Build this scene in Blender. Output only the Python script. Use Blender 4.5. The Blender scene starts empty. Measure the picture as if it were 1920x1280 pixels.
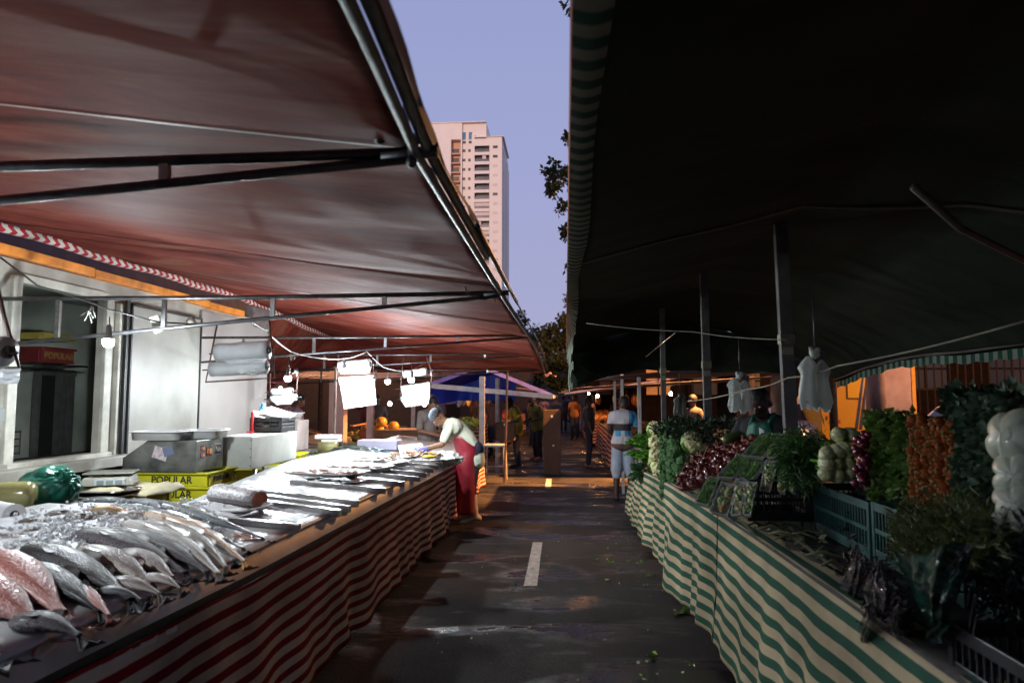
import bpy, math, random
from mathutils import Vector, Matrix, Euler, noise
random.seed(7)
PI = math.pi; rad = math.radians
S = bpy.context.scene
COL = S.collection

# ---------------------------------------------------------------- camera
TH = math.atan(102/1280); PS = math.atan(100/1280*math.cos(TH))
CAMZ = 1.7
cam_d = bpy.data.cameras.new('camera'); cam = bpy.data.objects.new('camera', cam_d); COL.objects.link(cam)
cam.location = (0, 0, CAMZ); cam.rotation_euler = (PI/2+TH, 0, PS)
cam_d.sensor_width = 36; cam_d.lens = 24; cam_d.clip_start = .05; cam_d.clip_end = 1500
cam_d.dof.use_dof = True; cam_d.dof.focus_distance = 7.0; cam_d.dof.aperture_fstop = 2.8
S.camera = cam

# ---------------------------------------------------------------- world: dusk sky
w = bpy.data.worlds.new('World'); S.world = w; w.use_nodes = True
nt = w.node_tree; nt.nodes.clear()
out = nt.nodes.new('ShaderNodeOutputWorld'); bg = nt.nodes.new('ShaderNodeBackground')
tc = nt.nodes.new('ShaderNodeTexCoord'); sx = nt.nodes.new('ShaderNodeSeparateXYZ'); cr = nt.nodes.new('ShaderNodeValToRGB')
cr.color_ramp.elements[0].position = 0.0; cr.color_ramp.elements[0].color = (.36, .36, .53, 1)
cr.color_ramp.elements[1].position = .75; cr.color_ramp.elements[1].color = (.235, .285, .52, 1)
e = cr.color_ramp.elements.new(.3); e.color = (.31, .335, .56, 1)
nt.links.new(tc.outputs['Generated'], sx.inputs[0]); nt.links.new(sx.outputs['Z'], cr.inputs[0])
nt.links.new(cr.outputs[0], bg.inputs[0]); bg.inputs[1].default_value = 1.0
nt.links.new(bg.outputs[0], out.inputs[0])

# low dusk sun from behind the camera, only the tall tower still catches it
sd = bpy.data.lights.new('sun', 'SUN'); sd.energy = 2.0; sd.angle = rad(.5); sd.color = (1, .67, .52)
sun = bpy.data.objects.new('sun', sd); COL.objects.link(sun)
sun.rotation_euler = (rad(90-9), 0, rad(-14))

S.view_settings.view_transform = 'Standard'; S.view_settings.look = 'None'
S.view_settings.exposure = .2; S.view_settings.gamma = 1
S.cycles.use_denoising = True
S.cycles.max_bounces = 6; S.cycles.diffuse_bounces = 3; S.cycles.glossy_bounces = 3
S.cycles.transmission_bounces = 5; S.cycles.transparent_max_bounces = 10
S.cycles.sample_clamp_indirect = 3.0; S.cycles.caustics_reflective = False; S.cycles.caustics_refractive = False

# ---------------------------------------------------------------- pixel -> place
F = Vector((-math.sin(PS)*math.cos(TH), math.cos(PS)*math.cos(TH), math.sin(TH)))
R_ = Vector((math.cos(PS), math.sin(PS), 0)); U_ = R_.cross(F)
def ray(x, y): return F + R_*((x-960)/1280) + U_*((640-y)/1280)
def PY(x, y, Y):
    d = ray(x, y); t = Y/d.y; return Vector((d.x*t, Y, CAMZ+d.z*t))
def PX(x, y, X):
    d = ray(x, y); t = X/d.x; return Vector((X, d.y*t, CAMZ+d.z*t))
def PZ(x, y, z):
    d = ray(x, y); t = (z-CAMZ)/d.z; return Vector((d.x*t, d.y*t, z))
def lerp(a, b, t): return a+(b-a)*t
def interp(x, pts):
    if x <= pts[0][0]: return pts[0][1]
    for (a, va), (b, vb) in zip(pts, pts[1:]):
        if x <= b: return va+(vb-va)*(x-a)/(b-a)
    return pts[-1][1]
def U(a, b): return random.uniform(a, b)
def nz(p, s=1.0, o=0): return noise.noise(Vector(p)*s+Vector((o, o*1.7, -o)))

# ---------------------------------------------------------------- mesh builder
class MB:
    def __init__(s): s.v = []; s.f = []; s.uv = []
    def add(s, v, f, uv=None):
        o = len(s.v); s.v += [tuple(p) for p in v]; s.f += [tuple(i+o for i in q) for q in f]
        s.uv += uv if uv else [(0.5, 0.5)]*len(v); return s
    def box(s, c, d, rz=0, rot=None, taper=1.0):
        m = rot.to_matrix() if rot is not None else Matrix.Rotation(rz, 3, 'Z')
        c = Vector(c); v = []
        for z in (-1, 1):
            k = taper if z < 0 else 1.0
            for x, y in ((-1, -1), (1, -1), (1, 1), (-1, 1)):
                v.append(c+m@Vector((x*d[0]/2*k, y*d[1]/2*k, z*d[2]/2)))
        return s.add(v, [(3, 2, 1, 0), (4, 5, 6, 7), (0, 1, 5, 4), (1, 2, 6, 5), (2, 3, 7, 6), (3, 0, 4, 7)])
    def tube(s, pts, r, n=8, cap=True, flat=1.0):
        pts = [Vector(p) for p in pts]; N = len(pts)
        rs = r if isinstance(r, (list, tuple)) else [r]*N
        ref = None; v = []; uv = []; L = 0
        for i, p in enumerate(pts):
            t = (pts[min(i+1, N-1)]-pts[max(i-1, 0)])
            if t.length < 1e-9: t = Vector((0, 0, 1))
            t.normalize()
            if i: L += (p-pts[i-1]).length
            if ref is None: ref = Vector((0, 0, 1)) if abs(t.z) < .9 else Vector((1, 0, 0))
            a = t.cross(ref)
            if a.length < 1e-6: a = t.orthogonal()
            a.normalize(); b = a.cross(t); b.normalize(); ref = b
            for k in range(n):
                q = 2*PI*k/n; v.append(p+(a*math.cos(q)+b*math.sin(q)*flat)*rs[i]); uv.append((L, k/n))
        f = [(i*n+k, i*n+(k+1) % n, (i+1)*n+(k+1) % n, (i+1)*n+k) for i in range(N-1) for k in range(n)]
        if cap: f += [tuple(range(n))[::-1], tuple((N-1)*n+k for k in range(n))]
        return s.add(v, f, uv)
    def capsule(s, a, b, ra, rb, n=12):
        a = Vector(a); b = Vector(b); d = b-a
        L = d.length
        if L < 1e-6: return s.ell(a, (ra, ra, ra))
        d /= L; P = []; Rr = []
        for k in (-88, -60, -30, 0): P.append(a+d*ra*math.sin(rad(k))); Rr.append(ra*math.cos(rad(k)))
        for k in (0, 30, 60, 88): P.append(b+d*rb*math.sin(rad(k))); Rr.append(rb*math.cos(rad(k)))
        if (P[4]-P[3]).length < 1e-6: P.pop(4); Rr.pop(4)
        return s.tube(P, Rr, n)
    def lathe(s, prof, c=(0, 0, 0), n=16, rot=None):
        c = Vector(c); m = rot.to_matrix() if rot is not None else Matrix.Identity(3); v = []; uv = []
        for j, (r, z) in enumerate(prof):
            for k in range(n):
                q = 2*PI*k/n; v.append(c+m@Vector((r*math.cos(q), r*math.sin(q), z))); uv.append((k/n, j/(len(prof)-1)))
        f = [(j*n+k, j*n+(k+1) % n, (j+1)*n+(k+1) % n, (j+1)*n+k) for j in range(len(prof)-1) for k in range(n)]
        return s.add(v, f, uv)
    def grid(s, fn, nu, nv, thick=None):
        v = []; uv = []
        for i in range(nu+1):
            for j in range(nv+1):
                a, b = i/nu, j/nv; v.append(fn(a, b)); uv.append((a, b))
        W = nv+1
        f = [(i*W+j, (i+1)*W+j, (i+1)*W+j+1, i*W+j+1) for i in range(nu) for j in range(nv)]
        return s.add(v, f, uv)
    def ell(s, c, r, rot=None, nu=14, nv=9, jit=0, js=3.0, seed=0):
        c = Vector(c); m = rot.to_matrix() if rot is not None else Matrix.Identity(3); v = []; uv = []
        for j in range(nv+1):
            th = PI*j/nv
            for i in range(nu):
                ph = 2*PI*i/nu
                d = Vector((math.sin(th)*math.cos(ph), math.sin(th)*math.sin(ph), math.cos(th)))
                k = 1+(jit*nz(d, js, seed) if jit else 0)
                v.append(c+m@Vector((d.x*r[0]*k, d.y*r[1]*k, d.z*r[2]*k))); uv.append((i/nu, j/nv))
        f = [(j*nu+i, (j+1)*nu+i, (j+1)*nu+(i+1) % nu, j*nu+(i+1) % nu) for j in range(nv) for i in range(nu)]
        return s.add(v, f, uv)
    def leaf(s, p, size, asp=.5, up=0.0, d=None):
        if d is None: d = Vector((U(-1, 1), U(-1, 1), U(-1, 1)+up))
        if d.length < 1e-3: d = Vector((0, 0, 1))
        d = d.normalized()
        a = d.cross(Vector((U(-1, 1), U(-1, 1), U(-1, 1))))
        if a.length < 1e-3: a = d.orthogonal()
        a.normalize(); nn = d.cross(a); p = Vector(p); h = size*asp/2
        s.add([p, p+d*size*.5+a*h+nn*size*.08, p+d*size, p+d*size*.5-a*h+nn*size*.08, p+d*size*.5-nn*size*.02],
              [(0, 1, 4), (1, 2, 4), (2, 3, 4), (3, 0, 4)], [(0, 0), (.5, 1), (1, 0), (.5, 1), (.5, 0)])
        return s
    def build(s, name, mat, parent=None, smooth=False, world=False, mods=None, bevel=0, auto=False):
        me = bpy.data.meshes.new(name); off = Vector((0, 0, 0))
        if world and parent is not None: off = parent['_w'] if False else Vector(parent.location)
        vv = s.v if not (world and parent is not None) else [(p[0]-off.x, p[1]-off.y, p[2]-off.z) for p in s.v]
        me.from_pydata(vv, [], s.f)
        uvl = me.uv_layers.new(name='UVMap'); n = len(me.loops)
        vi = [0]*n; me.loops.foreach_get('vertex_index', vi)
        fl = [0.0]*(2*n)
        for i, k in enumerate(vi): fl[2*i], fl[2*i+1] = s.uv[k]
        uvl.data.foreach_set('uv', fl)
        if smooth: me.polygons.foreach_set('use_smooth', [True]*len(me.polygons))
        me.materials.append(mat); me.update()
        o = bpy.data.objects.new(name, me); COL.objects.link(o)
        if parent is not None: o.parent = parent
        if bevel:
            b = o.modifiers.new('bevel', 'BEVEL'); b.width = bevel; b.segments = 2; b.limit_method = 'ANGLE'
        for md in (mods or []):
            x = o.modifiers.new(md[0].lower(), md[0])
            for k, val in md[1].items(): setattr(x, k, val)
        return o

def tag(o, label=None, cat=None, group=None, kind=None):
    if label: o['label'] = label
    if cat: o['category'] = cat
    if group: o['group'] = group
    if kind: o['kind'] = kind
    return o
def thing(name, label, cat, loc=(0, 0, 0), rz=0, group=None):
    o = bpy.data.objects.new(name, None); COL.objects.link(o); o.location = loc; o.rotation_euler = (0, 0, rz)
    o.empty_display_size = .1
    return tag(o, label, cat, group)
def single(mb, name, mat, label, cat, group=None, smooth=False, loc=None, **k):
    """a top-level thing that is one mesh, its origin at its base; mb in world space"""
    if loc is None:
        n = len(mb.v); loc = Vector((sum(p[0] for p in mb.v)/n, sum(p[1] for p in mb.v)/n, min(p[2] for p in mb.v)))
    loc = Vector(loc)
    mb.v = [(p[0]-loc.x, p[1]-loc.y, p[2]-loc.z) for p in mb.v]
    o = mb.build(name, mat, None, smooth, **k); o.location = loc
    return tag(o, label, cat, group)
def dup(o, loc=None, rz=None, label=None, group=None, scale=None):
    r = o.copy(); COL.objects.link(r)
    if loc is not None: r.location = loc
    if rz is not None: r.rotation_euler = (0, 0, rz) if not isinstance(rz, (tuple, Euler)) else rz
    if scale is not None: r.scale = (scale,)*3 if not isinstance(scale, tuple) else scale
    if label: r['label'] = label
    if group: r['group'] = group
    for ch in list(o.children):
        c = ch.copy(); COL.objects.link(c); c.parent = r
        for g in list(ch.children):
            d = g.copy(); COL.objects.link(d); d.parent = c
    return r
ORD = ['first', 'second', 'third', 'fourth', 'fifth', 'sixth', 'seventh', 'eighth', 'ninth', 'tenth', 'eleventh', 'twelfth', 'thirteenth', 'fourteenth', 'fifteenth', 'sixteenth']

def text(txt, size, mat, parent, loc, rot, name='lettering', ext=.0015, sx=1.0, label=None):
    cu = bpy.data.curves.new('t', 'FONT'); cu.body = txt; cu.size = size; cu.extrude = ext; cu.align_x = 'CENTER'; cu.align_y = 'CENTER'; cu.resolution_u = 3; cu.offset = size*.022
    t = bpy.data.objects.new('t', cu); COL.objects.link(t)
    dg = bpy.context.evaluated_depsgraph_get(); me = bpy.data.meshes.new_from_object(t.evaluated_get(dg))
    bpy.data.objects.remove(t); bpy.data.curves.remove(cu)
    me.materials.clear(); me.materials.append(mat)
    o = bpy.data.objects.new(name, me); COL.objects.link(o); o.parent = parent; o.location = loc; o.rotation_euler = rot; o.scale = (sx, 1, 1)
    return o

# ---------------------------------------------------------------- materials
MC = {}
def M(name, col, rough=.6, metal=0, var=.18, vs=6, bump=.0, bs=30, col2=None, stretch=None, spec=.5, coat=0, trans=0, alpha=1, emit=None, es=0, detail=4, sub=0, transl=0):
    if name in MC: return MC[name]
    m = bpy.data.materials.new(name); m.use_nodes = True; N = m.node_tree.nodes; L = m.node_tree.links
    b = N['Principled BSDF']
    t = N.new('ShaderNodeTexCoord'); mp = N.new('ShaderNodeMapping'); L.new(t.outputs['Object'], mp.inputs[0])
    if stretch: mp.inputs['Scale'].default_value = stretch
    n = N.new('ShaderNodeTexNoise'); n.inputs['Scale'].default_value = vs; n.inputs['Detail'].default_value = detail
    L.new(mp.outputs[0], n.inputs['Vector'])
    r = N.new('ShaderNodeValToRGB'); r.color_ramp.elements[0].position = .3; r.color_ramp.elements[1].position = .7
    c1 = [max(0, c*(1-var)) for c in col]; c2 = col2 or [min(1, c*(1+var)) for c in col]
    r.color_ramp.elements[0].color = (*c1, 1); r.color_ramp.elements[1].color = (*c2[:3], 1)
    L.new(n.outputs['Fac'], r.inputs[0]); L.new(r.outputs[0], b.inputs['Base Color'])
    b.inputs['Roughness'].default_value = rough; b.inputs['Metallic'].default_value = metal
    b.inputs['Specular IOR Level'].default_value = spec; b.inputs['Coat Weight'].default_value = coat
    b.inputs['Coat Roughness'].default_value = .12
    b.inputs['Transmission Weight'].default_value = trans; b.inputs['Alpha'].default_value = alpha
    if emit: b.inputs['Emission Color'].default_value = (*emit, 1); b.inputs['Emission Strength'].default_value = es
    if bump:
        n2 = N.new('ShaderNodeTexNoise'); n2.inputs['Scale'].default_value = bs; n2.inputs['Detail'].default_value = 3
        L.new(mp.outputs[0], n2.inputs['Vector'])
        bp = N.new('ShaderNodeBump'); bp.inputs['Strength'].default_value = bump; bp.inputs['Distance'].default_value = .02
        L.new(n2.outputs['Fac'], bp.inputs['Height']); L.new(bp.outputs[0], b.inputs['Normal'])
    if transl:
        tr = N.new('ShaderNodeBsdfTranslucent'); L.new(r.outputs[0], tr.inputs[0])
        mx = N.new('ShaderNodeMixShader'); mx.inputs[0].default_value = transl
        L.new(b.outputs[0], mx.inputs[1]); L.new(tr.outputs[0], mx.inputs[2]); L.new(mx.outputs[0], N['Material Output'].inputs[0])
    MC[name] = m; return m

def stripes(name, ca, cb, axis='V', count=10, duty=.5, rough=.85, wob=.0, dirt=.25, skew=0, bump=.3, edge=.02, transl=0.0):
    """woven striped cloth; stripes follow the UV map"""
    m = bpy.data.materials.new(name); m.use_nodes = True; N = m.node_tree.nodes; L = m.node_tree.links
    b = N['Principled BSDF']; b.inputs['Specular IOR Level'].default_value = .08; uv = N.new('ShaderNodeUVMap'); s = N.new('ShaderNodeSeparateXYZ'); L.new(uv.outputs[0], s.inputs[0])
    tc = N.new('ShaderNodeTexCoord')
    n = N.new('ShaderNodeTexNoise'); n.inputs['Scale'].default_value = 9; n.inputs['Detail'].default_value = 5; L.new(tc.outputs['Object'], n.inputs['Vector'])
    ma = N.new('ShaderNodeMath'); ma.operation = 'MULTIPLY'; ma.inputs[1].default_value = count
    L.new(s.outputs['Y' if axis == 'V' else 'X'], ma.inputs[0])
    sk = N.new('ShaderNodeMath'); sk.operation = 'MULTIPLY_ADD'; sk.inputs[1].default_value = skew; L.new(s.outputs['X' if axis == 'V' else 'Y'], sk.inputs[0]); L.new(ma.outputs[0], sk.inputs[2])
    wb = N.new('ShaderNodeMath'); wb.operation = 'MULTIPLY_ADD'; wb.inputs[1].default_value = wob; L.new(n.outputs['Fac'], wb.inputs[0]); L.new(sk.outputs[0], wb.inputs[2])
    fr = N.new('ShaderNodeMath'); fr.operation = 'PINGPONG'; fr.inputs[1].default_value = .5; L.new(wb.outputs[0], fr.inputs[0])
    mr = N.new('ShaderNodeMapRange'); mr.inputs[1].default_value = duty*.5-edge; mr.inputs[2].default_value = duty*.5+edge; L.new(fr.outputs[0], mr.inputs[0])
    mx = N.new('ShaderNodeMix'); mx.data_type = 'RGBA'; mx.inputs[6].default_value = (*ca, 1); mx.inputs[7].default_value = (*cb, 1); L.new(mr.outputs[0], mx.inputs[0])
    # wear
    n2 = N.new('ShaderNodeTexNoise'); n2.inputs['Scale'].default_value = 2.2; n2.inputs['Detail'].default_value = 8; L.new(tc.outputs['Object'], n2.inputs['Vector'])
    mr2 = N.new('ShaderNodeMapRange'); mr2.inputs[1].default_value = .35; mr2.inputs[2].default_value = .7; mr2.inputs[3].default_value = 1-dirt; mr2.inputs[4].default_value = 1; L.new(n2.outputs['Fac'], mr2.inputs[0])
    m2 = N.new('ShaderNodeMix'); m2.data_type = 'RGBA'; m2.blend_type = 'MULTIPLY'; m2.inputs[0].default_value = 1; L.new(mx.outputs[2], m2.inputs[6]); L.new(mr2.outputs[0], m2.inputs[7])
    L.new(m2.outputs[2], b.inputs['Base Color']); b.inputs['Roughness'].default_value = rough
    n3 = N.new('ShaderNodeTexNoise'); n3.inputs['Scale'].default_value = 160; L.new(tc.outputs['Object'], n3.inputs['Vector'])
    bp = N.new('ShaderNodeBump'); bp.inputs['Strength'].default_value = bump; bp.inputs['Distance'].default_value = .004; L.new(n3.outputs['Fac'], bp.inputs['Height']); L.new(bp.outputs[0], b.inputs['Normal'])
    if transl:
        tr = N.new('ShaderNodeBsdfTranslucent'); L.new(m2.outputs[2], tr.inputs[0]); x = N.new('ShaderNodeMixShader'); x.inputs[0].default_value = transl
        L.new(b.outputs[0], x.inputs[1]); L.new(tr.outputs[0], x.inputs[2]); L.new(x.outputs[0], N['Material Output'].inputs[0])
    return m

steel = M('steel_tube', (.32, .33, .33), .35, 1, .3, 20, .05, 90)
dark_steel = M('dark_steel', (.10, .10, .105), .45, .8, .4, 14, .1, 60)
stainless = M('stainless', (.62, .63, .64), .22, 1, .12, 12, .03, 50)
alu = M('aluminium_post', (.13, .125, .12), .6, .3, .25, 9, .05, 70)
white_plastic = M('white_plastic', (.58, .59, .58), .35, 0, .06, 5)
foam = M('foam', (.80, .81, .80), .6, 0, .05, 9, .05, 120)
painted_white = M('painted_white', (.28, .275, .245), .4, 0, .2, 2.2, .02, 8, col2=(.36, .355, .32), detail=8)
old_white = M('stained_white', (.34, .32, .27), .5, 0, .35, 3.0, .05, 20, col2=(.47, .46, .41), detail=9)
black_rubber = M('black_rubber', (.02, .02, .02), .5, 0, .3, 9)
black_plastic = M('black_plastic', (.022, .022, .025), .4, 0, .3, 9)
yellow_plastic = M('yellow_crate_plastic', (.55, .52, .02), .42, 0, .15, 4, .02, 30)
green_plastic = M('green_crate_plastic', (.028, .085, .075), .42, 0, .3, 5, .05, 30)
ink = M('black_ink', (.03, .03, .02), .6)
wood = M('wood', (.16, .10, .06), .7, 0, .4, 6, .2, 30, stretch=(1, 8, 8))
# ---------------------------------------------------------------- ground and road
def road_mat():
    m = bpy.data.materials.new('wet_asphalt'); m.use_nodes = True; N = m.node_tree.nodes; L = m.node_tree.links; b = N['Principled BSDF']
    tc = N.new('ShaderNodeTexCoord'); mp = N.new('ShaderNodeMapping'); mp.inputs['Scale'].default_value = (.55, 1.6, 1); L.new(tc.outputs['Object'], mp.inputs[0])
    n = N.new('ShaderNodeTexNoise'); n.inputs['Scale'].default_value = 1.15; n.inputs['Detail'].default_value = 8; n.inputs['Roughness'].default_value = .62; n.inputs['Distortion'].default_value = .4; L.new(mp.outputs[0], n.inputs['Vector'])
    wet = N.new('ShaderNodeMapRange'); wet.inputs[1].default_value = .50; wet.inputs[2].default_value = .60; L.new(n.outputs['Fac'], wet.inputs[0])
    ag = N.new('ShaderNodeTexVoronoi'); ag.inputs['Scale'].default_value = 95; L.new(tc.outputs['Object'], ag.inputs['Vector'])
    big = N.new('ShaderNodeTexNoise'); big.inputs['Scale'].default_value = .8; big.inputs['Detail'].default_value = 6; L.new(tc.outputs['Object'], big.inputs['Vector'])
    dry = N.new('ShaderNodeValToRGB'); dry.color_ramp.elements[0].position = .3; dry.color_ramp.elements[1].position = .72
    dry.color_ramp.elements[0].color = (.019, .016, .0135, 1); dry.color_ramp.elements[1].color = (.052, .044, .037, 1); L.new(big.outputs['Fac'], dry.inputs[0])
    sp = N.new('ShaderNodeMix'); sp.data_type = 'RGBA'; sp.blend_type = 'MULTIPLY'; sp.inputs[0].default_value = .55; L.new(dry.outputs[0], sp.inputs[6]); L.new(ag.outputs['Color'], sp.inputs[7])
    bw = N.new('ShaderNodeRGBToBW'); L.new(ag.outputs['Color'], bw.inputs[0]); mr = N.new('ShaderNodeMapRange'); mr.inputs[3].default_value = .35; mr.inputs[4].default_value = 2.2; L.new(bw.outputs[0], mr.inputs[0]); L.new(mr.outputs[0], sp.inputs[7])
    mx = N.new('ShaderNodeMix'); mx.data_type = 'RGBA'; L.new(wet.outputs[0], mx.inputs[0]); L.new(sp.outputs[2], mx.inputs[6]); mx.inputs[7].default_value = (.018, .016, .017, 1)
    L.new(mx.outputs[2], b.inputs['Base Color'])
    rr = N.new('ShaderNodeMapRange'); rr.inputs[3].default_value = .8; rr.inputs[4].default_value = .2; L.new(wet.outputs[0], rr.inputs[0]); L.new(rr.outputs[0], b.inputs['Roughness'])
    bs = N.new('ShaderNodeMapRange'); bs.inputs[3].default_value = .9; bs.inputs[4].default_value = .22; L.new(wet.outputs[0], bs.inputs[0])
    bn = N.new('ShaderNodeTexNoise'); bn.inputs['Scale'].default_value = 110; bn.inputs['Detail'].default_value = 3; L.new(tc.outputs['Object'], bn.inputs['Vector'])
    bp = N.new('ShaderNodeBump'); bp.inputs['Distance'].default_value = .02; L.new(bs.outputs[0], bp.inputs['Strength']); L.new(bn.outputs['Fac'], bp.inputs['Height']); L.new(bp.outputs[0], b.inputs['Normal'])
    sv = N.new('ShaderNodeMapRange'); sv.inputs[3].default_value = .22; sv.inputs[4].default_value = .5; L.new(wet.outputs[0], sv.inputs[0]); L.new(sv.outputs[0], b.inputs['Specular IOR Level'])
    return m
g = MB(); g.box((0, 120, -.06), (700, 700, .1)); tag(g.build('ground', M('bare_ground', (.02, .017, .015), 1, 0, .3, .5, .3, 8)), kind='structure')
g = MB(); g.grid(lambda a, b: (lerp(-5.2, 5.2, b), lerp(-8, 150, a), 0), 40, 8); tag(g.build('road', road_mat()), kind='structure')
road_paint = M('road_paint', (.42, .36, .31), .6, 0, .45, 14, .4, 60, detail=8)
def dash(px):
    g = MB(); q = [PZ(x, y, .004) for x, y in px]
    n = 12
    def fn(a, b):
        p = lerp(lerp(q[0], q[1], b), lerp(q[3], q[2], b), a); e = .004*nz((p.x*30, p.y*30, 0))
        return (p.x+(e if b in (0, 1) else 0), p.y+(e*3 if a in (0, 1) else 0), .004)
    g.grid(fn, n*2, 2); tag(g.build('road_marking', road_paint), kind='structure')
dash([(982, 1097.5), (1007, 1097.5), (1017, 1016), (999, 1016)])
dash([(1022, 914.6), (1033, 914.6), (1034, 897), (1024.5, 897)])
for sx_ in (1, -1):
    g = MB(); g.box((sx_*7.7, 71, .03), (5, 158, .2)); tag(g.build('pavement', M('paving', (.12, .11, .10), .85, 0, .3, 2, .2, 30), bevel=.02), kind='structure')

# fallen scraps of leaves on the asphalt
leaf_m = M('leaf_scrap', (.28, .45, .10), .5, 0, .4, 30)
for i, (x, y, s) in enumerate([(1142, 1051, .05), (1148, 1054, .035), (1222, 1080, .045), (1272, 1151, .10), (1232, 1230, .06), (1206, 1052, .04), (1198, 1055, .04), (1180, 1052, .025), (1137, 1089, .03), (965, 1096, .03), (998, 1098, .02), (1209, 1096, .03), (1265, 1101, .05), (1116, 1049, .03), (1296, 1245, .03), (1226, 1041, .02), (1040, 1085, .02), (1075, 1085, .015), (1205, 1271, .04), (1160, 1078, .015)]):
    p = PZ(x, y, .006); g = MB(); s *= 1.35
    for k in range(3 if s > .03 else 1):
        a = U(0, 6.28); g.leaf((p.x+U(-.01, .01), p.y+U(-.02, .02), .012), s*U(.6, 1), .6, d=Vector((math.cos(a), math.sin(a), U(.0, .25))))
    single(g, 'leaf_scrap', leaf_m, 'small torn green leaf scrap lying on the dark asphalt' if i != 3 else 'largest pale green leaf on the asphalt, near the striped green skirt', 'leaf', 'leaf scraps on the road')

crumb = M('pale_crumb', (.40, .36, .26), .7, 0, .4, 30)
for i in range(70):
    x = random.gauss(.45, .35) if i % 3 else U(-.9, .8); y = U(3.0, 8.5); x = min(x, .84)
    g = MB(); a = U(0, 6.28); g.leaf((x, y, .008), U(.012, .035), .7, d=Vector((math.cos(a), math.sin(a), U(0, .3)))); single(g, 'scrap', crumb if i % 2 else leaf_m, 'tiny pale crumb of vegetable waste on the asphalt' if i % 2 else 'tiny green crumb of vegetable waste on the asphalt', 'scrap', 'tiny pale scraps on the road' if i % 2 else 'tiny green scraps on the road')

# ---------------------------------------------------------------- tower
def tower():
    K = 210/1280; Yf = 210
    def X(px): return PY(px, 350, 210).x
    def Z(py): return PY(880, py, 210).z
    t = thing('apartment_tower', 'tall pale pink apartment tower with stacked balconies behind the market', 'building', (X(880), Yf, 0))
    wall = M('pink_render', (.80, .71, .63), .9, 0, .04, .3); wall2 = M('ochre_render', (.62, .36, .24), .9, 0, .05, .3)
    dark = M('tower_glass', (.03, .035, .045), .3, 0, .4, .3, spec=.3); blue = M('stair_glass', (.10, .2, .3), .15, 0, .3, .2); pale = M('shutter', (.66, .55, .50), .7, 0, .05, 1)
    def B(mb, x0, x1, y0, y1, d0, d1): mb.box(((X(x0)+X(x1))/2, Yf+(d0+d1)/2, (Z(y0)+Z(y1))/2), (X(x1)-X(x0), d1-d0, abs(Z(y0)-Z(y1))))
    zb = 752
    w = MB(); B(w, 780, 845, 230, zb, 0, 24); B(w, 845, 863.5, 230, 261, 0, 24); B(w, 863.5, 889, 230, zb, .8, 24); B(w, 884, 889.6, 252, zb, 0, .8); B(w, 889, 911, 230, 261, .8, 20)
    B(w, 917.5, 941, 261, zb, 0, 20); B(w, 889.6, 917.5, 261, 274, 0, 20); B(w, 911, 941, 258.5, 261, .1, 19.9); B(w, 889.6, 917.5, 274, zb, 1.9, 20)
    B(w, 941, 943, 271, zb, 5, 20); B(w, 943, 945, 288, zb, 10, 19.5); B(w, 863.5, 866, 230, zb, 0, .8)
    w.build('wall', wall, t, world=True)
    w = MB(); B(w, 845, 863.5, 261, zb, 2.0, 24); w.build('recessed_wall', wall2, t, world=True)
    w = MB(); B(w, 780, 911, 228.5, 230, -.3, 24.3); B(w, 889, 945, 257.5, 258.5, -.3, 20); w.build('parapet', wall, t, world=True)
    for i in range(22):
        y = 274+17.6*i
        s = MB(); B(s, 889.6, 917.5, y+12, y+17.6, -.15, 1.9); s.build('balcony_slab', wall, t, world=True)
        s = MB(); B(s, 890, 917, y, y+12, 1.4, 1.6); f = s.build('balcony_window', dark, t, world=True)
        s = MB(); B(s, 890, 917, y+7, y+12, 0, .08); r = s.build('railing', M('rail_glass', (.10, .10, .115), .2, 0, .4, .3), t, world=True)
        if i in (1, 6, 7, 8, 9, 10, 13, 16):
            s = MB(); k = random.choice([.45, .7, 1.0]); x0 = 890 if i > 5 else 904; B(s, x0, min(917, x0+27*k if i > 5 else 911), y+.5, y+7, .3, .5); s.build('blind', pale, t, world=True)
        y2 = 274.5+17.6*i
        s = MB(); B(s, 924, 933, y2, y2+5, -.04, .2)
        s.build('window', dark if i in (0, 1, 5, 12, 15) else pale, t, world=True)
        for a, b in ((865.8, 871.5), (877, 881.5)):
            s = MB(); B(s, a, b, y2+4, y2+9, .7, .9); s.build('window', dark, t, world=True)
        if i < 14:
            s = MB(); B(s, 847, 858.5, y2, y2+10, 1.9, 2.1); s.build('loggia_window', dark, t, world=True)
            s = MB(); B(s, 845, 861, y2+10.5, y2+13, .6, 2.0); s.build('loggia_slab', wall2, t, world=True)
    for a, b in ((866, 872), (878, 884)):
        s = MB(); B(s, a, b, 246.5, 260, .65, .9); s.build('stair_window', blue, t, world=True)
        s = MB(); B(s, a, b, 263, 267.5, .65, .9); s.build('stair_window', dark, t, world=True)
tower()
# unseen blocks added behind the camera to shade the market from the sun
def block(x, wd, h, lab):
    t = thing('sun_blocker', lab, 'building', (x, -48, 0)); g = MB(); g.box((0, 0, h/2), (wd, 14, h)); g.build('wall', M('block_render', (.32, .30, .27), .9, 0, .1, .3), t)
    g = MB(); g.box((0, 0, h+.3), (wd+.6, 14.6, .6)); g.build('roof', M('roof_felt', (.08, .08, .08), .9), t)
    for k in range(int(wd//4)):
        for z in range(int(h//3.2)):
            g = MB(); g.box((-wd/2+2+k*4, 7.02, 2+z*3.2), (1.4, .12, 1.3)); g.build('window', M('tower_glass', (.03, .035, .045)), t)
for x, wd, h, l in ((-36, 27.98, 26, 'left unseen block added behind the camera to keep the sun off the market'), (-8, 27.98, 31, 'middle unseen block added behind the camera to keep the sun off the market'), (20, 27.98, 28, 'right unseen block added behind the camera to keep the sun off the market')): block(x, wd, h, l)

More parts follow.
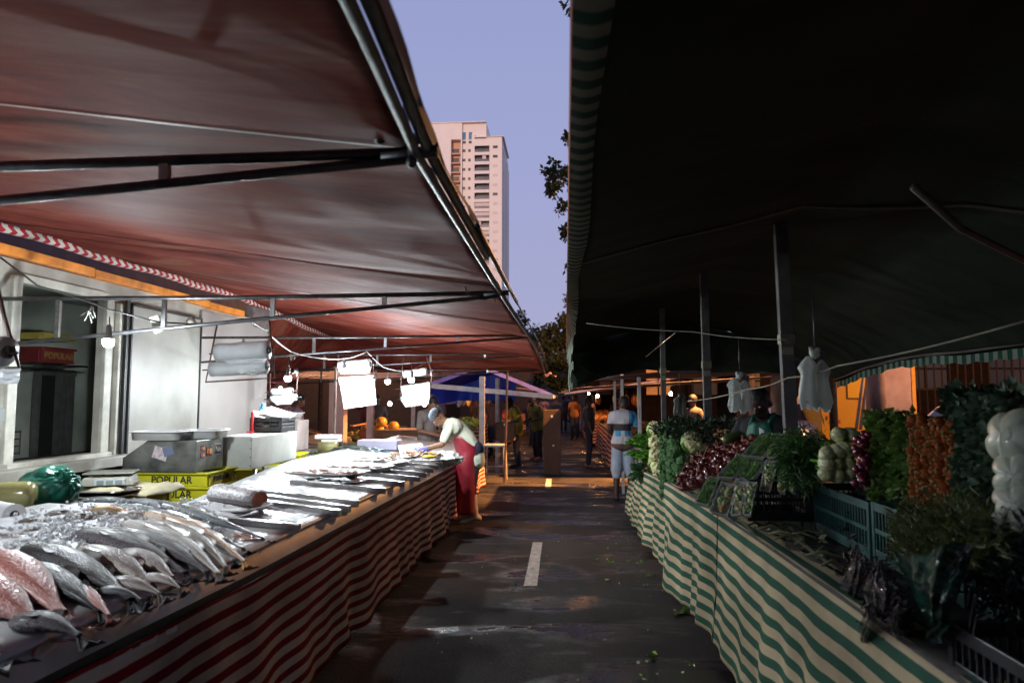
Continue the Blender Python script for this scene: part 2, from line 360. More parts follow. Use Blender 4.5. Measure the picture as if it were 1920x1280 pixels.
# ---------------------------------------------------------------- trees
bark = M('bark', (.11, .08, .06), .9, 0, .4, 8, .5, 30)
def leafm(n, c, var=.45): return M(n, c, .55, 0, var, 1.6, transl=.3, detail=6)
def tree(name, label, x, y, h, clumps, leafmat, n, ls, trunk_r=.2, tx=None):
    t = thing(name, label, 'tree', (x, y, 0), group='trees beyond the market')
    g = MB(); g.tube([(0, 0, -.1), (.05, .05, h*.25), (-.08, 0, h*.45), (.05, .05, h*.62)], [trunk_r, trunk_r*.8, trunk_r*.65, trunk_r*.35], 10)
    for c, r in clumps[:14]:
        c = Vector(c)-Vector((x, y, 0)); g.tube([(0, 0, h*.42), (c.x*.4, c.y*.4, lerp(h*.45, c.z, .55)), (c.x*.9, c.y*.9, c.z)], [trunk_r*.45, trunk_r*.25, trunk_r*.06], 6)
    g.build('trunk', bark, t, True)
    g = MB(); tot = sum(r**2 for c, r in clumps)
    for c, r in clumps:
        c = Vector(c)-Vector((x, y, 0)); k = int(n*r*r/tot)
        subs = [(c+Vector((U(-1, 1), U(-1, 1), U(-.8, .8))).normalized()*r*U(.35, .95), r*U(.22, .42)) for _ in range(9)]
        for i in range(k):
            s, rr = random.choice(subs); d = Vector((random.gauss(0, 1), random.gauss(0, 1), random.gauss(0, .8)))
            g.leaf(s+d.normalized()*rr*U(.3, 1.05), ls*U(.6, 1.3), .6)
    g.build('crown', leafmat, t); return t
lg = leafm('leaves_olive', (.075, .085, .02)); ld = leafm('leaves_dark', (.045, .065, .02))
tree('street_tree', 'street tree whose leafy tips hang in the sky beside the dark awning', 4.6, 18, 12,
     [(PY(1056, 340, 18), .55), (PY(1036, 318, 18), .3), (PY(1066, 385, 18), .35), (PY(1064, 436, 18), .26), (PY(1082, 260, 18), .42), (PY(1070, 498, 18), .16), (PY(1070, 525, 18), .10), (PY(1081, 2, 18), .35), (PY(1062, 12, 18), .12), (PY(1110, 330, 18), .8), (PY(1120, 430, 18), .9),
      ((2.2, 18, 8.5), 1.4), ((4.5, 18, 9.5), 2), ((6.5, 18, 8), 1.8), ((4, 17.5, 11), 1.8), ((3, 19, 12.3), 1.4), ((1.6, 18.5, 12.4), 1.0)], ld, 26000, .15, .25)
tree('street_tree', 'olive green round tree rising right of the tower above the far stalls', 2.2, 46, 9, [(PY(1062, 610, 46), 1.9), (PY(1040, 640, 46), 1.2), (PY(1020, 690, 46), 1.3), (PY(1090, 590, 46), 2.0), (PY(1120, 640, 46), 2.5), (PY(1010, 655, 46), .8), (PY(1060, 700, 46), 2.0)], lg, 16000, .26, .3)
tree('street_tree', 'dark tree low behind the tip of the red awning', -6, 62, 10, [(PY(985, 630, 62), 1.8), (PY(960, 600, 62), 1.6), (PY(990, 680, 62), 2.6), (PY(950, 660, 62), 3), (PY(900, 650, 62), 3.5), (PY(1010, 705, 62), 1.8)], ld, 9000, .34, .3)
for i, (x, y, h, r, lab) in enumerate([(-14, 40, 9, 3.5, 'broad dark tree far left behind the melon stalls'), (-24, 50, 11, 4.5, 'dark tree at the far left end of the square'), (10, 44, 9, 3.6, 'dark tree behind the yellow truck'), (20, 40, 10, 4.2, 'dark tree right of the yellow truck'), (30, 34, 10, 4, 'dark tree at the far right behind the railings'), (-2, 110, 11, 5, 'distant tree closing the end of the street on the left'), (8, 112, 11, 5, 'distant tree closing the end of the street on the right'), (-16, 90, 12, 5.5, 'large distant tree behind the blue canopy')]):
    tree('street_tree', lab, x, y, h, [((x+U(-r, r)*.6, y+U(-r, r)*.6, h*.62+U(-r, r)*.5), r*.55) for _ in range(8)], ld, 2600, .35, .25)
# ================================================================ LEFT: fish stall
# ---------------------------------------------------------------- awning
def edgeX(Y): return interp(Y, [(-1.5, -.30), (1.2, -.405), (2, -.455), (4.6, -.45), (7.4, -.36), (10, -.37), (12, -.36)])
def edgeZ(Y): return interp(Y, [(-1.5, 2.46), (2, 2.47), (4.6, 2.45), (7.4, 2.32), (10, 2.28), (12, 2.14)])
RX = -4.15
def rearZ(Y): return interp(Y, [(-1.5, 2.96), (4, 2.98), (8.4, 3.0), (12, 2.75)])
def canz(x, Y):
    k = (edgeX(Y)-x)/(edgeX(Y)-RX); z = lerp(edgeZ(Y), rearZ(Y), k)
    # cloth rides on the trusses and bellies a little between them
    fr = [(-1.5), 2.0, 4.6, 7.4, 10.0, 12.0]
    for a, b in zip(fr, fr[1:]):
        if a <= Y <= b: z -= .055*math.sin(PI*(Y-a)/(b-a))*(.3+.7*math.sin(PI*min(max(k, 0), 1)))
    z += .030*nz((x*.4, Y*2.0, 0), 1.2)+.012*nz((x*.7, Y*4.5, 3), 1.0)
    return z
def tarp_mat(name, c1, c2, c3, rough=.42):
    m = bpy.data.materials.new(name); m.use_nodes = True; N = m.node_tree.nodes; L = m.node_tree.links; b = N['Principled BSDF']
    tc = N.new('ShaderNodeTexCoord'); mp = N.new('ShaderNodeMapping'); mp.inputs['Scale'].default_value = (.5, 2.2, 1); mp.inputs['Rotation'].default_value = (0, 0, .06); L.new(tc.outputs['Object'], mp.inputs[0])
    n = N.new('ShaderNodeTexNoise'); n.inputs['Scale'].default_value = 1.3; n.inputs['Detail'].default_value = 10; n.inputs['Roughness'].default_value = .7; n.inputs['Distortion'].default_value = 1.2; L.new(mp.outputs[0], n.inputs['Vector'])
    r = N.new('ShaderNodeValToRGB'); r.color_ramp.elements[0].position = .36; r.color_ramp.elements[0].color = (*c1, 1); r.color_ramp.elements[1].position = .64; r.color_ramp.elements[1].color = (*c3, 1); q = r.color_ramp.elements.new(.5); q.color = (*c2, 1)
    L.new(n.outputs['Fac'], r.inputs[0]); L.new(r.outputs[0], b.inputs['Base Color'])
    n2 = N.new('ShaderNodeTexNoise'); n2.inputs['Scale'].default_value = 2; n2.inputs['Detail'].default_value = 3
    mp2 = N.new('ShaderNodeMapping'); mp2.inputs['Scale'].default_value = (.3, 1.5, 1); mp2.inputs['Rotation'].default_value = (0, 0, .1); L.new(tc.outputs['Object'], mp2.inputs[0]); L.new(mp2.outputs[0], n2.inputs['Vector'])
    bp = N.new('ShaderNodeBump'); bp.inputs['Strength'].default_value = .16; bp.inputs['Distance'].default_value = .05; L.new(n2.outputs['Fac'], bp.inputs['Height'])
    n3 = N.new('ShaderNodeTexNoise'); n3.inputs['Scale'].default_value = 220; L.new(tc.outputs['Object'], n3.inputs['Vector'])
    bp2 = N.new('ShaderNodeBump'); bp2.inputs['Strength'].default_value = .3; bp2.inputs['Distance'].default_value = .003; L.new(n3.outputs['Fac'], bp2.inputs['Height']); L.new(bp.outputs[0], bp2.inputs['Normal']); L.new(bp2.outputs[0], b.inputs['Normal'])
    b.inputs['Specular IOR Level'].default_value = .10
    rr = N.new('ShaderNodeMapRange'); rr.inputs[3].default_value = rough-.02; rr.inputs[4].default_value = rough+.15; L.new(n2.outputs['Fac'], rr.inputs[0]); L.new(rr.outputs[0], b.inputs['Roughness'])
    return m
red_tarp = tarp_mat('red_tarp', (.085, .011, .010), (.165, .030, .020), (.20, .078, .05), .6)
aw = thing('awning', 'big red tarpaulin awning over the fish stall', 'awning', (-2.3, 5, 2.4))
g = MB(); g.grid(lambda a, b: (lerp(edgeX(lerp(-1.5, 12, a)), RX, b), lerp(-1.5, 12, a), canz(lerp(edgeX(lerp(-1.5, 12, a)), RX, b), lerp(-1.5, 12, a))), 150, 50)
g.build('tarpaulin', red_tarp, aw, True, world=True, mods=[('SOLIDIFY', dict(thickness=.004, offset=1))])
# seams (lapped, welded bands), a fold line in each bay
seam_m = M('seam', (.12, .03, .025), .5, 0, .3, 10); pale_seam = M('pale_seam', (.55, .40, .33), .5, 0, .2, 10)
for Y, m, sk in ((2.02, pale_seam, 0), (4.66, seam_m, 0), (4.69, pale_seam, 0), (8.2, pale_seam, -.55), (6.1, seam_m, 0)):
    g = MB(); yy = lambda b: Y+sk*(1-b)
    g.grid(lambda a, b: (lerp(edgeX(Y), RX, b), yy(b)+(a-.5)*(.03 if m is seam_m else .014), canz(lerp(edgeX(Y), RX, b), yy(b))-.004-.01*(m is seam_m)*(1-abs(a-.5)*2)), 2, 50)
    g.build('seam', m, aw, True, world=True)
# turned-down valance on the road side with torn lip
g = MB()
def val(a, b):
    Y = lerp(-1.5, 12, a); x = edgeX(Y)+.05+.02*nz((0, Y, 0), 2); z = edgeZ(Y)+.035-b*.05+.01*nz((1, Y, 0), 5)
    return (x-.02+b*.05, Y, z-.01*b)
g.grid(val, 140, 3); g.build('edge_hem', M('hem', (.05, .03, .03), .6, 0, .4, 9), aw, True, world=True)
# rear piping: red and white spiral edge roll
pipe_m = stripes('red_white_piping', (.42, .03, .04), (.62, .60, .55), 'X', 9, .5, .6, 0, .15, skew=-.5)
g = MB(); g.tube([(RX-.02, Y/4, rearZ(Y/4)-.03+.012*math.sin(Y)) for Y in range(-6, 48)], .042, 10); g.build('piping', pipe_m, aw, True, world=True)
# end panel: awning cloth dropping at the far end
g = MB()
def endp(a, b):
    x = lerp(edgeX(12), RX-1.2, a); top = canz(x, 12) if x > RX else 2.75
    return (x, 12+.25*b*(1+.2*nz((x*3, b, 0)))+.1*nz((x*2, 0, 0)), lerp(top, lerp(2.13, 2.16, a)+.02*math.sin(x*4), b))
g.grid(endp, 40, 6); g.build('end_flap', red_tarp, aw, True, world=True)
g = MB()
def backp(a, b):
    Y = lerp(9.3, 12, a); return (RX-.15-1.1*b*(.6+.4*a)+.05*math.sin(Y*5)*b, Y, lerp(rearZ(Y), 1.75, b**.8))
g.grid(backp, 20, 10); g.build('back_flap', red_tarp, aw, True, world=True)
# end panel tongue hanging at the corner
g = MB(); g.grid(lambda a, b: (edgeX(12)+.18*a*(1+.2*b), 12.05+.1*a, 2.12-.05*a-.06*b*(1-a)-.03*math.sin(a*9)), 8, 3); g.build('torn_corner', M('torn', (.5, .2, .16), .6), aw, True, world=True)

# long steel tubes along the awning edge
def poly(fn, a, b, n): return [fn(lerp(a, b, i/n)) for i in range(n+1)]
def edge_tube(y0, y1, dx, dz, r, lab):
    g = MB(); g.tube(poly(lambda Y: (edgeX(Y)+dx, Y, edgeZ(Y)+dz), y0, y1, 24), r, 10)
    single(g, 'edge_rail', M('rail_steel', (.12, .13, .13), .4, .9, .3, 16), lab, 'rail', 'steel rails along the red awning edge', True)
edge_tube(-1.4, 6.0, .012, -.045, .016, 'long grey steel rail just under the red awning edge')
edge_tube(-1.4, 3.55, .040, -.02, .018, 'shorter steel rail outside the first, its cut end in front of the tower')
edge_tube(3.0, 5.2, .06, .0, .014, 'outermost steel rail, ending beyond the second truss')
edge_tube(5.9, 12.0, .01, -.04, .014, 'far steel rail running on to the end of the red awning')

def truss(Y, xl, zt, drop, n, lab, r=.017, xt=None, dy=0):
    xt = edgeX(Y) if xt is None else xt
    t = thing('awning_truss', lab, 'truss', ((xt+xl)/2, Y, zt-drop), group='steel trusses under the red awning')
    g = MB(); g.tube([(xt+.06, Y, zt), ((xt+xl)/2, Y+dy/2, zt-.012), (xl, Y+dy, zt)], r, 10); g.build('top_chord', dark_steel, t, True, world=True)
    g = MB(); g.tube([(xt, Y, zt-.02), (lerp(xt, xl, .5), Y+dy/2, zt-drop*.52), (xl, Y+dy, zt-drop)], r*.9, 10); g.build('bottom_chord', dark_steel, t, True, world=True)
    for k in range(n):
        f = (k+1)/(n+.6); x = lerp(xt, xl, f); g = MB(); g.box((x, Y+dy*f, zt-drop*f*.52/.5*.5-.0), (.03, .022, drop*f)); g.build('strut', steel, t, world=True)
    g = MB(); g.tube([(xt+.07, Y, zt+.002), (xt-.1, Y, zt-.012)], r*1.12, 10); g.build('sleeve', dark_steel, t, True, world=True)
    return t
truss(2.0, -4.1, 2.44, .30, 4, 'nearest steel truss, crossing the top left of the picture')
truss(4.6, -4.1, 2.40, .34, 4, 'second steel truss, above the first bright bulb', .016)
truss(7.4, -4.9, 2.36, .34, 5, 'third steel truss, above the plastic roll rack', .014)
truss(10.0, -4.9, 2.32, .30, 5, 'fourth steel truss under the far end of the red awning', .013)
truss(11.8, -4.9, 2.16, .25, 4, 'last steel truss at the far edge of the red awning', .012)
# hanging clamp rod at the first truss tip, wires
g = MB(); g.tube([PY(757, 182, 1.98), PY(764, 230, 1.98), PY(770, 300, 1.98)], .007, 8); g.ell(PY(772, 303, 1.98), (.017, .017, .02)); g.ell(PY(777, 262, 1.98), (.02, .02, .02)); g.ell(PY(712, 262, 1.98), (.018, .018, .015))
single(g, 'clamp_rod', dark_steel, 'thin rusty clamp rod hanging at the tip of the nearest truss', 'rod', smooth=True)
g = MB(); g.tube([PY(x, y, 4.58) for x, y in ((872, 538), (876, 550), (890, 560), (912, 562), (926, 552), (929, 566))], .004, 6); single(g, 'loose_wire', black_rubber, 'loose black wire dangling at the tip of the second truss', 'wire', smooth=True)

# ---------------------------------------------------------------- trailer
def trailer():
    t = thing('service_trailer', 'white fishmonger service trailer with an open hatch and dirty white panels', 'trailer', (-5.2, 6.2, 0))
    X0 = RX; zb, zt = 1.09, 2.73; y0, y1 = 3.9, 9.22
    hy0, hy1, hz0, hz1 = 4.86, 5.82, 1.2, 2.56
    g = MB(); W = .06
    g.box((X0-W/2, (y0+hy0)/2, (zb+zt)/2), (W, hy0-y0, zt-zb)); g.box((X0-W/2, (hy1+y1)/2, (zb+zt)/2), (W, y1-hy1, zt-zb))
    g.box((X0-W/2, (hy0+hy1)/2, (zb+hz0)/2), (W, hy1-hy0, hz0-zb)); g.box((X0-W/2, (hy0+hy1)/2, (hz1+zt)/2), (W, hy1-hy0, zt-hz1))
    g.box((X0-1.1, y1-.03, 1.7), (2.08, .06, 2.06)); g.box((X0-1.1, y0+.03, 1.7), (2.08, .06, 2.06))
    g.build('side_wall', old_white, t, world=True)
    g = MB(); g.box((X0-1.25, 6.56, 1.7), (.06, 5.3, 2.06)); g.box((X0-.65, 6.56, zt-.02), (1.1, 5.2, .04)); g.box((X0-.6, 7.6, 1.75), (1.1, .05, 1.9)); g.build('inner_shell', M('grey_wall', (.42, .45, .38), .8, 0, .4, 1.6, detail=8), t, world=True)
    g = MB(); g.box((X0-1.15, 6.56, zb-.03), (2.1, 5.3, .06)); g.build('floor', M('trailer_floor', (.06, .05, .045), .8), t, world=True)
    g = MB(); g.box((X0-1.15, 6.5, .85), (1.9, 4.9, .36)); g.build('chassis', M('chassis', (.025, .02, .02), .8), t, world=True)
    for yy in (5.6, 6.5):
        g = MB(); g.lathe([(.05, -.1), (.31, -.1), (.34, -.06), (.34, .06), (.31, .1), (.05, .1)], (X0-.2, yy, .34), 20, Euler((0, PI/2, 0))); g.build('wheel', black_rubber, t, True, world=True)
    # frame round the hatch
    g = MB()
    for yy, ww in ((hy0-.05, .09), (hy1+.05, .1)): g.box((X0+.012, yy, (hz0+hz1)/2), (.04, ww, hz1-hz0+.1))
    g.box((X0+.014, (hy0+hy1)/2, hz1+.035), (.044, hy1-hy0+.02, .07)); g.box((X0+.025, (hy0+hy1)/2, hz0-.025), (.09, hy1-hy0+.2, .05))
    g.box((X0+.02, 6.0, 1.83), (.05, .035, 1.45))
    g.build('hatch_frame', M('frame_paint', (.44, .43, .37), .5, 0, .3, 6, detail=8), t, world=True, bevel=.006)
    g = MB(); g.box((X0+.05, 6.08, 1.85), (.03, .05, 1.5)); g.build('gasket', black_rubber, t, world=True)
    # sliding hatch panel hung proud of the wall
    g = MB(); g.box((X0+.05, 6.73, 1.84), (.05, 1.2, 1.42)); p = g.build('hatch_panel', painted_white, t, world=True, bevel=.006)
    g = MB()
    for yy in (6.115, 7.345): g.box((X0+.06, yy, 1.84), (.045, .02, 1.46))
    for zz in (1.12, 2.56): g.box((X0+.06, 6.73, zz), (.045, 1.25, .022))
    g.build('panel_trim', black_rubber, p, world=False)
    for o in p.children: o.location = -Vector(t.location)
    g = MB(); g.box((X0+.02, 8.3, 1.86), (.03, 1.75, 1.62)); g.build('fixed_panel', M('panel_pinkish', (.33, .305, .29), .42, 0, .08, 2, detail=7), t, world=True, bevel=.005)
    # long ledge below
    g = MB(); g.box((X0+.09, 5.4, zb+.03), (.18, 3.0, .09)); g.build('ledge', old_white, t, world=True, bevel=.008)
    # orange roof beam
    g = MB()
    for a, b, dz in ((4.0, 5.6, .0), (5.6, 7.1, -.01), (7.1, 7.55, -.015), (7.55, 8.4, -.03)): g.box((X0+.03, (a+b)/2, zt+.045+dz), (.07, b-a-.01, .075))
    g.build('roof_beam', M('orange_paint', (.75, .24, .03), .6, 0, .4, 5, .2, 30, detail=8), t, world=True, bevel=.006)
    g = MB(); g.box((X0-.02, 8.95, zt+.02), (.12, .5, .28)); g.build('vent_box', M('vent_grey', (.16, .13, .12), .6, 0, .4, 9), t, world=True, bevel=.01)
    # things fixed inside: corrugated door, dark doorway with frame
    g = MB()
    for k in range(7): g.box((X0-.35-.03*(k % 2), 4.98+k*.045, 1.72), (.03, .046, 1.02))
    g.build('corrugated_door', M('corrugated', (.22, .23, .2), .5, .3, .4, 12), t, world=True)
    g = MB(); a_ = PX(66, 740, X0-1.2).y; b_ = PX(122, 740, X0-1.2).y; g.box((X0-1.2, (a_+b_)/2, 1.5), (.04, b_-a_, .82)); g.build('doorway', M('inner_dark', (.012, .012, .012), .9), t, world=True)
    g = MB()
    for yy in (a_-.03, lerp(a_, b_, .62), lerp(a_, b_, .8), b_+.03): g.box((X0-1.16, yy, 1.5), (.06, .04, .86))
    g.box((X0-1.15, (a_+b_)/2, 1.93), (.07, b_-a_+.1, .04)); g.build('doorway_frame', alu, t, world=True)
trailer()
# things on the hatch floor
def wire_rack():
    t = thing('wire_shelf', 'small wire shelf rack standing inside the trailer hatch', 'rack', (-4.6, 5.35, 1.21)); g = MB()
    for z in (.0, .06, .12, .18):
        g.tube([(0, -.13, z+.01), (0, .13, z+.01)], .006, 6); g.tube([(-.1, -.13, z+.01), (-.1, .13, z+.01)], .006, 6); g.tube([(-.05, -.13, z+.01), (-.05, .13, z+.01)], .004, 6)
    g.build('shelf', stainless, t)
    g = MB()
    for a in (-.1, 0):
        for b in (-.13, .13): g.tube([(a, b, 0), (a, b, .2)], .006, 6)
    g.build('leg', stainless, t)
wire_rack()
def fish_crate(name, lab, loc, rz=0, mat=yellow_plastic, txt='POPULAR', dims=(.62, .40, .115), side=True, group='yellow fish crates', flip=False, tm=None, txt_sides=(1, 0)):
    t = thing(name, lab, 'crate', loc, rz, group); L_, W_, H = dims; th = .012
    g = MB(); g.box((0, 0, .008), (L_*.96, W_*.94, .014)); 
    for s in (-1, 1):
        g.box((s*(L_/2-.02), 0, H/2), (th, W_-.03, H-.01)); g.box((0, s*(W_/2-.02), H/2), (L_-.04, th, H-.01))
    g.build('body', mat, t, bevel=.003)
    g = MB()
    for s in (-1, 1):
        g.box((s*(L_/2-.008), 0, H-.008), (.03, W_, .018)); g.box((0, s*(W_/2-.008), H-.006), (L_-.032, .03, .018))
    for s in (-1, 1):
        for k in (-1, 1): g.box((s*(L_/2-.014), k*(W_/2-.06), H/2-.01), (.02, .022, H-.03))
    g.build('rim', mat, t, bevel=.003)
    if txt:
        r = PI if flip else 0
        text(txt, .062, tm or ink, t, (L_/2-.010, 0, H*.45), (PI/2, r, PI/2)); text(txt, .085, tm or ink, t, (0, -W_/2+.010, H*.45), (PI/2, r, 0))
    return t
red_plastic = M('red_crate_plastic', (.14, .02, .02), .45, 0, .3, 6)
fish_crate('plastic_crate', 'dark red lettered crate on a shelf inside the trailer', (-4.85, PX(78, 650, -4.85).y, 2.0), PI/2, red_plastic, 'POPULAR', (.42, .38, .14), tm=M('gold_ink', (.22, .15, .04), .6), group='trailer crates')
fish_crate('plastic_crate', 'shallow yellow crate on the red one inside the trailer', (-4.85, PX(78, 650, -4.85).y, 2.21), PI/2, M('dull_yellow', (.35, .28, .06), .5), '', (.42, .38, .06), group='trailer crates')
g = MB(); g.box((-4.95, 5.75, 1.985), (.5, 1.3, .02)); single(g, 'wall_shelf', stainless, 'narrow shelf carrying the red crate inside the trailer', 'shelf')

# ---------------------------------------------------------------- fish table and skirts
def rimZ(Y): return interp(Y, [(0, .93), (1.9, .905), (3.3, .86), (9.2, .775), (12, .77)])
def tabZ(X, Y): return rimZ(Y)+.085+.10*(-1.5-X)
def backX(Y): return interp(Y, [(0, -2.95), (3.75, -2.95), (3.9, -2.34), (5.5, -2.62), (7, -2.85), (12, -2.95)])
def PT(px, py, up=0):
    z = .95
    for _ in range(12):
        p = PZ(px, py, z); z = .5*z+.5*(tabZ(p.x, p.y)+up)
    return PZ(px, py, z)
tb = thing('fish_counter', 'long white sloping fish counter running down the left side', 'counter', (-2.2, 6, 0))
g = MB(); g.grid(lambda a, b: (lerp(-1.52, backX(lerp(.9, 12, a)), b), lerp(.9, 12, a), tabZ(lerp(-1.52, backX(lerp(.9, 12, a)), b), lerp(.9, 12, a))-.012), 160, 10); g.build('top', M('wet_white_top', (.52, .54, .53), .3, 0, .1, 5, .15, 14, detail=6), tb, True, world=True, mods=[('SOLIDIFY', dict(thickness=.02, offset=1))])
g = MB(); N_ = 40
def lipf(a, b):
    Y = lerp(.9, 12, a); r = rimZ(Y); pr = [(-1.484, .0), (-1.505, .045), (-1.54, .09), (-1.552, .098), (-1.565, .09), (-1.57, .06)]
    i = int(round(b*5)); return (pr[i][0], Y, r+pr[i][1])
g.grid(lipf, N_, 5); g.build('raised_lip', M('stained_lip', (.50, .48, .42), .42, 0, .4, 2.4, .05, 20, col2=(.85, .84, .80), detail=9), tb, True, world=True)
g = MB(); g.grid(lambda a, b: ([-1.50, -1.484, -1.484, -1.50][int(round(b*3))], lerp(.9, 12, a), rimZ(lerp(.9, 12, a))+[0, 0, -.035, -.035][int(round(b*3))]), 40, 3); g.build('rim_bar', M('rim_black', (.03, .03, .03), .5, .2, .4, 12), tb, world=True)
for Y in (1.2, 3.8, 6.4, 9, 11.7):
    for X in (-1.62, -2.35): g = MB(); g.box((X, Y, .42), (.04, .04, .83)); g.build('leg', dark_steel, tb, world=True)
red_cloth = stripes('red_stripe_cloth', (.24, .014, .02), (.64, .52, .42), 'V', 9.2, .47, .9, .06, .5)
def skirt(y0, y1, lab, xo=0, bot=.10, seed=0, amp=1.0, n=150, rz=None, xb=.05, group='striped counter skirts'):
    g = MB()
    def fn(a, b):
        Y = lerp(y0, y1, a); zt = rimZ(Y)-.03; f = b**1.2
        k_ = .55+1.1*abs(nz((Y*.7, seed, 5))); w_ = (.028*math.sin(Y*7.3+6*nz((Y*.5, seed, 0)))+.02*math.sin(Y*15.7+7*nz((Y*.8, 3, seed))))*k_+.06*nz((Y*1.1, b*.9, seed))+.012*nz((Y*4, b*5, seed))
        sag = .018*nz((Y*1.2, seed, 7))+.012*math.sin(Y*7.3)
        return (-1.478+xo+xb*f+w_*f*amp+.004, Y, lerp(zt+sag*.3, bot+.03*nz((Y*1.3, 0, seed))+sag, b))
    g.grid(fn, n, 22); return single(g, 'striped_skirt', red_cloth, lab, 'cloth', group, True, mods=[('SOLIDIFY', dict(thickness=.002))])
skirt(.9, 9.25, 'long red and cream striped skirt hanging along the front of the fish counter', seed=1)
skirt(9.55, 12.0, 'short red and cream striped skirt at the far end of the fish counter', seed=4, bot=.16, n=50, xo=.02)
g = MB(); g.box((-2.2, 12.02, .42), (1.3, .02, .7)); single(g, 'counter_end_board', dark_steel, 'dark board closing the far end of the fish counter', 'board')
# torn plastic strip under the rim
g = MB(); g.grid(lambda a, b: (-1.47+.004*math.sin(a*40), lerp(1.6, 2.55, a), rimZ(lerp(1.6, 2.55, a))-.045-.02*b-.01*nz((a*9, b, 0))), 30, 2); single(g, 'plastic_strip', M('pale_strip', (.6, .5, .45), .3), 'pale torn plastic strip pinned under the counter rim', 'strip')
# ---------------------------------------------------------------- ice
ice_m = M('ice', (.90, .92, .94), .45, 0, .03, 14, .0, 30, spec=.3, transl=.3)
def in_px(p):  # distance of table point to the fish heads, in metres
    return 0
g = MB()
def mound(X, Y):
    b = max(0, 1-((Y-3.0)/1.5)**2) if Y < 4.4 else 0
    f = max(0, 1-((X+2.35)/.62)**2)
    return .055*min(1, b*1.5)*f
def icef(a, b):
    Y = lerp(1.6, 4.6, a); X = lerp(-1.62, backX(Y)+.03, b)
    return (X, Y, tabZ(X, Y)-.004+mound(X, Y)*min(1, (X-backX(Y))*5)+.012*nz((X, Y, 0), 22))
g.grid(icef, 150, 80)
def crystal(p, s):
    rt = Euler((U(0, 6), U(0, 6), U(0, 6))).to_matrix(); q = [rt@Vector(w_)*s*U(.7, 1.1) for w_ in ((0, 0, 1), (1, 0, 0), (0, 1, 0), (-1, 0, 0), (0, -1, 0), (0, 0, -1))]
    g.add([Vector(p)+x for x in q], [(0, 1, 2), (0, 2, 3), (0, 3, 4), (0, 4, 1), (5, 2, 1), (5, 3, 2), (5, 4, 3), (5, 1, 4)])
for px, py, sr, n in ((120, 1005, 30, 500), (200, 975, 40, 500), (310, 958, 28, 300), (360, 965, 30, 300), (60, 1045, 40, 400), (150, 1045, 28, 300), (90, 985, 40, 200), (20, 1060, 30, 200), (262, 985, 26, 200), (285, 1080, 30, 120), (300, 1010, 60, 200), (400, 990, 25, 160), (440, 1020, 20, 60), (40, 960, 30, 60)):
    for _ in range(int(n*.38)):
        p = PT(px+random.gauss(0, sr), py+random.gauss(0, sr*.45), .03)
        if p.x > -1.6 or p.x < backX(p.y)+.03: continue
        crystal((p.x, p.y, tabZ(p.x, p.y)+mound(p.x, p.y)+U(-.004, .016)), U(.006, .014))
# crushed ice over the long tray field
g.grid(lambda a, b: (lerp(-1.60, backX(lerp(4.02, 9., a))+.06, b), lerp(4.02, 9.0, a), tabZ(lerp(-1.60, backX(lerp(4.02, 9., a))+.06, b), lerp(4.02, 9.0, a))+.008+.012*nz((lerp(-1.60, -2.85, b)*2, lerp(4.65, 9, a)*2, 0), 5)+.006*nz((lerp(-1.6, -2.85, b), lerp(4.65, 9, a), 0), 30)), 220, 60)
for _ in range(900):
    y = U(4.7, 9.2); x = U(backX(y)+.08, -1.62); crystal((x, y, tabZ(x, y)+.006), U(.005, .012))
tag(g.build('ice', ice_m, smooth=True), 'crushed ice heaped over the fish counter', 'ice', kind='stuff')

# ---------------------------------------------------------------- fish
def fish_mat(name, back, belly, rough=.22, scales=60, sc=.35, spot=0):
    m = bpy.data.materials.new(name); m.use_nodes = True; N = m.node_tree.nodes; L = m.node_tree.links; b = N['Principled BSDF']
    uv = N.new('ShaderNodeUVMap'); s = N.new('ShaderNodeSeparateXYZ'); L.new(uv.outputs[0], s.inputs[0])
    tc = N.new('ShaderNodeTexCoord'); n = N.new('ShaderNodeTexNoise'); n.inputs['Scale'].default_value = 22; n.inputs['Detail'].default_value = 8; L.new(tc.outputs['Object'], n.inputs['Vector'])
    a = N.new('ShaderNodeMath'); a.operation = 'MULTIPLY_ADD'; a.inputs[1].default_value = .35; L.new(n.outputs['Fac'], a.inputs[0]); L.new(s.outputs['Y'], a.inputs[2])
    r = N.new('ShaderNodeValToRGB'); r.color_ramp.elements[0].position = .28; r.color_ramp.elements[0].color = (*belly, 1); r.color_ramp.elements[1].position = .62; r.color_ramp.elements[1].color = (*back, 1); L.new(a.outputs[0], r.inputs[0])
    v = N.new('ShaderNodeTexVoronoi'); v.inputs['Scale'].default_value = 1; mp = N.new('ShaderNodeMapping'); mp.inputs['Scale'].default_value = (scales*1.4, scales*.45, 1); L.new(uv.outputs[0], mp.inputs[0]); L.new(mp.outputs[0], v.inputs['Vector'])
    mr = N.new('ShaderNodeMapRange'); mr.inputs[1].default_value = .1; mr.inputs[2].default_value = .8; mr.inputs[3].default_value = 1.35; mr.inputs[4].default_value = max(.1, 1-sc*1.6); L.new(v.outputs['Distance'], mr.inputs[0])
    mx = N.new('ShaderNodeMix'); mx.data_type = 'RGBA'; mx.blend_type = 'MULTIPLY'; mx.inputs[0].default_value = 1; L.new(r.outputs[0], mx.inputs[6]); L.new(mr.outputs[0], mx.inputs[7]); L.new(mx.outputs[2], b.inputs['Base Color'])
    b.inputs['Roughness'].default_value = rough+.26; b.inputs['Metallic'].default_value = .0; b.inputs['Coat Weight'].default_value = .09; b.inputs['Coat Roughness'].default_value = .18
    bp = N.new('ShaderNodeBump'); bp.inputs['Strength'].default_value = .7; bp.inputs['Distance'].default_value = .004; L.new(v.outputs['Distance'], bp.inputs['Height']); L.new(bp.outputs[0], b.inputs['Normal'])
    return m
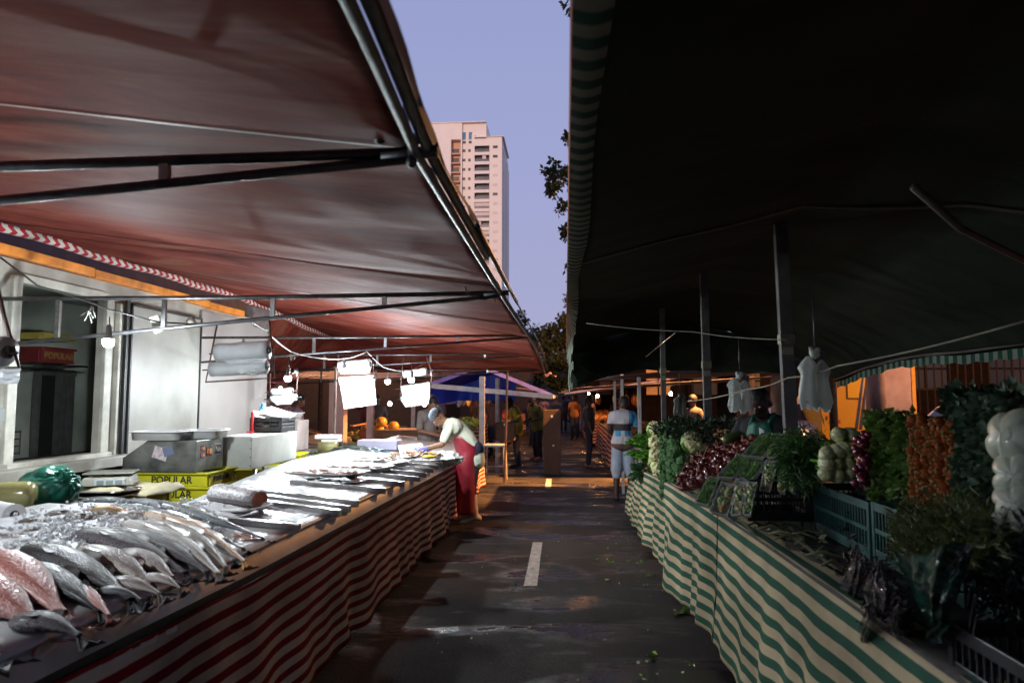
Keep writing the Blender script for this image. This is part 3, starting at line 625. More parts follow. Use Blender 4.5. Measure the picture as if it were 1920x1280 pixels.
FM = dict(grey=fish_mat('fish_grey', (.030, .024, .030), (.24, .205, .215), .25, 70, .55), pale=fish_mat('fish_pale', (.20, .155, .13), (.62, .55, .50), .2, 50, .15), tan=fish_mat('fish_tan', (.12, .085, .05), (.46, .38, .30), .22, 50, .2),
          orange=fish_mat('fish_orange', (.42, .20, .06), (.62, .45, .33), .22, 60, .2), black=fish_mat('fish_black', (.006, .006, .007), (.022, .02, .022), .14, 50, .3), navy=fish_mat('fish_navy', (.010, .015, .020), (.22, .25, .27), .12, 60, .3),
          pink=fish_mat('fish_pink', (.42, .15, .12), (.60, .33, .29), .18, 40, .12), brown=fish_mat('fish_brown', (.09, .065, .045), (.30, .26, .22), .25, 60, .3), yellow=fish_mat('fish_yellow', (.70, .30, .04), (.60, .50, .35), .25, 50, .2))
eye_m = M('fish_eye', (.02, .02, .02), .05); eye_w = M('fish_eye_ring', (.5, .48, .42), .2)
def fish(label, h, tl, kind, girth=.06, bend=.06, up=.03, fork=1, fins=True, blunt=1.0, tailc=None, eye=True):
    a = PT(*h, up=up); b = PT(*tl, up=.015)
    b.z = max(b.z, tabZ(min(b.x, -1.5), b.y)+.02)
    girth *= .82 if kind != 'pink' else .74
    b = a.lerp(b, .97); d = b-a; L_ = d.length; bend *= .42; n = Vector((-d.y, d.x, 0)).normalized()   # to the far side
    if n.y < 0: n = -n
    t = thing('fish', label, 'fish', (0, 0, 0), group='fish laid out on the ice'); base = a.lerp(b, .5); base.z -= girth*.6; t.location = base
    NS = 22; NR = 14; v = []; uv = []
    pr = [(0, .10), (.03, .38*blunt), (.08, .62*blunt), (.15, .84), (.26, 1.0), (.42, .97), (.6, .74), (.75, .48), (.87, .27), (.95, .19), (1, .22)]
    def C(s):
        p = a.lerp(b, s)+n*bend*L_*math.sin(PI*s*.95); p.z += .012*math.sin(PI*s)
        return p
    for i in range(NS+1):
        s = i/NS; w = interp(s, pr)*girth; p = C(s); tg = (C(min(1, s+.02))-C(max(0, s-.02))).normalized(); side = tg.cross(Vector((0, 0, 1))).normalized(); upv = side.cross(tg)
        if side.dot(n) < 0: side = -side
        hgt = w*(.62 if s < .8 else lerp(.62, .4, (s-.8)*5))
        for k in range(NR):
            q = 2*PI*k/NR; v.append(p+side*math.cos(q)*w+upv*(math.sin(q)*hgt)); uv.append((s*L_*1.5, .5+.5*math.cos(q-.35)))
    f = [(i*NR+k, i*NR+(k+1) % NR, (i+1)*NR+(k+1) % NR, (i+1)*NR+k) for i in range(NS) for k in range(NR)]+[tuple(range(NR))]
    g = MB(); g.add(v, f, uv); g.build('body', FM[kind], t, True, world=True)
    # tail fan
    e0 = C(1.0); tg = (C(1)-C(.94)).normalized(); side = tg.cross(Vector((0, 0, 1))).normalized(); tw = girth*.72; tl_ = girth*1.45
    g = MB(); P0 = []
    for j in range(9):
        u = j/8*2-1; ln = tl_*(.62+.38*abs(u)**1.3 if fork else .9-.12*abs(u)); P0.append(e0+tg*ln+side*tw*u*1.0+Vector((0, 0, -.1*ln+.006*math.sin(j*2.2))))
    g.add([e0+side*girth*.18*((j/8)*2-1)+Vector((0, 0, .002*math.cos(j*2))) for j in range(9)]+[e0+tg*tl_*.4+side*tw*.55*((j/8)*2-1)+Vector((0, 0, .004*math.sin(j*3)-.03*(e0.x > -1.7))) for j in range(9)]+P0,
          [(j, j+1, j+10, j+9) for j in range(8)]+[(j+9, j+10, j+19, j+18) for j in range(8)], [(j*.1, .6) for j in range(9)]*2+[(j*.1, .45) for j in range(9)])
    g.build('tail_fin', FM[tailc or kind], t, True, world=True, mods=[('SOLIDIFY', dict(thickness=.003))])
    if fins and kind != 'pink':
        for s0, s1, hh in ((.34, .56, .5), (.62, .74, .3)):
            g = MB(); pts = []
            for j in range(7):
                s = lerp(s0, s1, j/6); p = C(s); w = interp(s, pr)*girth; pts.append(p+n*w*.9+Vector((0, 0, w*.25)))
            top = [p+n*girth*hh*math.sin(PI*(.18+.8*j/6))*(1-.25*(j % 2))+Vector((0, 0, .008)) for j, p in enumerate(pts)]
            g.add(pts+top, [(j, j+1, j+8, j+7) for j in range(6)], [(0, .8)]*14); g.build('dorsal_fin', FM[kind], t, True, world=True)
        p = C(.24); g = MB(); q = p-n*girth*.45+Vector((0, 0, girth*.55)); tg = (C(.3)-C(.24)).normalized()
        g.add([q, q+tg*girth*1.0-n*girth*.35, q+tg*girth*1.15-n*girth*.1, q+tg*girth*.95+n*girth*.18], [(0, 1, 2, 3)], [(0, .6)]*4); g.build('pectoral_fin', FM[kind], t, world=True)
    if eye:
        p = C(.07); tg = (C(.1)-C(.04)).normalized(); w = interp(.07, pr)*girth
        q = p-n*w*.25+Vector((0, 0, w*.56)); g = MB(); g.ell(q, (girth*.15, girth*.15, girth*.07)); ew = g.build('eye', eye_w, t, True, world=True)
        g = MB(); g.ell(q+Vector((0, 0, girth*.045)), (girth*.09, girth*.09, girth*.045)); o = g.build('pupil', eye_m, ew, True); o.location = -Vector(t.location)
    # gill crescent
    g = MB(); p = C(.19); w = interp(.19, pr)*girth; tg = (C(.22)-C(.16)).normalized()
    g.tube([p+n*w*math.cos(q)*.93+Vector((0, 0, .625*w*math.sin(q)*.99))+tg*girth*.22*math.sin(q) for q in [lerp(.35, 2.5, k/8) for k in range(9)]], girth*.022, 5); g.build('gill_edge', FM['brown' if kind in ('tan', 'orange', 'yellow') else 'black'], t, True, world=True)
    return t
fish('largest grey scaled fish, its round head resting on the ice', (143, 996), (352, 1078), 'grey', .082, .10, .07)
fish('second grey scaled fish, lying just behind the largest grey one', (200, 993), (392, 1080), 'grey', .074, .13, .06)
fish('pale silver long fish between the grey fish and the tan fish', (222, 978), (412, 1086), 'pale', .072, .14, .06)
fish('tan brown long fish with a dark back, its tail curling to the counter lip', (262, 976), (424, 1072), 'tan', .062, .18, .06)
fish('long orange-backed fish with a golden forked tail hanging over the counter lip', (255, 962), (462, 1062), 'orange', .066, .12, .05, tailc='yellow')
fish('dark blue-black mackerel-like fish furthest along the row', (238, 936), (498, 1012), 'navy', .062, .08, .05)
fish('second dark blue-black fish, in front of the furthest one', (215, 946), (462, 1032), 'navy', .058, .08, .04)
fish('yellow and orange small fish lying crosswise on top of the ice', (168, 955), (272, 976), 'yellow', .055, .06, .07)
fish('plump pale fish half buried in ice in front of the large grey fish', (140, 1032), (286, 1100), 'pale', .085, .12, .05)
fish('plump pinkish fish squeezed against the tail of the largest grey fish', (214, 1036), (325, 1085), 'pale', .07, .12, .03)
fish('long black catfish with a raised dark fin in the foreground', (42, 1026), (250, 1130), 'black', .088, .08, .07, fork=0)
fish('second black catfish, left of the first and lower', (28, 1060), (192, 1150), 'black', .075, .06, .05, fork=0)
fish('big plump pink fish with an orange frayed tail near the bottom left corner', (-60, 1045), (118, 1155), 'pink', .135, .10, .07, tailc='pink')
fish('second big pink fish, cut by the left edge of the picture', (-110, 1090), (72, 1178), 'pink', .125, .10, .05)
fish('dark tailed fish at the very bottom left corner', (-190, 1180), (-10, 1222), 'navy', .09, .05, .04)
fish('small pale fish at the left edge on the ice', (-40, 1015), (98, 1022), 'pale', .055, .12, .03)
fish('small silver fish above the left edge one', (28, 1002), (105, 1014), 'pale', .045, .12, .03)
fish('small olive-backed fish in the back row left of the ice', (25, 985), (118, 988), 'brown', .05, .1, .03)
fish('brown-backed fish at the back edge of the ice under the sheet metal', (78, 972), (182, 968), 'brown', .06, .15, .03)
fish('small brown fish touching the left edge in the back row', (-60, 1000), (40, 1000), 'brown', .05, .1, .03)
fish('thin silver fish lying near the tails of the pale fish', (262, 1082), (338, 1108), 'pale', .035, .1, .02, fins=False)
fish('thin dark silver fish overlapping the black tails', (176, 1108), (268, 1128), 'navy', .032, .1, .02, fins=False)
fish('silver fish squeezed under the tails at the counter lip', (196, 1092), (300, 1118), 'pale', .05, .1, .02)
fish('reddish fish beside the two black ones', (96, 1092), (205, 1160), 'pink', .05, .1, .02)
fish('grey fish lying flat along the lip nearest the corner', (20, 1165), (150, 1200), 'grey', .06, .1, .02)
fish('dark silver fish between the tan one and the orange one', (262, 966), (440, 1058), 'navy', .05, .12, .03)
fish('pale fish resting on the ice behind the grey pair', (210, 968), (330, 985), 'pale', .06, .2, .05)
fish('brown fish resting on the ice near the yellow one', (118, 975), (215, 978), 'brown', .055, .2, .05)
fish('pale fish at the left edge between the pink fish and the ice', (-60, 1040), (60, 1052), 'pale', .06, .15, .04)
fish('slim dark fish lying behind the yellow crate edge', (150, 938), (300, 950), 'navy', .045, .05, .02, fins=False)

# ---------------------------------------------------------------- steel divider bars across the tray field
bars = [((412, 975), (562, 989)), ((478, 941), (638, 962)), ((471, 929), (655, 954)), ((466, 919), (671, 944)), ((545, 904), (723, 920)), ((600, 893), (758, 907)), ((650, 885), (787, 898)), ((668, 878), (800, 890)), ((690, 871), (813, 882)), ((700, 865), (822, 876)), ((720, 860), (830, 870))]
blot = M('bar_steel', (.35, .36, .36), .25, 1, .4, 7, .05, 40, col2=(.7, .71, .72), detail=8)
for i, (a, b) in enumerate(bars):
    p, q = PT(*a, up=.02), PT(*b, up=.02); d = (q-p).normalized(); nrm = Vector((-d.y, d.x, 0)); g = MB(); w_ = .028; h_ = .022
    sec = [(-w_, -h_), (-w_, h_*.8), (-w_*.9, h_), (w_*.9, h_), (w_, h_*.8), (w_, -h_)]
    vs = []
    for s in range(9):
        c = p.lerp(q, s/8)+Vector((0, 0, .002*nz((s, i, 0))))
        vs += [c+nrm*x+Vector((0, 0, z)) for x, z in sec]
    g.add(vs, [(s*6+k, s*6+k+1, s*6+k+7, s*6+k+6) for s in range(8) for k in range(5)]+[(0, 1, 2, 3, 4, 5)[::-1], tuple(48+k for k in range(6))])
    single(g, 'divider_bar', blot, ORD[i]+' steel divider bar across the iced counter, counted from the near fish', 'divider', 'steel divider bars on the iced counter')

def tray(name, label, c, L_, W_, H, mat, rz=0, flare=1.18, group=None, cat='tray', tiltx=0):
    t = thing(name, label, cat, c, rz, group); g = MB(); n = 5
    def ring(s, z, o=0):
        pts = []
        for k in range(28):
            q = 2*PI*k/28; cx, cy = math.cos(q), math.sin(q); m = (abs(cx)**n+abs(cy)**n)**(-1/n); pts.append(((L_/2*s+o)*cx*m, (W_/2*s+o)*cy*m, z))
        return pts
    rings = [ring(1, .003), ring(1.04, .008), ring(flare, H), ring(flare, H+.002, .02), ring(flare, H-.006, .022), ring(flare, H-.008, .003), ring(1.05, -.0, .004), ring(.8, 0, 0)]
    v = [p for r in rings for p in r]; f = [(j*28+k, j*28+(k+1) % 28, (j+1)*28+(k+1) % 28, (j+1)*28+k) for j in range(len(rings)-1) for k in range(28)]+[tuple(range(28))]
    g.add(v, f); g.build('shell', mat, t, True); t.rotation_euler = (tiltx, 0, rz); return t
def ontab(px, py, up=.0):
    p = PT(px, py, up); return p
fillet_m = M('fillet', (.42, .14, .11), .2, 0, .3, 18, .1, 40, col2=(.72, .50, .44), coat=.5, detail=6)
squid_m = M('squid_meat', (.52, .36, .32), .22, 0, .3, 20, .1, 40, col2=(.74, .64, .58), coat=.5)
prawn_m = M('prawn', (.30, .16, .08), .25, 0, .4, 30, .1, 60, col2=(.46, .30, .20), coat=.4)
def pieces(t, n, L_, W_, z, kind, mat, s, name, hump=.0):
    for i in range(n):
        g = MB(); x = U(-.42, .42)*L_; y = U(-.4, .4)*W_; zz = z+hump*(1-(2*x/L_)**2)*(1-(2*y/W_)**2)*U(.4, 1)
        if kind == 'slab': g.ell((x, y, zz), (s*U(.7, 1.1), s*.55, s*.22), Euler((U(-.2, .2), U(-.2, .2), U(-.4, .4))), 12, 7, .25, 2, i)
        else:
            a0 = U(0, 6.28); g.tube([(x+s*math.cos(a0+q*.5)*.6, y+s*math.sin(a0+q*.5)*.6, zz+.004*q) for q in range(6)], [s*.12, s*.22, s*.24, s*.2, s*.13, s*.04], 7)
        g.build(name, mat, t, True)
t = tray('fillet_tray', 'white tray of red fish fillets, nearest of the white trays on the ice', ontab(613, 893), .60, .34, .05, white_plastic, rz=-.25); pieces(t, 12, .56, .3, .035, 'slab', fillet_m, .075, 'fillet')
t = tray('fillet_tray', 'white tray of pale squid pieces behind the red fillet tray', ontab(664, 882), .62, .36, .05, white_plastic, rz=-.25); pieces(t, 14, .58, .3, .04, 'slab', squid_m, .07, 'squid_piece')
t = tray('fillet_tray', 'heaped tray of pinkish squid with a stained rim, furthest of the three', ontab(702, 872), .60, .36, .05, white_plastic, rz=-.25); pieces(t, 26, .56, .34, .045, 'slab', squid_m, .06, 'squid_piece', .05)
t = tray('steel_tray', 'shallow steel tray of small dark silver fish in front of the fillets', ontab(608, 903), .66, .30, .03, stainless, rz=-.28); pieces(t, 14, .6, .26, .025, 'slab', FM['navy'], .06, 'small_fish')
t = tray('prawn_tray', 'steel tray piled with brown prawns at the far end of the counter', ontab(782, 862), .80, .42, .03, stainless, rz=-.12); pieces(t, 90, .78, .42, .04, 'curl', prawn_m, .055, 'prawn', .06)
# yellow squeezed pieces + white bag by the worker
g = MB()
for i in range(9): p = PT(U(800, 822), U(848, 856), .07); g.ell(p, (.07, .03, .02), Euler((0, 0, U(-.5, .5))), 10, 6)
single(g, 'yellow_fillets', M('yellow_fillet', (.62, .45, .03), .3, 0, .2, 9), 'bright yellow fish pieces beside the prawns, at the gloved hands', 'fish pieces', smooth=True)
def crumple(name, label, c, r, mat, cat, js=3.2, jit=.35, n=28, tip=None, rot=None, seed=1, group=None):
    g = MB(); g.ell((0, 0, 0), r, rot, n*2, n, jit, js, seed)
    g.v = [(p[0]+.06*r[0]*nz(p, 22, seed)*2, p[1]+.06*r[1]*nz(p, 22, seed+3)*2, p[2]+.05*r[2]*nz(p, 22, seed+5)*2) for p in g.v]
    g.v = [(p[0]+c[0], p[1]+c[1], p[2]+c[2]) for p in g.v]
    return single(g, name, mat, label, cat, group, True)
white_bag = M('white_bag', (.66, .69, .68), .3, 0, .1, 9, .6, 14, transl=.3)
crumple('plastic_bag', 'crumpled white plastic bag on the counter between the worker and the prawns', ontab(838, 860, .04), (.20, .16, .09), white_bag, 'bag', seed=4)
g = MB(); q = [PT(746, 846, .02), PT(790, 840, .02), PT(800, 852, .02), PT(752, 858, .05)]
g.grid(lambda a, b: q[0].lerp(q[1], a).lerp(q[3].lerp(q[2], a), b)+Vector((0, 0, .08*(1-b)+.01*nz((a*6, b*6, 0)))), 14, 8); single(g, 'paper_sheet', foam, 'white curled sheet behind the prawns', 'paper', smooth=True)
# salmon chunk with silver skin on a white foam tray
t = thing('salmon_chunk', 'thick cut salmon piece with silver skin and red cut face on the counter', 'salmon', ontab(452, 950))
g = MB(); ax = Vector((.92, -.35, -.05)); c0 = Vector((-.20, .07, .075)); g.tube([c0+ax*s for s in (0, .1, .2, .3, .38)], [.085, .09, .085, .078, .072], 20, flat=.72); g.build('skin', fish_mat('salmon_skin', (.28, .24, .24), (.62, .6, .6), .15, 70, .3), t, True)
g = MB(); m_ = Matrix.Rotation(-.36, 3, 'Z'); 
for s, e in ((.384, 1), (-.004, -1)):
    pts = []; cc = c0+ax*s; r = .068 if s > 0 else .08; a = ax.cross(Vector((0, 0, 1))).normalized(); b = a.cross(ax).normalized()
    for k in range(20): pts.append(cc+a*math.cos(k*PI/10)*r+b*math.sin(k*PI/10)*r*.72)
    g.add(pts+[cc+ax*.006*e], [(k, (k+1) % 20, 20) for k in range(20)])
g.build('cut_face', M('salmon_flesh', (.36, .08, .04), .35, 0, .4, 24, .1, 60, coat=.3), t)
tray('foam_tray', 'ribbed white foam tray lying in front of the salmon piece', ontab(425, 955), .42, .26, .03, foam, rz=-.3)
tray('foam_tray', 'flat white foam tray half under the near dark fish', ontab(395, 968), .38, .26, .02, foam, rz=-.2)
# red scraps near the end of the dark fish
g = MB()
for i in range(12): p = PT(U(440, 480), U(1000, 1012), .01); g.ell(p, (.045, .018, .008), Euler((0, 0, U(-.6, .2))), 8, 5)
single(g, 'fish_scraps', fillet_m, 'small heap of red fish scraps beside the dark fish tails', 'fish pieces', smooth=True)

# ---------------------------------------------------------------- back counters and what stands on them
def table(name, label, x0, x1, y0, y1, z, mat, th=.04):
    t = thing(name, label, 'table', ((x0+x1)/2, (y0+y1)/2, 0)); g = MB(); g.box(((x0+x1)/2, (y0+y1)/2, z-th/2), (x1-x0, y1-y0, th)); g.build('top', mat, t, world=True, bevel=.004)
    for a in (x0+.05, x1-.05):
        for b in (y0+.05, y1-.05): g = MB(); g.box((a, b, (z-th)/2), (.035, .035, z-th)); g.build('leg', dark_steel, t, world=True)
table('side_table', 'wet metal side table behind the near fish', -3.98, -3.0, 2.5, 4.6, .98, M('dull_zinc', (.20, .20, .18), .4, .6, .4, 6, detail=8))
table('side_table', 'low wooden table under the nearest yellow crate', -4.05, -2.95, 4.72, 5.3, .80, wood)
table('side_table', 'lower wooden table under the stack of three yellow crates', -4.05, -2.95, 5.5, 6.35, .68, wood)
g = MB(); g.box((-3.12, 3.55, .995), (.35, 1.5, .012), rz=.05); single(g, 'metal_sheet', M('sheet_metal', (.42, .43, .38), .3, .8, .3, 5), 'bright sheet of metal on the side table behind the near fish', 'metal sheet')
# green knotted bag
t = thing('plastic_bag', 'dark green knotted plastic bag on the side table', 'bag', PY(92, 950, 4.0)+Vector((0, 0, -.0)))
gb = M('green_bag', (.008, .13, .085), .3, 0, .25, 9, .5, 18, transl=.15)
g = MB()
def gbag(a, b):
    th = a*2*PI; ph = b*PI; kx, kz = Vector((.78, -.30, .42)).normalized(), None
    d = Vector((math.sin(ph)*math.cos(th), math.sin(ph)*math.sin(th), math.cos(ph)))
    axis = Vector((.72, -.25, .5)).normalized(); q = axis.to_track_quat('Z', 'Y'); pl = .035*math.sin(th*13)*max(0, 1-ph/1.3)*math.sin(ph)*2.2
    r = .155*(1+.12*nz(d, 2.2, 3)+.03*nz(d, 9, 2)+pl); off = .0
    if ph < .35: r *= 1+.10*(1-ph/.35)-.25*math.exp(-((ph-.25)/.08)**2)
    p = q@(d*r); p.z = max(p.z*.85, -.115); p.x *= 1.12
    return p+Vector((0, 0, .118))
g.grid(gbag, 72, 40); g.build('sack', gb, t, True)
g = MB(); ax = Vector((.72, -.25, .5)).normalized(); o = Vector((0, 0, .118))+Vector((ax.x*.15*1.12, ax.y*.15, ax.z*.15*.85))
for k in range(7):
    e = Vector((U(-1, 1), U(-1, 1), U(-1, 1)))*.03; g.tube([o, o+ax*.025+e*.5, o+ax*.045+e], [.012, .016, .004], 6)
g.build('knot', gb, t, True)
# yellowish roll of film, white paper roll
p = PY(25, 928, 3.7); g = MB(); g.tube([p+Vector((-.42, -.12, 0)), p+Vector((.07, .02, 0)), p+Vector((.095, .028, 0)), p+Vector((.10, .03, 0))], [.078, .078, .07, .03], 28); single(g, 'film_roll', M('film_roll', (.34, .32, .13), .18, 0, .12, 9, coat=.5), 'thick yellowish roll of plastic film at the left edge', 'roll', smooth=True)
p = PY(27, 965, 3.3); t = thing('paper_roll', 'white paper roll with a dark core, left of the near fish', 'roll', p-Vector((0, 0, .055))); g = MB()
d = Vector((.9, -.42, 0)).normalized(); g.tube([Vector((0, 0, .055))-d*.42, Vector((0, 0, .055))], .055, 24, cap=False); g.build('paper', foam, t, True)
g = MB(); g.lathe([(.056, 0), (.022, .001), (.022, -.06)], (0, 0, .055), 24, d.to_track_quat('Z', 'Y').to_euler()); g.build('end_face', foam, t)
g = MB(); g.lathe([(.0225, .001), (.018, .001), (.018, -.1), (.001, -.1)], (0, 0, .0555), 16, d.to_track_quat('Z', 'Y').to_euler()); g.build('core', M('card_core', (.08, .06, .05), .8), t)
# stack of steel trays
for i, (px, py, lab) in enumerate([(180, 934, 'lower steel tray of the pair beside the green bag'), (186, 924, 'upper steel tray of the pair beside the green bag')]):
    tray('steel_tray', lab, PY(px, py, 4.7), .40, .24, .03, M('bright_tray', (.75, .76, .78), .12, 1, .1, 5), rz=-.15+i*.1)
table('crate_stand', 'small stand under the steel trays', -3.95, -3.0, 4.62, 4.7, .9, wood)
# crates
base = .80
L1 = (-3.26, 4.95)
t = fish_crate('fish_crate', 'yellow crate with upside-down lettering under the tan cloth and the scale', (-3.42, 5.0, base), 0, yellow_plastic, 'POPULAR', (.72, .42, .19), flip=True)
def draped(c, L_, W_, mat, label, name='cloth', drop=.06, rz=0, seed=0):
    g = MB(); m = Matrix.Rotation(rz, 3, 'Z')
    def fn(a, b):
        x, y = (a-.5)*L_*1.12, (b-.5)*W_*1.14; e = max(abs(x)-L_/2, abs(y)-W_/2, 0)
        return Vector(c)+m@Vector((x+.01*nz((y*8, x, seed)), y+.01*nz((x*8, y, seed)), .02*nz((x*7, y*7, seed))+.012*abs(math.sin(x*22+y*9))+.014-min(e*1.2, drop)))
    g.grid(fn, 40, 26); return single(g, name, mat, label, 'cloth', smooth=True, mods=[('SOLIDIFY', dict(thickness=.006))])
draped((-3.42, 5.0, base+.205), .76, .46, M('tan_cloth', (.42, .38, .24), .8, 0, .2, 6, .3, 20), 'tan cloth draped over the nearest yellow crate', drop=.05, seed=3)
for i in range(3):
    fish_crate('fish_crate', ['bottom', 'middle', 'top'][i]+' yellow lettered crate of the stack of three under the steel case', (-3.38, 5.95, .681+i*.122), .0, yellow_plastic, 'POPULAR', (.66, .52, .118))
# digital scale
def scale(c, rz, s=1.0, lab='grey digital weighing scale on the tan cloth'):
    t = thing('weighing_scale', lab, 'scale', c, rz); g = MB(); g.box((0, 0, .05*s), (.30*s, .26*s, .06*s), taper=1.15); g.build('body', M('scale_body', (.22, .21, .17), .45, 0, .2, 9), t, bevel=.008)
    g = MB(); g.box((0, .02*s, .105*s), (.33*s, .24*s, .012*s)); g.box((0, .02*s, .09*s), (.08*s, .08*s, .03*s)); g.build('platter', M('scale_plate', (.36, .36, .32), .35, .7, .2, 9), t, bevel=.004)
    g = MB(); g.box((.03*s, -.148*s, .048*s), (.20*s, .02*s, .045*s)); d = g.build('display', M('display_grey', (.45, .50, .50), .3, 0, .1, 9), t, bevel=.002)
    for k in range(3): g = MB(); g.box((.03*s+(k-1)*.06*s, -.160*s, .048*s), (.045*s, .004, .028*s)); g.build('digit_window', M('lcd', (.22, .25, .25), .25), d)
    return t
scale((-3.40, 4.93, base+.225), .38)
# steel case with card stickers
def steel_case():
    t = thing('steel_case', 'scratched steel wedge-shaped case with card stickers on top of the yellow crates', 'case', (-3.45, 5.90, 1.047)); W2, D2, H2 = .60, .46, .27
    g = MB(); a, b = -.36, .30
    v = [(a, -D2/2, 0), (b, -D2/2, 0), (b, D2/2, 0), (a, D2/2, 0), (a, -D2/2, .12), (a+.22, -D2/2, H2), (b, -D2/2, H2), (b, D2/2, H2), (a+.22, D2/2, H2), (a, D2/2, .12)]
    g.add(v, [(3, 2, 1, 0), (0, 1, 6, 5, 4), (2, 3, 9, 8, 7), (1, 2, 7, 6), (4, 5, 8, 9), (5, 6, 7, 8), (0, 4, 9, 3)]); g.build('body', M('scratched_steel', (.17, .18, .17), .35, .8, .4, 7, .1, 30, col2=(.36, .37, .35), detail=9), t, bevel=.004)
    X = b+.002; purple = M('sticker_purple', (.06, .02, .08), .5); rr = M('sticker_red', (.5, .05, .03), .5); yy = M('sticker_yellow', (.62, .36, .03), .5); wh = M('sticker_white', (.6, .6, .6), .5); bl = M('sticker_black', (.02, .02, .03), .4)
    def sq(y, z, w_, h_, m, n='sticker', off=0.0): g = MB(); g.box((X+off, y, z), (.002, w_, h_)); return g.build(n, m, t)
    def disc(par, y, z, r, m, off): g = MB(); g.lathe([(r, 0), (r, .002), (.0005, .002)], (X+off, y, z), 20, Euler((0, PI/2, 0))); g.build('emblem', m, par)
    for y, z in ((-.13, .20), (-.13, .14), (-.02, .165)):
        k = 1.0 if y < -.1 else 1.55; s = sq(y, z, .085*(.8 if k == 1 else 1.1), .05*k, purple); disc(s, y-.016*k, z, .017*k, rr, .001); disc(s, y+.014*k, z, .017*k, yy, .0022)
    s = sq(.13, .175, .11, .095, wh); g = MB(); g.box((X+.0015, .13, .175), (.002, .10, .085)); g.build('emblem', bl, s)
    text('elo', .055, wh, t, (X+.0035, .145, .17), (PI/2, 0, PI/2)); disc(s, .095, .19, .012, yy, .003); disc(s, .100, .165, .010, M('sticker_blue', (.03, .2, .5), .5), .003)
    g = MB(); g.box((-.02, -D2/2-.002, .16), (.13, .002, .10), rot=Euler((0, .3, 0))); g.build('sticker', M('sticker_pink', (.5, .42, .44), .5, 0, .4, 40), t)
    g = MB(); g.box((.05, -D2/2-.0035, .18), (.09, .002, .08), rot=Euler((0, -.3, 0))); g.build('sticker', M('sticker_dullblue', (.12, .14, .22), .5), t)
steel_case()
tray('foam_tray', 'deep white tray on top of the steel case, left of the pair', (-3.53, 5.80, 1.321), .40, .32, .075, foam, rz=.1, flare=1.1)
tray('foam_tray', 'white tray overlapping the first on top of the steel case', (-3.30, 6.06, 1.322), .32, .32, .07, foam, rz=.15, flare=1.1)
# white box on legs
def white_box():
    t = thing('cold_box', 'big white boxed cold counter on splayed metal legs behind the tray field', 'counter', (-3.25, 6.75, 0))
    c = (-3.09, 6.76); g = MB(); g.box((c[0], c[1], 1.17), (.34, 1.08, .30), rz=.0); g.build('box', M('box_white', (.46, .47, .42), .45, 0, .2, 3.5, col2=(.58, .59, .55), detail=8), t, world=True, bevel=.008)
    m = Matrix.Rotation(.0, 3, 'Z')
    for a in (-.15, .15):
        for b in (-.42, .42):
            p = Vector((c[0], c[1], 0))+m@Vector((a, b, 0)); q = Vector((c[0], c[1], 0))+m@Vector((a*1.1, b*1.28, 0)); g = MB(); g.tube([q, p+Vector((0, 0, 1.01))], .018, 8); g.build('leg', steel, t, True, world=True)
    for b in (-.3, 0, .3):
        p = Vector((c[0], c[1], 0))+m@Vector((-.313, b, 0))
    g = MB()
    for z in (1.05, 1.13, 1.21, 1.29):
        p = Vector((c[0], c[1], z))+m@Vector((.16, -.542, 0)); g.ell(p, (.006, .006, .006), nu=8, nv=5)
    g.build('rivets', black_rubber, t, True, world=True)
    return c, m
wc, wm = white_box()
crumple('folded_bag', 'dark purple plastic folded under the white cold box', (-3.45, 6.2, .965), (.25, .12, .04), M('purple_plastic', (.04, .02, .09), .35, 0, .3, 9), 'bag', seed=8)
# black crate with foam trays on the white box
def vented_crate(name, label, c, dims, mat, rz=0, group=None, slots=7):
    t = thing(name, label, 'crate', c, rz, group); L_, W_, H = dims
    g = MB(); g.box((0, 0, .01), (L_-.02, W_-.02, .016))
    for s in (-1, 1):
        g.box((s*(L_/2-.008), 0, H-.02), (.016, W_, .04)); g.box((0, s*(W_/2-.008), H-.02), (L_-.034, .014, .04)); g.box((s*(L_/2-.008), 0, .03), (.014, W_-.02, .05)); g.box((0, s*(W_/2-.008), .03), (L_-.034, .012, .05)); g.box((s*(L_/2-.008), 0, H*.52), (.013, W_-.02, .02)); g.box((0, s*(W_/2-.008), H*.52), (L_-.034, .011, .02))
        for k in (-1, 1): g.box((s*(L_/2-.012), k*(W_/2-.012), H/2), (.026, .026, H-.002))
    g.build('frame', mat, t, bevel=.003)
    for s in (-1, 1):
        g = MB(); n = int(L_/.034)
        for k in range(n): g.box((-L_/2+.03+k*(L_-.06)/(n-1), s*(W_/2-.009), H/2), (.0075, .008, H-.05))
        g.build('slatted_side', mat, t)
        g = MB(); n = int(W_/.03)
        for k in range(n): g.box((s*(L_/2-.009), -W_/2+.03+k*(W_-.06)/(n-1), H/2), (.008, .009, H-.05))
        g.build('slatted_end', mat, t)
    return t
bc = Vector((wc[0], wc[1], 1.327))+wm@Vector((.0, .30, 0))
t = vented_crate('black_crate', 'black plastic crate with white papers sticking out, on the white cold box', bc, (.34, .36, .15), black_plastic, 0)
g = MB(); g.box((.0, -.169, .05), (.06, .004, .04)); g.build('sticker', M('sticker_cream', (.55, .5, .25), .5), t)
for k in range(4):
    g = MB(); q = bc+Vector((U(-.08, .06), U(-.05, .05), .10)); e = Euler((U(-.3, .3), U(-.4, .3), U(-.6, .6)))
    g.box(q+Vector((0, 0, .03*k)), (.30, .24, .004), rot=e); single(g, 'paper_sheet', foam, ['lowest', 'lower middle', 'upper middle', 'topmost'][k]+' white sheet sticking out of the black crate', 'paper', 'white sheets in the black crate')
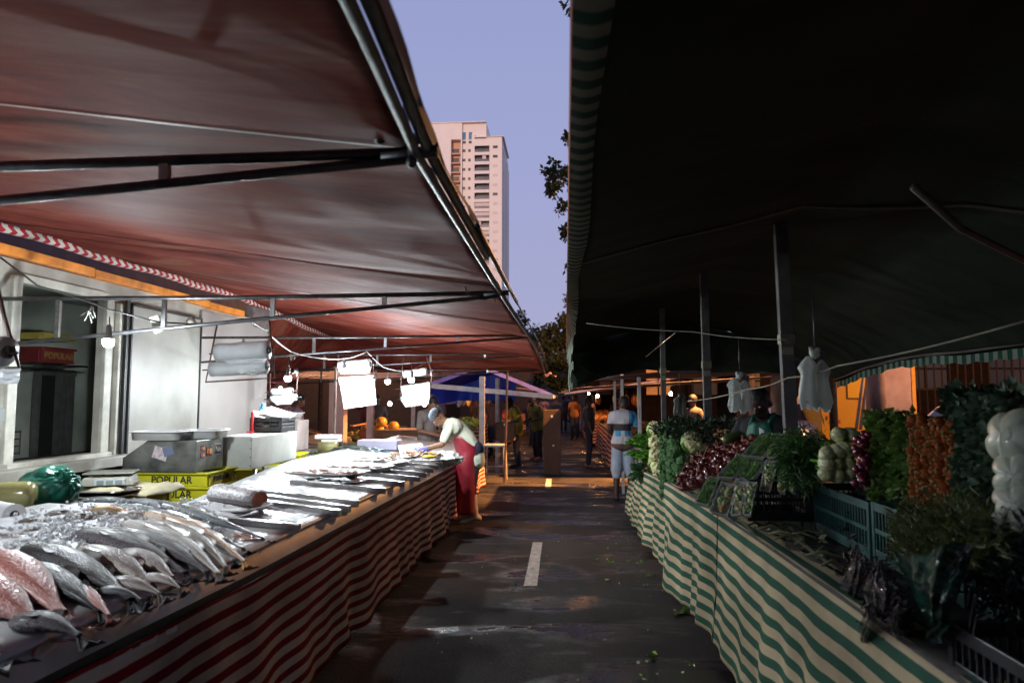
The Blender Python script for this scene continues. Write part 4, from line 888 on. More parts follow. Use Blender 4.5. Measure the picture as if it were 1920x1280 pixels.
g = MB(); q = bc+Vector((-.12, -.26, 0)); g.box(q+Vector((0, 0, .008)), (.05, .09, .015)); g.box(q+Vector((.015, 0, .11)), (.022, .022, .2)); single(g, 'red_stapler', M('red_tool', (.45, .02, .03), .4), 'small red hand tool on the white cold box beside the black crate', 'tool', bevel=.003)
crumple('blue_bag', 'light blue thin plastic bag behind the red tool', bc+Vector((-.2, .2, .17)), (.05, .04, .12), M('blue_film', (.12, .28, .42), .3, 0, .2, 9, transl=.3), 'bag', seed=5)
# crates right of the white box
for i, (px, py, Y, lab, mat, tx, fl) in enumerate([
        (520, 905, 7.6, 'yellow crate under the white cold box, lower', yellow_plastic, '', 0), (522, 888, 7.6, 'yellow crate under the white cold box, upper', yellow_plastic, '', 0),
        (556, 893, 7.9, 'lowest yellow crate right of the white cold box legs', yellow_plastic, 'PROP', 0), (556, 872, 7.9, 'grey-white crate in the pile right of the cold box', M('grey_crate', (.48, .50, .52), .5), '', 0), (556, 854, 7.9, 'top yellow crate right of the cold box with dark letters', yellow_plastic, 'POPULAR', 0)]):
    p = PY(px, py, Y); p.x -= .18; p.z = [.62, .755, .62, .76, .895][i]; fish_crate('fish_crate', lab, p, .1, mat, tx, (.5, .42, .13))
table('low_stand', 'low stand under the crates beside the cold box', -4.1, -2.98, 7.3, 8.3, .61, wood)
# preparation table further back with bags, cylinders and clear case
table('prep_table', 'preparation table behind the fillet trays, cluttered with bags', -4.6, -2.95, 8.6, 9.9, .93, M('prep_top', (.34, .33, .28), .4, .3, .3, 6))
g = MB(); g.box((-4.25, 9.4, 1.17), (.9, .5, .46)); g.box((-3.75, 9.5, 1.15), (.08, .42, .42)); single(g, 'stained_box', M('box_pinkish', (.40, .34, .32), .5, 0, .3, 3, detail=8), 'greyish pink stained box on the preparation table', 'box', bevel=.01)
tray('foam_tray', 'long white tray lying on the stained box', (-4.1, 9.4, 1.405), .7, .3, .06, foam, flare=1.12)
p = PY(612, 838, 8.9); g = MB(); g.tube([p+Vector((-.10, 0, 0)), p+Vector((.14, .03, 0))], .075, 20); single(g, 'film_roll', M('film_roll2', (.42, .38, .16), .25, 0, .2, 9), 'short yellowish roll of film on the preparation table', 'roll', smooth=True)
g = MB(); g.box(PY(616, 818, 9.0), (.30, .22, .05)); g.box(PY(622, 825, 9.0)+Vector((0, 0, -.0)), (.22, .2, .03)); single(g, 'foam_box', foam, 'small white foam box on the clear case behind the fillets', 'box', bevel=.004)
g = MB(); c = PY(620, 845, 9.0); g.box(c, (.42, .36, .26)); single(g, 'clear_case', M('clear_acrylic', (.5, .5, .48), .05, 0, .05, 3, trans=.9, alpha=.35), 'clear plastic case on the preparation table', 'case')
for i, (px, py, r, col) in enumerate([(592, 856, (.13, .09, .06), (.10, .16, .05)), (660, 846, (.30, .16, .07), (.06, .07, .06)), (698, 850, (.22, .15, .07), (.10, .13, .15)), (638, 858, (.09, .07, .05), (.55, .5, .45))]):
    crumple('tied_bag', ['green leafy bag at the left end of the preparation table', 'dark flat bag in the middle of the preparation table', 'bluish dark bag at the right end of the preparation table', 'small white crumpled bag on the preparation table'][i], PY(px, py, 8.9), r, M('bagcol%d' % i, col, .35, 0, .4, 9, .4, 20), 'bag', seed=20+i)
g = MB(); g.box(PY(712, 833, 9.3), (.55, .3, .13)); single(g, 'lilac_box', M('lilac', (.40, .38, .50), .5, 0, .1, 6), 'pale lilac plastic box right of the preparation table bags', 'box', bevel=.01)
g = MB(); g.box(PY(663, 838, 9.2), (.42, .02, .12)); g.box(PY(663, 838, 9.2)+Vector((0, -.012, 0)), (.34, .02, .07)); single(g, 'dark_tray', M('olive_dark', (.06, .06, .02), .4), 'dark olive tray standing on the preparation table', 'tray')

# ---------------------------------------------------------------- lamps, cable, plastic rolls
def bulb(label, p, drop=.16, es=1500, r=.036, col=(.86, .95, 1.0), group='bare light bulbs over the stall', cat='light bulb'):
    t = thing('light_bulb', label, cat, p, 0, group); nm = 'bulb_glow_%d' % int(es)
    gm = M(nm, (.9, .95, 1), .3, 0, 0, 3, emit=col, es=es)
    g = MB(); g.lathe([(.001, -r), (r*.5, -r*.87), (r*.87, -r*.5), (r, 0), (r*.9, r*.48)], (0, 0, 0), 16); g.build('bulb_glass', gm, t, True)
    g = MB(); g.lathe([(r*.91, r*.48), (r*.88, r*.6), (r*.6, r*1.3), (r*.55, r*1.9), (r*.5, r*2.9), (r*.3, r*3.2), (.002, r*3.25)], (0, 0, 0), 12); g.build('bulb_cap', M('bulb_cap', (.25, .25, .25), .4, .2), t, True)
    g = MB(); g.tube([(0, 0, r*3), (.005, 0, drop*.6), (0, 0, drop)], .004, 6); g.build('flex', black_rubber, t, True)
    return t
bulb('first bright bulb, nearest, hanging in front of the open trailer hatch', PY(203, 641, 4.35), .17, 1900)
bulb('second bright bulb, hanging beside the trailer corner', PY(540, 709, 7.0), .2)
bulb('third bright bulb, glowing at the left price sheet', PY(645, 694, 7.6), .17, 2000)
bulb('fourth bright bulb, between the two racks of white sheets', PY(727, 715, 9.4), .17, 2000)
bulb('fifth bright bulb, in front of the right rack of white sheets', PY(771, 712, 8.15), .2, 2000)
bulb('sixth bulb, added out of view to light the near end of the fish counter', Vector((-2.75, 1.75, 2.05)), .2, 1250)  # unseen bulb added to brighten the near fish and ice
def cable(label, pts, r=.006, mat=black_rubber, sag=.0, name='power_cable'):
    g = MB(); P = [PY(*p) for p in pts]; Q = []
    for a, b in zip(P, P[1:]):
        for k in range(6): Q.append(a.lerp(b, k/6)-Vector((0, 0, sag*math.sin(PI*k/6))))
    Q.append(P[-1]); g.tube(Q, r, 6); return single(g, name, mat, label, 'cable', smooth=True)
cable('black power cable slung from the trailer roof along the second truss', [(0, 482, 3.9), (70, 535, 4.1), (150, 560, 4.3), (205, 580, 4.4), (270, 597, 4.5), (300, 604, 4.6), (380, 608, 5.0), (455, 598, 5.2), (470, 603, 5.4), (500, 620, 6.0)])
cable('white twisted cable strung between the bulbs', [(500, 622, 6.0), (545, 659, 7.0), (600, 671, 7.3), (650, 672, 7.8), (688, 659, 8.0), (718, 688, 8.4), (760, 697, 8.8), (798, 680, 9.4)], .006, M('white_cable', (.30, .29, .27), .5), .01)
g = MB(); P0 = PY(294, 608, 4.75); g.box(P0, (.07, .03, .13), rot=Euler((0, -.35, .2))); single(g, 'junction_box', M('plug_white', (.40, .41, .36), .3), 'white junction box hanging on the black cable', 'junction box', bevel=.012)
g = MB(); P0 = PY(358, 606, 5.0); g.lathe([(.01, .05), (.03, .03), (.04, 0), (.005, -.03)], P0, 12); single(g, 'unlit_socket', M('plug_cream', (.42, .40, .33), .4), 'small cream unlit socket on the black cable', 'socket', smooth=True)
for i, (px, py, Y) in enumerate([(172, 572, 4.3), (165, 580, 4.3), (545, 662, 7.0), (558, 690, 7.0)]):
    g = MB(); p = PY(px, py, Y)
    for k in range(5): e = Vector((U(-.05, .05), U(-.02, .02), U(-.12, -.02))); g.tube([p, p+e*.5+Vector((U(-.02, .02), 0, 0)), p+e], .003, 5)
    single(g, 'string_tail', M('string_white', (.25, .25, .23), .7), ['upper frayed white string at the near bulb cable', 'lower frayed white string at the near bulb cable', 'knot of white string above the second bulb', 'string end hanging beside the second bulb'][i], 'string', 'frayed strings on the cables', True)
film = M('clear_film', (.52, .54, .55), .25, 0, .08, 9, .4, 12, transl=.3)
def roll_rack(label, Y, rolls, frame, wrinkle=True):
    p0 = PY(*frame[0], Y); t = thing('bag_roll_rack', label, 'rack', p0, 0, 'racks of plastic bag rolls')
    g = MB(); g.tube([PY(x, y, Y) for x, y in frame], .008, 8); g.build('rack_frame', M('rust_steel', (.09, .05, .04), .6, .5, .4, 20), t, True, world=True)
    for i, (x0, y0, x1, y1, r, sheet) in enumerate(rolls):
        a, b = PY(x0, y0, Y-.03), PY(x1, y1, Y-.03); g = MB(); n = 8
        g.tube([a.lerp(b, k/n)+Vector((0, 0, .003*math.sin(k*2))) for k in range(n+1)], r, 22); ro = g.build('roll', film, t, True, world=True)
        d = (b-a).normalized(); g = MB(); g.lathe([(r*.45, .012), (r*.45, -.02), (r*.2, -.02), (r*.2, .012), (r*.45, .012)], b, 14, d.to_track_quat('Z', 'Y').to_euler()); c = g.build('core', M('card_core', (.08, .06, .05), .8), ro, True); c.location = -Vector(t.location)
        g = MB(); g.tube([a-d*.08, b+d*.05], .006, 6); c = g.build('spindle', dark_steel, ro, True); c.location = -Vector(t.location)
        if sheet:
            g = MB(); q = [PY(x, y, Y-.03-r) for x, y in sheet]
            g.grid(lambda u, v: q[0].lerp(q[1], u).lerp(q[3].lerp(q[2], u), v)+Vector((0, .012*nz((u*3, v*3, i), 2)+.006*math.sin(u*14+v*3), .008*nz((u*5, v, 1), 2)*v)), 30, 14); g.build('hanging_sheet', film, t, True, world=True)
    return t
roll_rack('rack of two white bag rolls on the white trailer end, nearest the second truss', 5.9, [(408, 662, 503, 656, .085, [(420, 676), (500, 671), (496, 682), (432, 684)]), (396, 693, 500, 688, .062, [(424, 690), (500, 692), (478, 702), (452, 702)])], [(407, 610), (397, 660), (386, 716), (470, 711), (516, 708), (505, 600)])
roll_rack('low rack of two bag rolls under the second bulb', 7.4, [(510, 735, 548, 733, .04, None), (508, 748, 556, 745, .035, [(508, 750), (556, 746), (546, 757), (518, 759)])], [(507, 700), (506, 745), (556, 742), (558, 700)])
roll_rack('rack with a roll and a long hanging white sheet at the third bulb', 8.05, [(636, 688, 694, 683, .07, [(640, 694), (694, 688), (693, 700), (640, 702)]), (636, 712, 700, 708, .035, [(636, 714), (702, 710), (706, 758), (645, 767)])], [(635, 664), (634, 690), (635, 714), (702, 709), (697, 668)])
roll_rack('rack of three stacked rolls with short white sheets at the fifth bulb', 8.8, [(756, 702, 800, 696, .05, None), (752, 728, 806, 721, .035, [(752, 730), (806, 723), (806, 738), (754, 742)]), (752, 748, 806, 741, .03, [(752, 750), (806, 743), (803, 758), (760, 763)])], [(757, 668), (753, 700), (750, 748), (806, 742), (810, 700), (800, 668)])
# near roll rack cut by the left edge
roll_rack('red-brown rack with a big white roll, cut off by the left edge of the picture', 2.6, [(-60, 655, 12, 660, .06, [(-60, 692), (36, 690), (38, 718), (-60, 724)])], [(-4, 540), (10, 600), (22, 640), (36, 690), (-60, 693)])
g = MB(); g.grid(lambda a, b: PY(-40, 765, 2.6).lerp(PY(9, 790, 2.6), a)+Vector((0, .01*math.sin(a*6), .05*(1-b))), 8, 4); single(g, 'white_sheet', film, 'tip of a white sheet at the left edge below the near rack', 'sheet', smooth=True)
# clear bag hanging on the trailer corner
g = MB(); g.grid(lambda a, b: PX(478, 705, -4.05).lerp(PX(497, 700, -4.05), a)+Vector((.02*math.sin(a*5), 0, -.3*b+.02*nz((a*4, b*4, 0)))), 12, 12); single(g, 'clear_bag', M('clear_film2', (.55, .55, .55), .2, alpha=.35), 'clear empty bag hanging on the trailer corner', 'bag', smooth=True)
# ================================================================ RIGHT: vegetable stall
def rx(Y): return interp(Y, [(1, 1.09), (3.8, 1.05), (6, .98), (8, .96), (9.9, .94)])
def rzt(Y): return interp(Y, [(1, .91), (5.5, .90), (6.5, .87), (8, .80), (9.9, .70)])
gt = thing('vegetable_counter', 'long vegetable counter along the right side of the aisle', 'counter', (2, 5, 0))
g = MB(); g.grid(lambda a, b: (lerp(rx(lerp(1, 9.9, a)), 3.0, b), lerp(1, 9.9, a), rzt(lerp(1, 9.9, a))-.02+(0 if b < .1 else min(.04, (b-.1)*.1))), 50, 8); g.build('top', M('dark_boards', (.035, .028, .022), .7, 0, .5, 6, .3, 20), gt, True, world=True, mods=[('SOLIDIFY', dict(thickness=.03, offset=-1))])
for Y in (1.2, 3.4, 5.6, 7.8, 9.7):
    for X in (1.2, 2.9): g = MB(); g.box((X, Y, .33), (.04, .04, .66)); g.build('leg', dark_steel, gt, world=True)
green_cloth = stripes('green_stripe_cloth', (.05, .13, .085), (.62, .50, .31), 'V', 10.5, .48, .92, .07, .45, bump=.6)
def gskirt(y0, y1, lab, seed, n, top_in=.16):
    g = MB()
    def fn(a, b):
        Y = lerp(y0, y1, a)
        if b < .14:   # part lying on the table top
            f = b/.14; return (rx(Y)+top_in*(1-f)+.0, Y, rzt(Y)+.012+.006*nz((Y*3, f, seed)))
        f = (b-.14)/.86; e = f**1.1
        k_ = .5+1.2*abs(nz((Y*.7, seed, 5))); w_ = (.030*math.sin(Y*8.1+6*nz((Y*.5, seed, 0)))+.022*math.sin(Y*17+7*nz((Y*.8, 3, seed))))*k_+.06*nz((Y*1.2, f*.8, seed))+.012*nz((Y*4, f*5, seed))
        bot = .07+.05*nz((Y*1.1, 0, seed))+.012*nz((Y*9, 1, seed))
        return (rx(Y)-.01-.07*e+w_*min(1, f*1.6)*(.5+.5*f)-.012*math.sin(PI*min(1, f*6))*0, Y, lerp(rzt(Y)+.008, bot, f)+.02*nz((Y*1.3, seed, 5))*f)
    g.grid(fn, n, 34); return single(g, 'striped_skirt', green_cloth, lab, 'cloth', 'striped counter skirts', True, mods=[('SOLIDIFY', dict(thickness=.003))])
gskirt(1.0, 4.72, 'near green and cream striped skirt over the vegetable counter edge', 11, 130)
gskirt(4.75, 9.9, 'far green and cream striped skirt beyond the dark slit', 15, 170)

# ---------------------------------------------------------------- dark green awning
gx0 = .035
def gz(x, Y):
    pr = [(0, 2.60), (.09, 2.612), (.7, 2.80), (1.5, 2.98), (2.3, 2.86), (3.4, 2.36), (3.75, 2.10)]
    z = interp(x-gx0, pr)
    z -= .05*abs(math.sin(PI*(Y+1.5)/2.4))*math.sin(PI*min(1, max(0, x/3.4)))
    z += .02*nz((x, Y*1.5, 9), 1.3)
    if Y > 8.2: z -= (Y-8.2)*.12
    return z
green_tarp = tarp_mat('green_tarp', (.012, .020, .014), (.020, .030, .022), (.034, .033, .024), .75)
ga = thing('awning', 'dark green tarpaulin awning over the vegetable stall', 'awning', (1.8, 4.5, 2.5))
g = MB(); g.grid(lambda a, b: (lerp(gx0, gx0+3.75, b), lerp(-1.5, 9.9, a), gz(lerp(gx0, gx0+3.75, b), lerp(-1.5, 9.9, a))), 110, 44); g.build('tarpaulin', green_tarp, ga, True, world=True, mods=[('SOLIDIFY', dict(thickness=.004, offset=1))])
g = MB()
def gend(a, b):
    x = lerp(gx0+.05, gx0+3.75, a); return (x, 9.9+.06*nz((x*2, b*2, 4))+.1*b, lerp(gz(x, 9.9), interp(x, [(0, 1.78), (.5, 1.95), (1, 2.07), (4, 2.0)])+.03*nz((x*3, 0, 2)), b))
g.grid(gend, 50, 10); g.build('end_flap', green_tarp, ga, True, world=True)
# fringe (striped valance) along the aisle, slanting inwards, tattered at the far end
fringe_m = stripes('green_grey_fringe', (.015, .075, .055), (.30, .33, .26), 'X', 104, .5, .6, .02, .45, bump=.3, edge=.05, transl=.1)
g = MB()
def fr(a, b):
    Y = lerp(-1.5, 9.9, a); r = max(0, (Y-6.2)/3.7)
    z0 = gz(gx0, Y)-.0; xb = .075+.012*math.sin(Y*3.1)
    hang = .19+.015*math.sin(Y*5)+r*.55
    xb = .098+.012*math.sin(Y*2.1); x = gx0-.012+xb*b*(1-.5*r)+r*(.02*math.sin(Y*9+b*4)+.03*nz((Y*2, b*2, 0)))
    return (x, Y+.05*r*math.sin(b*9+Y*3), z0-.012*math.sin(PI*b)-r*.62*b-.02*b*(1+math.sin(Y*23))*r*2)
g.grid(fr, 420, 12); fo = g.build('fringe', fringe_m, ga, True, world=True); 
g = MB(); g.tube([(gx0-.006, lerp(-1.5, 9.9, k/40), gz(gx0, lerp(-1.5, 9.9, k/40))+.012) for k in range(41)], .012, 8); g.build('edge_piping', M('edge_cream', (.62, .42, .30), .6, 0, .2, 9), ga, True, world=True)
# rear valance with little scalloped stripes
g = MB()
def rv(a, b):
    Y = lerp(1.5, 9.9, a); x = gx0+3.75; return (x+.01*math.sin(Y*4), Y, gz(x, Y)-.07*b-.02*abs(math.sin(Y*9))*b)
g.grid(rv, 200, 3); g.build('rear_valance', stripes('rear_fringe', (.02, .08, .06), (.22, .25, .20), 'X', 60, .5, .7, 0, .3), ga, True, world=True)
g = MB(); g.tube([(gx0+3.72, lerp(-1, 9.9, k/10), gz(gx0+3.72, lerp(-1, 9.9, k/10))+.01) for k in range(11)], .02, 8); g.build('rear_rail', alu, ga, True, world=True)
# lap seams
seam_g = M('seam_green', (.045, .042, .035), .6, 0, .3, 9)
g = MB()
for Y in (4.62,):
    g.grid(lambda a, b: (lerp(gx0, gx0+2.6, a), Y-.5*(a*1.35)**3*.6+(b-.5)*.05, gz(lerp(gx0, gx0+2.6, a), Y)-.012-.01*math.sin(PI*b)), 40, 2)
g.build('lap_seam', seam_g, ga, True, world=True)
g = MB(); g.tube([PY(1712, 350, 3.2), PY(1800, 428, 3.4), PY(1935, 495, 3.6)], .018, 8); single(g, 'awning_brace', M('brace', (.10, .085, .07), .6, .3, .3, 9), 'slanting brace under the dark green awning, upper right', 'brace', smooth=True)
def post(label, x, Y, zt, wdt, clampz=None, lettered=None, mat=alu, lean=0, sx_=.0, grp='aluminium posts of the right-hand stalls'):
    t = thing('awning_post', label, 'post', (x, Y, 0), 0, grp); g = MB(); top = Vector((lean, 0, zt))
    rot = Euler((0, math.atan2(lean, zt), 0))
    g.box((lean/2, 0, zt/2), (wdt, wdt*.7, zt), rot=rot); g.build('profile', mat, t, bevel=.004)
    if clampz:
        g = MB(); g.box((lean*clampz/zt, -.002, clampz), (wdt+.012, wdt*.7+.014, .07), rot=rot); c = g.build('clamp', M('clamp_zinc', (.30, .28, .2), .5, .7, .3, 20), t, bevel=.003)
        g = MB()
        for a in (-.35, .35):
            for b in (-.02, .02): g.ell((lean*clampz/zt+a*wdt, -wdt*.37-.004, clampz+b), (.005, .004, .005), nu=8, nv=5)
        g.build('bolts', black_rubber, c, True)
        g = MB(); g.box((lean*(clampz-.1)/zt, -wdt*.36-.002, clampz-.085), (wdt*.8, .004, .05)); g.build('plate', M('plate', (.28, .27, .2), .6), t)
    if lettered:
        L = text(lettered, wdt*.62, M('post_ink', (.05, .05, .05), .6), t, (lean*.65, -wdt*.36, zt*.72), (PI/2, 0, 0)); L.scale = (1, 1, 1)
    return t
post('nearest square aluminium post with a riveted clamp, rising from the vegetables', 1.60, 4.95, 3.1, .088, 2.10, lean=-.06)
post('second aluminium post from the near end, between the hanging bags and the seller', 1.37, 6.7, 2.95, .075, 2.0, lean=-.02)
post('third dark aluminium post, behind the broccoli', 1.17, 8.3, 2.75, .06, 2.0)
post('fourth post with black letters down its face, behind the man in the striped shirt', 1.17, 11.0, 2.0, .055, lettered='U\nN\nI\nN\nB\nA', mat=M('post_white', (.42, .40, .40), .5))
post('fifth post, behind the lettered one and slightly left of it', 1.0, 12.2, 2.08, .05, lettered='N\nB\nA', mat=M('post_white', (.42, .40, .40), .5))
post('sixth post, left of the man in the striped shirt', PY(1153, 760, 13.2).x, 13.2, 1.98, .045, mat=M('post_white', (.42, .40, .40), .5))
g = MB(); g.tube([PY(1212, 668, 7.2), PY(1266, 624, 6.0)], .006, 6); single(g, 'shiny_strut', M('copper_glint', (.55, .38, .28), .25, .9), 'thin shiny diagonal strut under the dark awning near the third post', 'strut', smooth=True)
# line across the stall
def line(label, pts, r=.004, c=(.34, .31, .22)):
    g = MB(); P = [PY(*p) for p in pts]; Q = []
    for a, b in zip(P, P[1:]):
        for k in range(8): Q.append(a.lerp(b, k/8)-Vector((0, 0, .012*math.sin(PI*k/8))))
    g.tube(Q+[P[-1]], r, 6); return single(g, 'cord', M('cord_'+str(round(c[0], 2)), c, .7), label, 'cord', smooth=True)
line('pale cord stretched from the seller to the right edge, the bags hang by it', [(1930, 600, 2.5), (1570, 686, 3.3), (1478, 708, 3.7), (1405, 729, 4.4), (1290, 752, 5.6)])
line('thin dark cord under the awning running to the nearest post', [(1100, 606, 6.0), (1300, 622, 5.0), (1475, 637, 3.65)], .003, (.2, .18, .14))
# hanging bundles of white carrier bags
hb_m = M('carrier_bags', (.78, .84, .80), .4, 0, .12, 9, .4, 16, transl=.3)
def hanging_bags(label, px, py0, py1, wpx, Y, seed, dark=False):
    a = PY(px, py0, Y); b = PY(px, py1, Y); H = a.z-b.z; W = wpx/1280*Y
    t = thing('carrier_bag_bundle', label, 'bags', b, 0, 'bundles of carrier bags hanging over the right-hand stall')
    m_ = hb_m if not dark else M('carrier_dull', (.22, .23, .19), .5, 0, .3, 9, .4, 16, transl=.3)
    def lobe(xo, w0, phase, z0, z1, yo):
        g = MB()
        def fn(u, v):
            th = u*2*PI; k = interp(v, [(0, .16), (.10, .62), (.22, 1.0), (.36, .72), (.55, .80), (.85, 1.0), (1, .82)])
            pl = 1+.13*math.sin(th*5+phase+v*1.5)+.10*nz((math.cos(th)*2, math.sin(th)*2, v*3+seed), 1)
            return (xo+w0*k*math.cos(th)*.5*pl+.02*W*math.sin(v*5+phase), yo+w0*k*.32*math.sin(th)*pl, lerp(z1, z0, v)+.012*math.sin(th*3+phase)*(v > .9))
        g.grid(fn, 44, 26); g.build('bag', m_, t, True)
    lobe(-W*.22, W*.56, seed, 0.0, H*.86, 0); lobe(W*.22, W*.50, seed+2, -.01, H*.80, .02)
    g = MB(); g.ell((-.02*W, 0, H*.90), (W*.13, W*.10, H*.07), None, 24, 16, .7, 3.5, seed); g.ell((.06*W, .0, H*.955), (W*.08, W*.05, H*.05), Euler((0, .5, 0)), 16, 10, .7, 4, seed+1); g.ell((-.10*W, .0, H*.965), (W*.06, W*.05, H*.06), Euler((0, -.4, 0)), 16, 10, .7, 4, seed+2); g.build('knot', m_, t, True)
    g = MB(); g.grid(lambda u, v: (W*(.12+.30*u)+.004*math.sin(v*9), .03+.004*math.sin(u*8), H*(.92-.36*v)+.01*math.sin(u*4)), 8, 8); g.build('loose_bag', M('clear_dull', (.16, .14, .13), .4, 0, .3, 6), t, True)
    g = MB(); g.tube([(0, 0, H*.95), (0, .01, H*1.02+.25)], .003, 5); g.build('string', dark_steel, t, True)
hanging_bags('biggest bundle of white carrier bags, hanging just right of the nearest post', 1532, 652, 765, 62, 3.45, 1)
hanging_bags('second bundle of white carrier bags, hanging left of the seller head', 1389, 698, 770, 44, 4.9, 4)
hanging_bags('faint grey bundle of bags hanging left of the second post', 1276, 738, 778, 26, 7.4, 7, True)

# ---------------------------------------------------------------- vegetables
def leaves(g, c, r, n, s, asp=.5, up=0, shell=.5):
    for _ in range(n):
        d = Vector((random.gauss(0, 1), random.gauss(0, 1), random.gauss(0, 1))).normalized(); k = U(shell, 1)
        g.leaf(Vector(c)+Vector((d.x*r[0], d.y*r[1], d.z*r[2]))*k, s*U(.6, 1.3), asp, d=d+Vector((U(-1, 1), U(-1, 1), U(-1, 1)+up))*.9)
lett = M('lettuce', (.13, .36, .04), .45, 0, .5, 12, .2, 40, transl=.25)
def lettuce(label, c, r, seed):
    t = thing('lettuce', label, 'lettuce', c, 0, 'lettuces at the far end of the vegetable stall'); g = MB()
    for k in range(26):
        a = k*2.4+seed; rr = r*(.35+.65*k/26); tilt = .3+1.0*k/26; w_ = r*.62
        def fn(u, v, a=a, rr=rr, tilt=tilt, w_=w_):
            x = (u-.5)*2*w_*math.sin(PI*min(.98, v*.8+.18)); L_ = v*r*1.1
            rad_ = rr*.25+L_*math.sin(tilt*v*.9+.2); z = L_*math.cos(tilt*v*.9+.1)+.012*math.sin(u*22+k)*v; q = x*.9
            return (math.cos(a)*rad_-math.sin(a)*q, math.sin(a)*rad_+math.cos(a)*q, z*.8+.01*math.sin(v*12+k))
        g.grid(fn, 9, 6)
    g.build('leaves', lett, t, True)
for i, (px, py, Y, r) in enumerate([(1196, 838, 9.5, .15), (1212, 842, 9.0, .15), (1198, 860, 9.2, .15), (1215, 866, 8.8, .15), (1208, 826, 9.4, .12)]):
    lettuce(['left upper lettuce of the far heap', 'right upper lettuce of the far heap', 'left lower lettuce above the skirt corner', 'right lower lettuce beside the cauliflowers', 'topmost small lettuce of the far heap'][i], PY(px, py, Y), r, i)
g = MB(); leaves(g, PY(1215, 884, 8.7), (.16, .25, .08), 260, .12, .35, -.6); single(g, 'loose_greens', M('deep_leaf', (.03, .09, .025), .5, 0, .5, 9, transl=.2), 'dark loose greens drooping below the lettuces', 'greens')
cf_m = M('cauliflower', (.80, .77, .40), .7, 0, .14, 20, .5, 60)
def caul():
    t = thing('cauliflower', '', 'cauliflower', (0, 0, 0)); g = MB(); g.ell((0, 0, 0), (.088, .088, .08), None, 26, 16, .12, 3.5, 2)
    for k in range(110):
        d = Vector((random.gauss(0, 1), random.gauss(0, 1), random.gauss(0, 1))).normalized(); s = U(.012, .024); g.ell(d*.082, (s, s, s*.9), None, 7, 5, .2, 4, k)
    g.build('curd', cf_m, t, True); g = MB()
    for k in range(7):
        a = k*.9; g.grid(lambda u, v: (math.cos(a+(u-.5)*.8)*(.04+.06*math.sin(v*2.2)), math.sin(a+(u-.5)*.8)*(.04+.06*math.sin(v*2.2)), -.085+.08*v), 4, 4)
    g.build('outer_leaves', lett, t, True); return t
c0 = caul(); first = True
pos = []
for i, (px, py) in enumerate([(1229, 805), (1243, 806), (1231, 828), (1244, 830), (1232, 852), (1243, 856), (1236, 876), (1240, 893), (1232, 866), (1238, 842)]):
    lab = ['top left cauliflower of the pale column', 'top right cauliflower of the pale column', 'second cauliflower down on the left of the column', 'second cauliflower down on the right of the column', 'cauliflower in the middle of the column, left', 'cauliflower in the middle of the column, right', 'lower cauliflower just above the bottom one', 'bottom cauliflower resting on the counter edge', 'left cauliflower between the middle and the lower ones', 'cauliflower wedged behind the second and middle rows'][i]
    p = PY(px, py, 7.75+(i % 2)*.05+(.1 if i > 7 else 0)); o = c0 if first else dup(c0); first = False; o.location = p; o.rotation_euler = (PI/2*.9, U(-.4, .4), U(0, 1)); tag(o, lab, group='stacked cauliflowers')
    o.rotation_euler = (U(1.2, 1.8), 0, U(-.6, .6))
o = dup(c0, PY(1297, 828, 6.4), label='single dull cauliflower standing apart behind the marrows', group='stacked cauliflowers', scale=1.0)
broc = M('broccoli', (.045, .12, .028), .8, 0, .5, 30, .5, 60)
def broccoli_head(g, p, r):
    g.ell(p, (r, r, r*.85), None, 12, 8, .25, 3, r*99)
    for k in range(34):
        d = Vector((random.gauss(0, 1), random.gauss(0, 1), random.gauss(0, 1))).normalized(); s = r*U(.16, .30); g.ell(Vector(p)+d*r*.92, (s, s, s), None, 6, 4, .3, 4, k)
bro = [(1258+U(-13, 14), 802+i*8.2) for i in range(16)]+[(1272+U(-8, 14), 806+i*12) for i in range(11)]+[(1250, 812+i*16) for i in range(7)]
for i, (px, py) in enumerate(bro):
    Y = 6.95-.25*(px-1250)/30; p = PY(px, py, Y); 
    g = MB(); broccoli_head(g, p, U(.065, .085)); single(g, 'broccoli', broc, 'dark green broccoli head in the tall stack beside the cauliflowers', 'broccoli', 'stacked broccoli heads', True)
g = MB(); leaves(g, PY(1330, 805, 6.6), (.55, .6, .10), 1500, .055, .4, .3); leaves(g, PY(1290, 802, 6.9), (.25, .3, .08), 500, .06, .4, .6)
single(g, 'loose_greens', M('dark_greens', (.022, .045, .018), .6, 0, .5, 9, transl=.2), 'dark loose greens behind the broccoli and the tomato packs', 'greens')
# bagged marrows
mar = M('marrow', (.13, .20, .06), .3, 0, .4, 10, .0, 30, coat=.6)
for i, (a, b, Y, r) in enumerate([((1272, 905), (1318, 850), 5.9, .042), ((1290, 880), (1330, 838), 6.1, .04), ((1356, 826), (1392, 812), 5.7, .04), ((1283, 912), (1300, 880), 5.8, .045), ((1366, 836), (1380, 818), 5.9, .035)]):
    p, q = PY(*a, Y), PY(*b, Y+.12); g = MB(); g.tube([p.lerp(q, s) for s in (0, .08, .3, .7, .92, 1)], [r*.4, r*.85, r, r*.95, r*.7, r*.2], 14)
    single(g, 'marrow', mar, ['long pale green marrow wrapped in film, nearest the aisle', 'marrow behind the nearest one, leaning right', 'pale marrow lying at the top of the tomato packs', 'short marrow at the very edge of the cloth', 'small marrow under the upper one'][i], 'marrow', 'film-wrapped marrows', True)
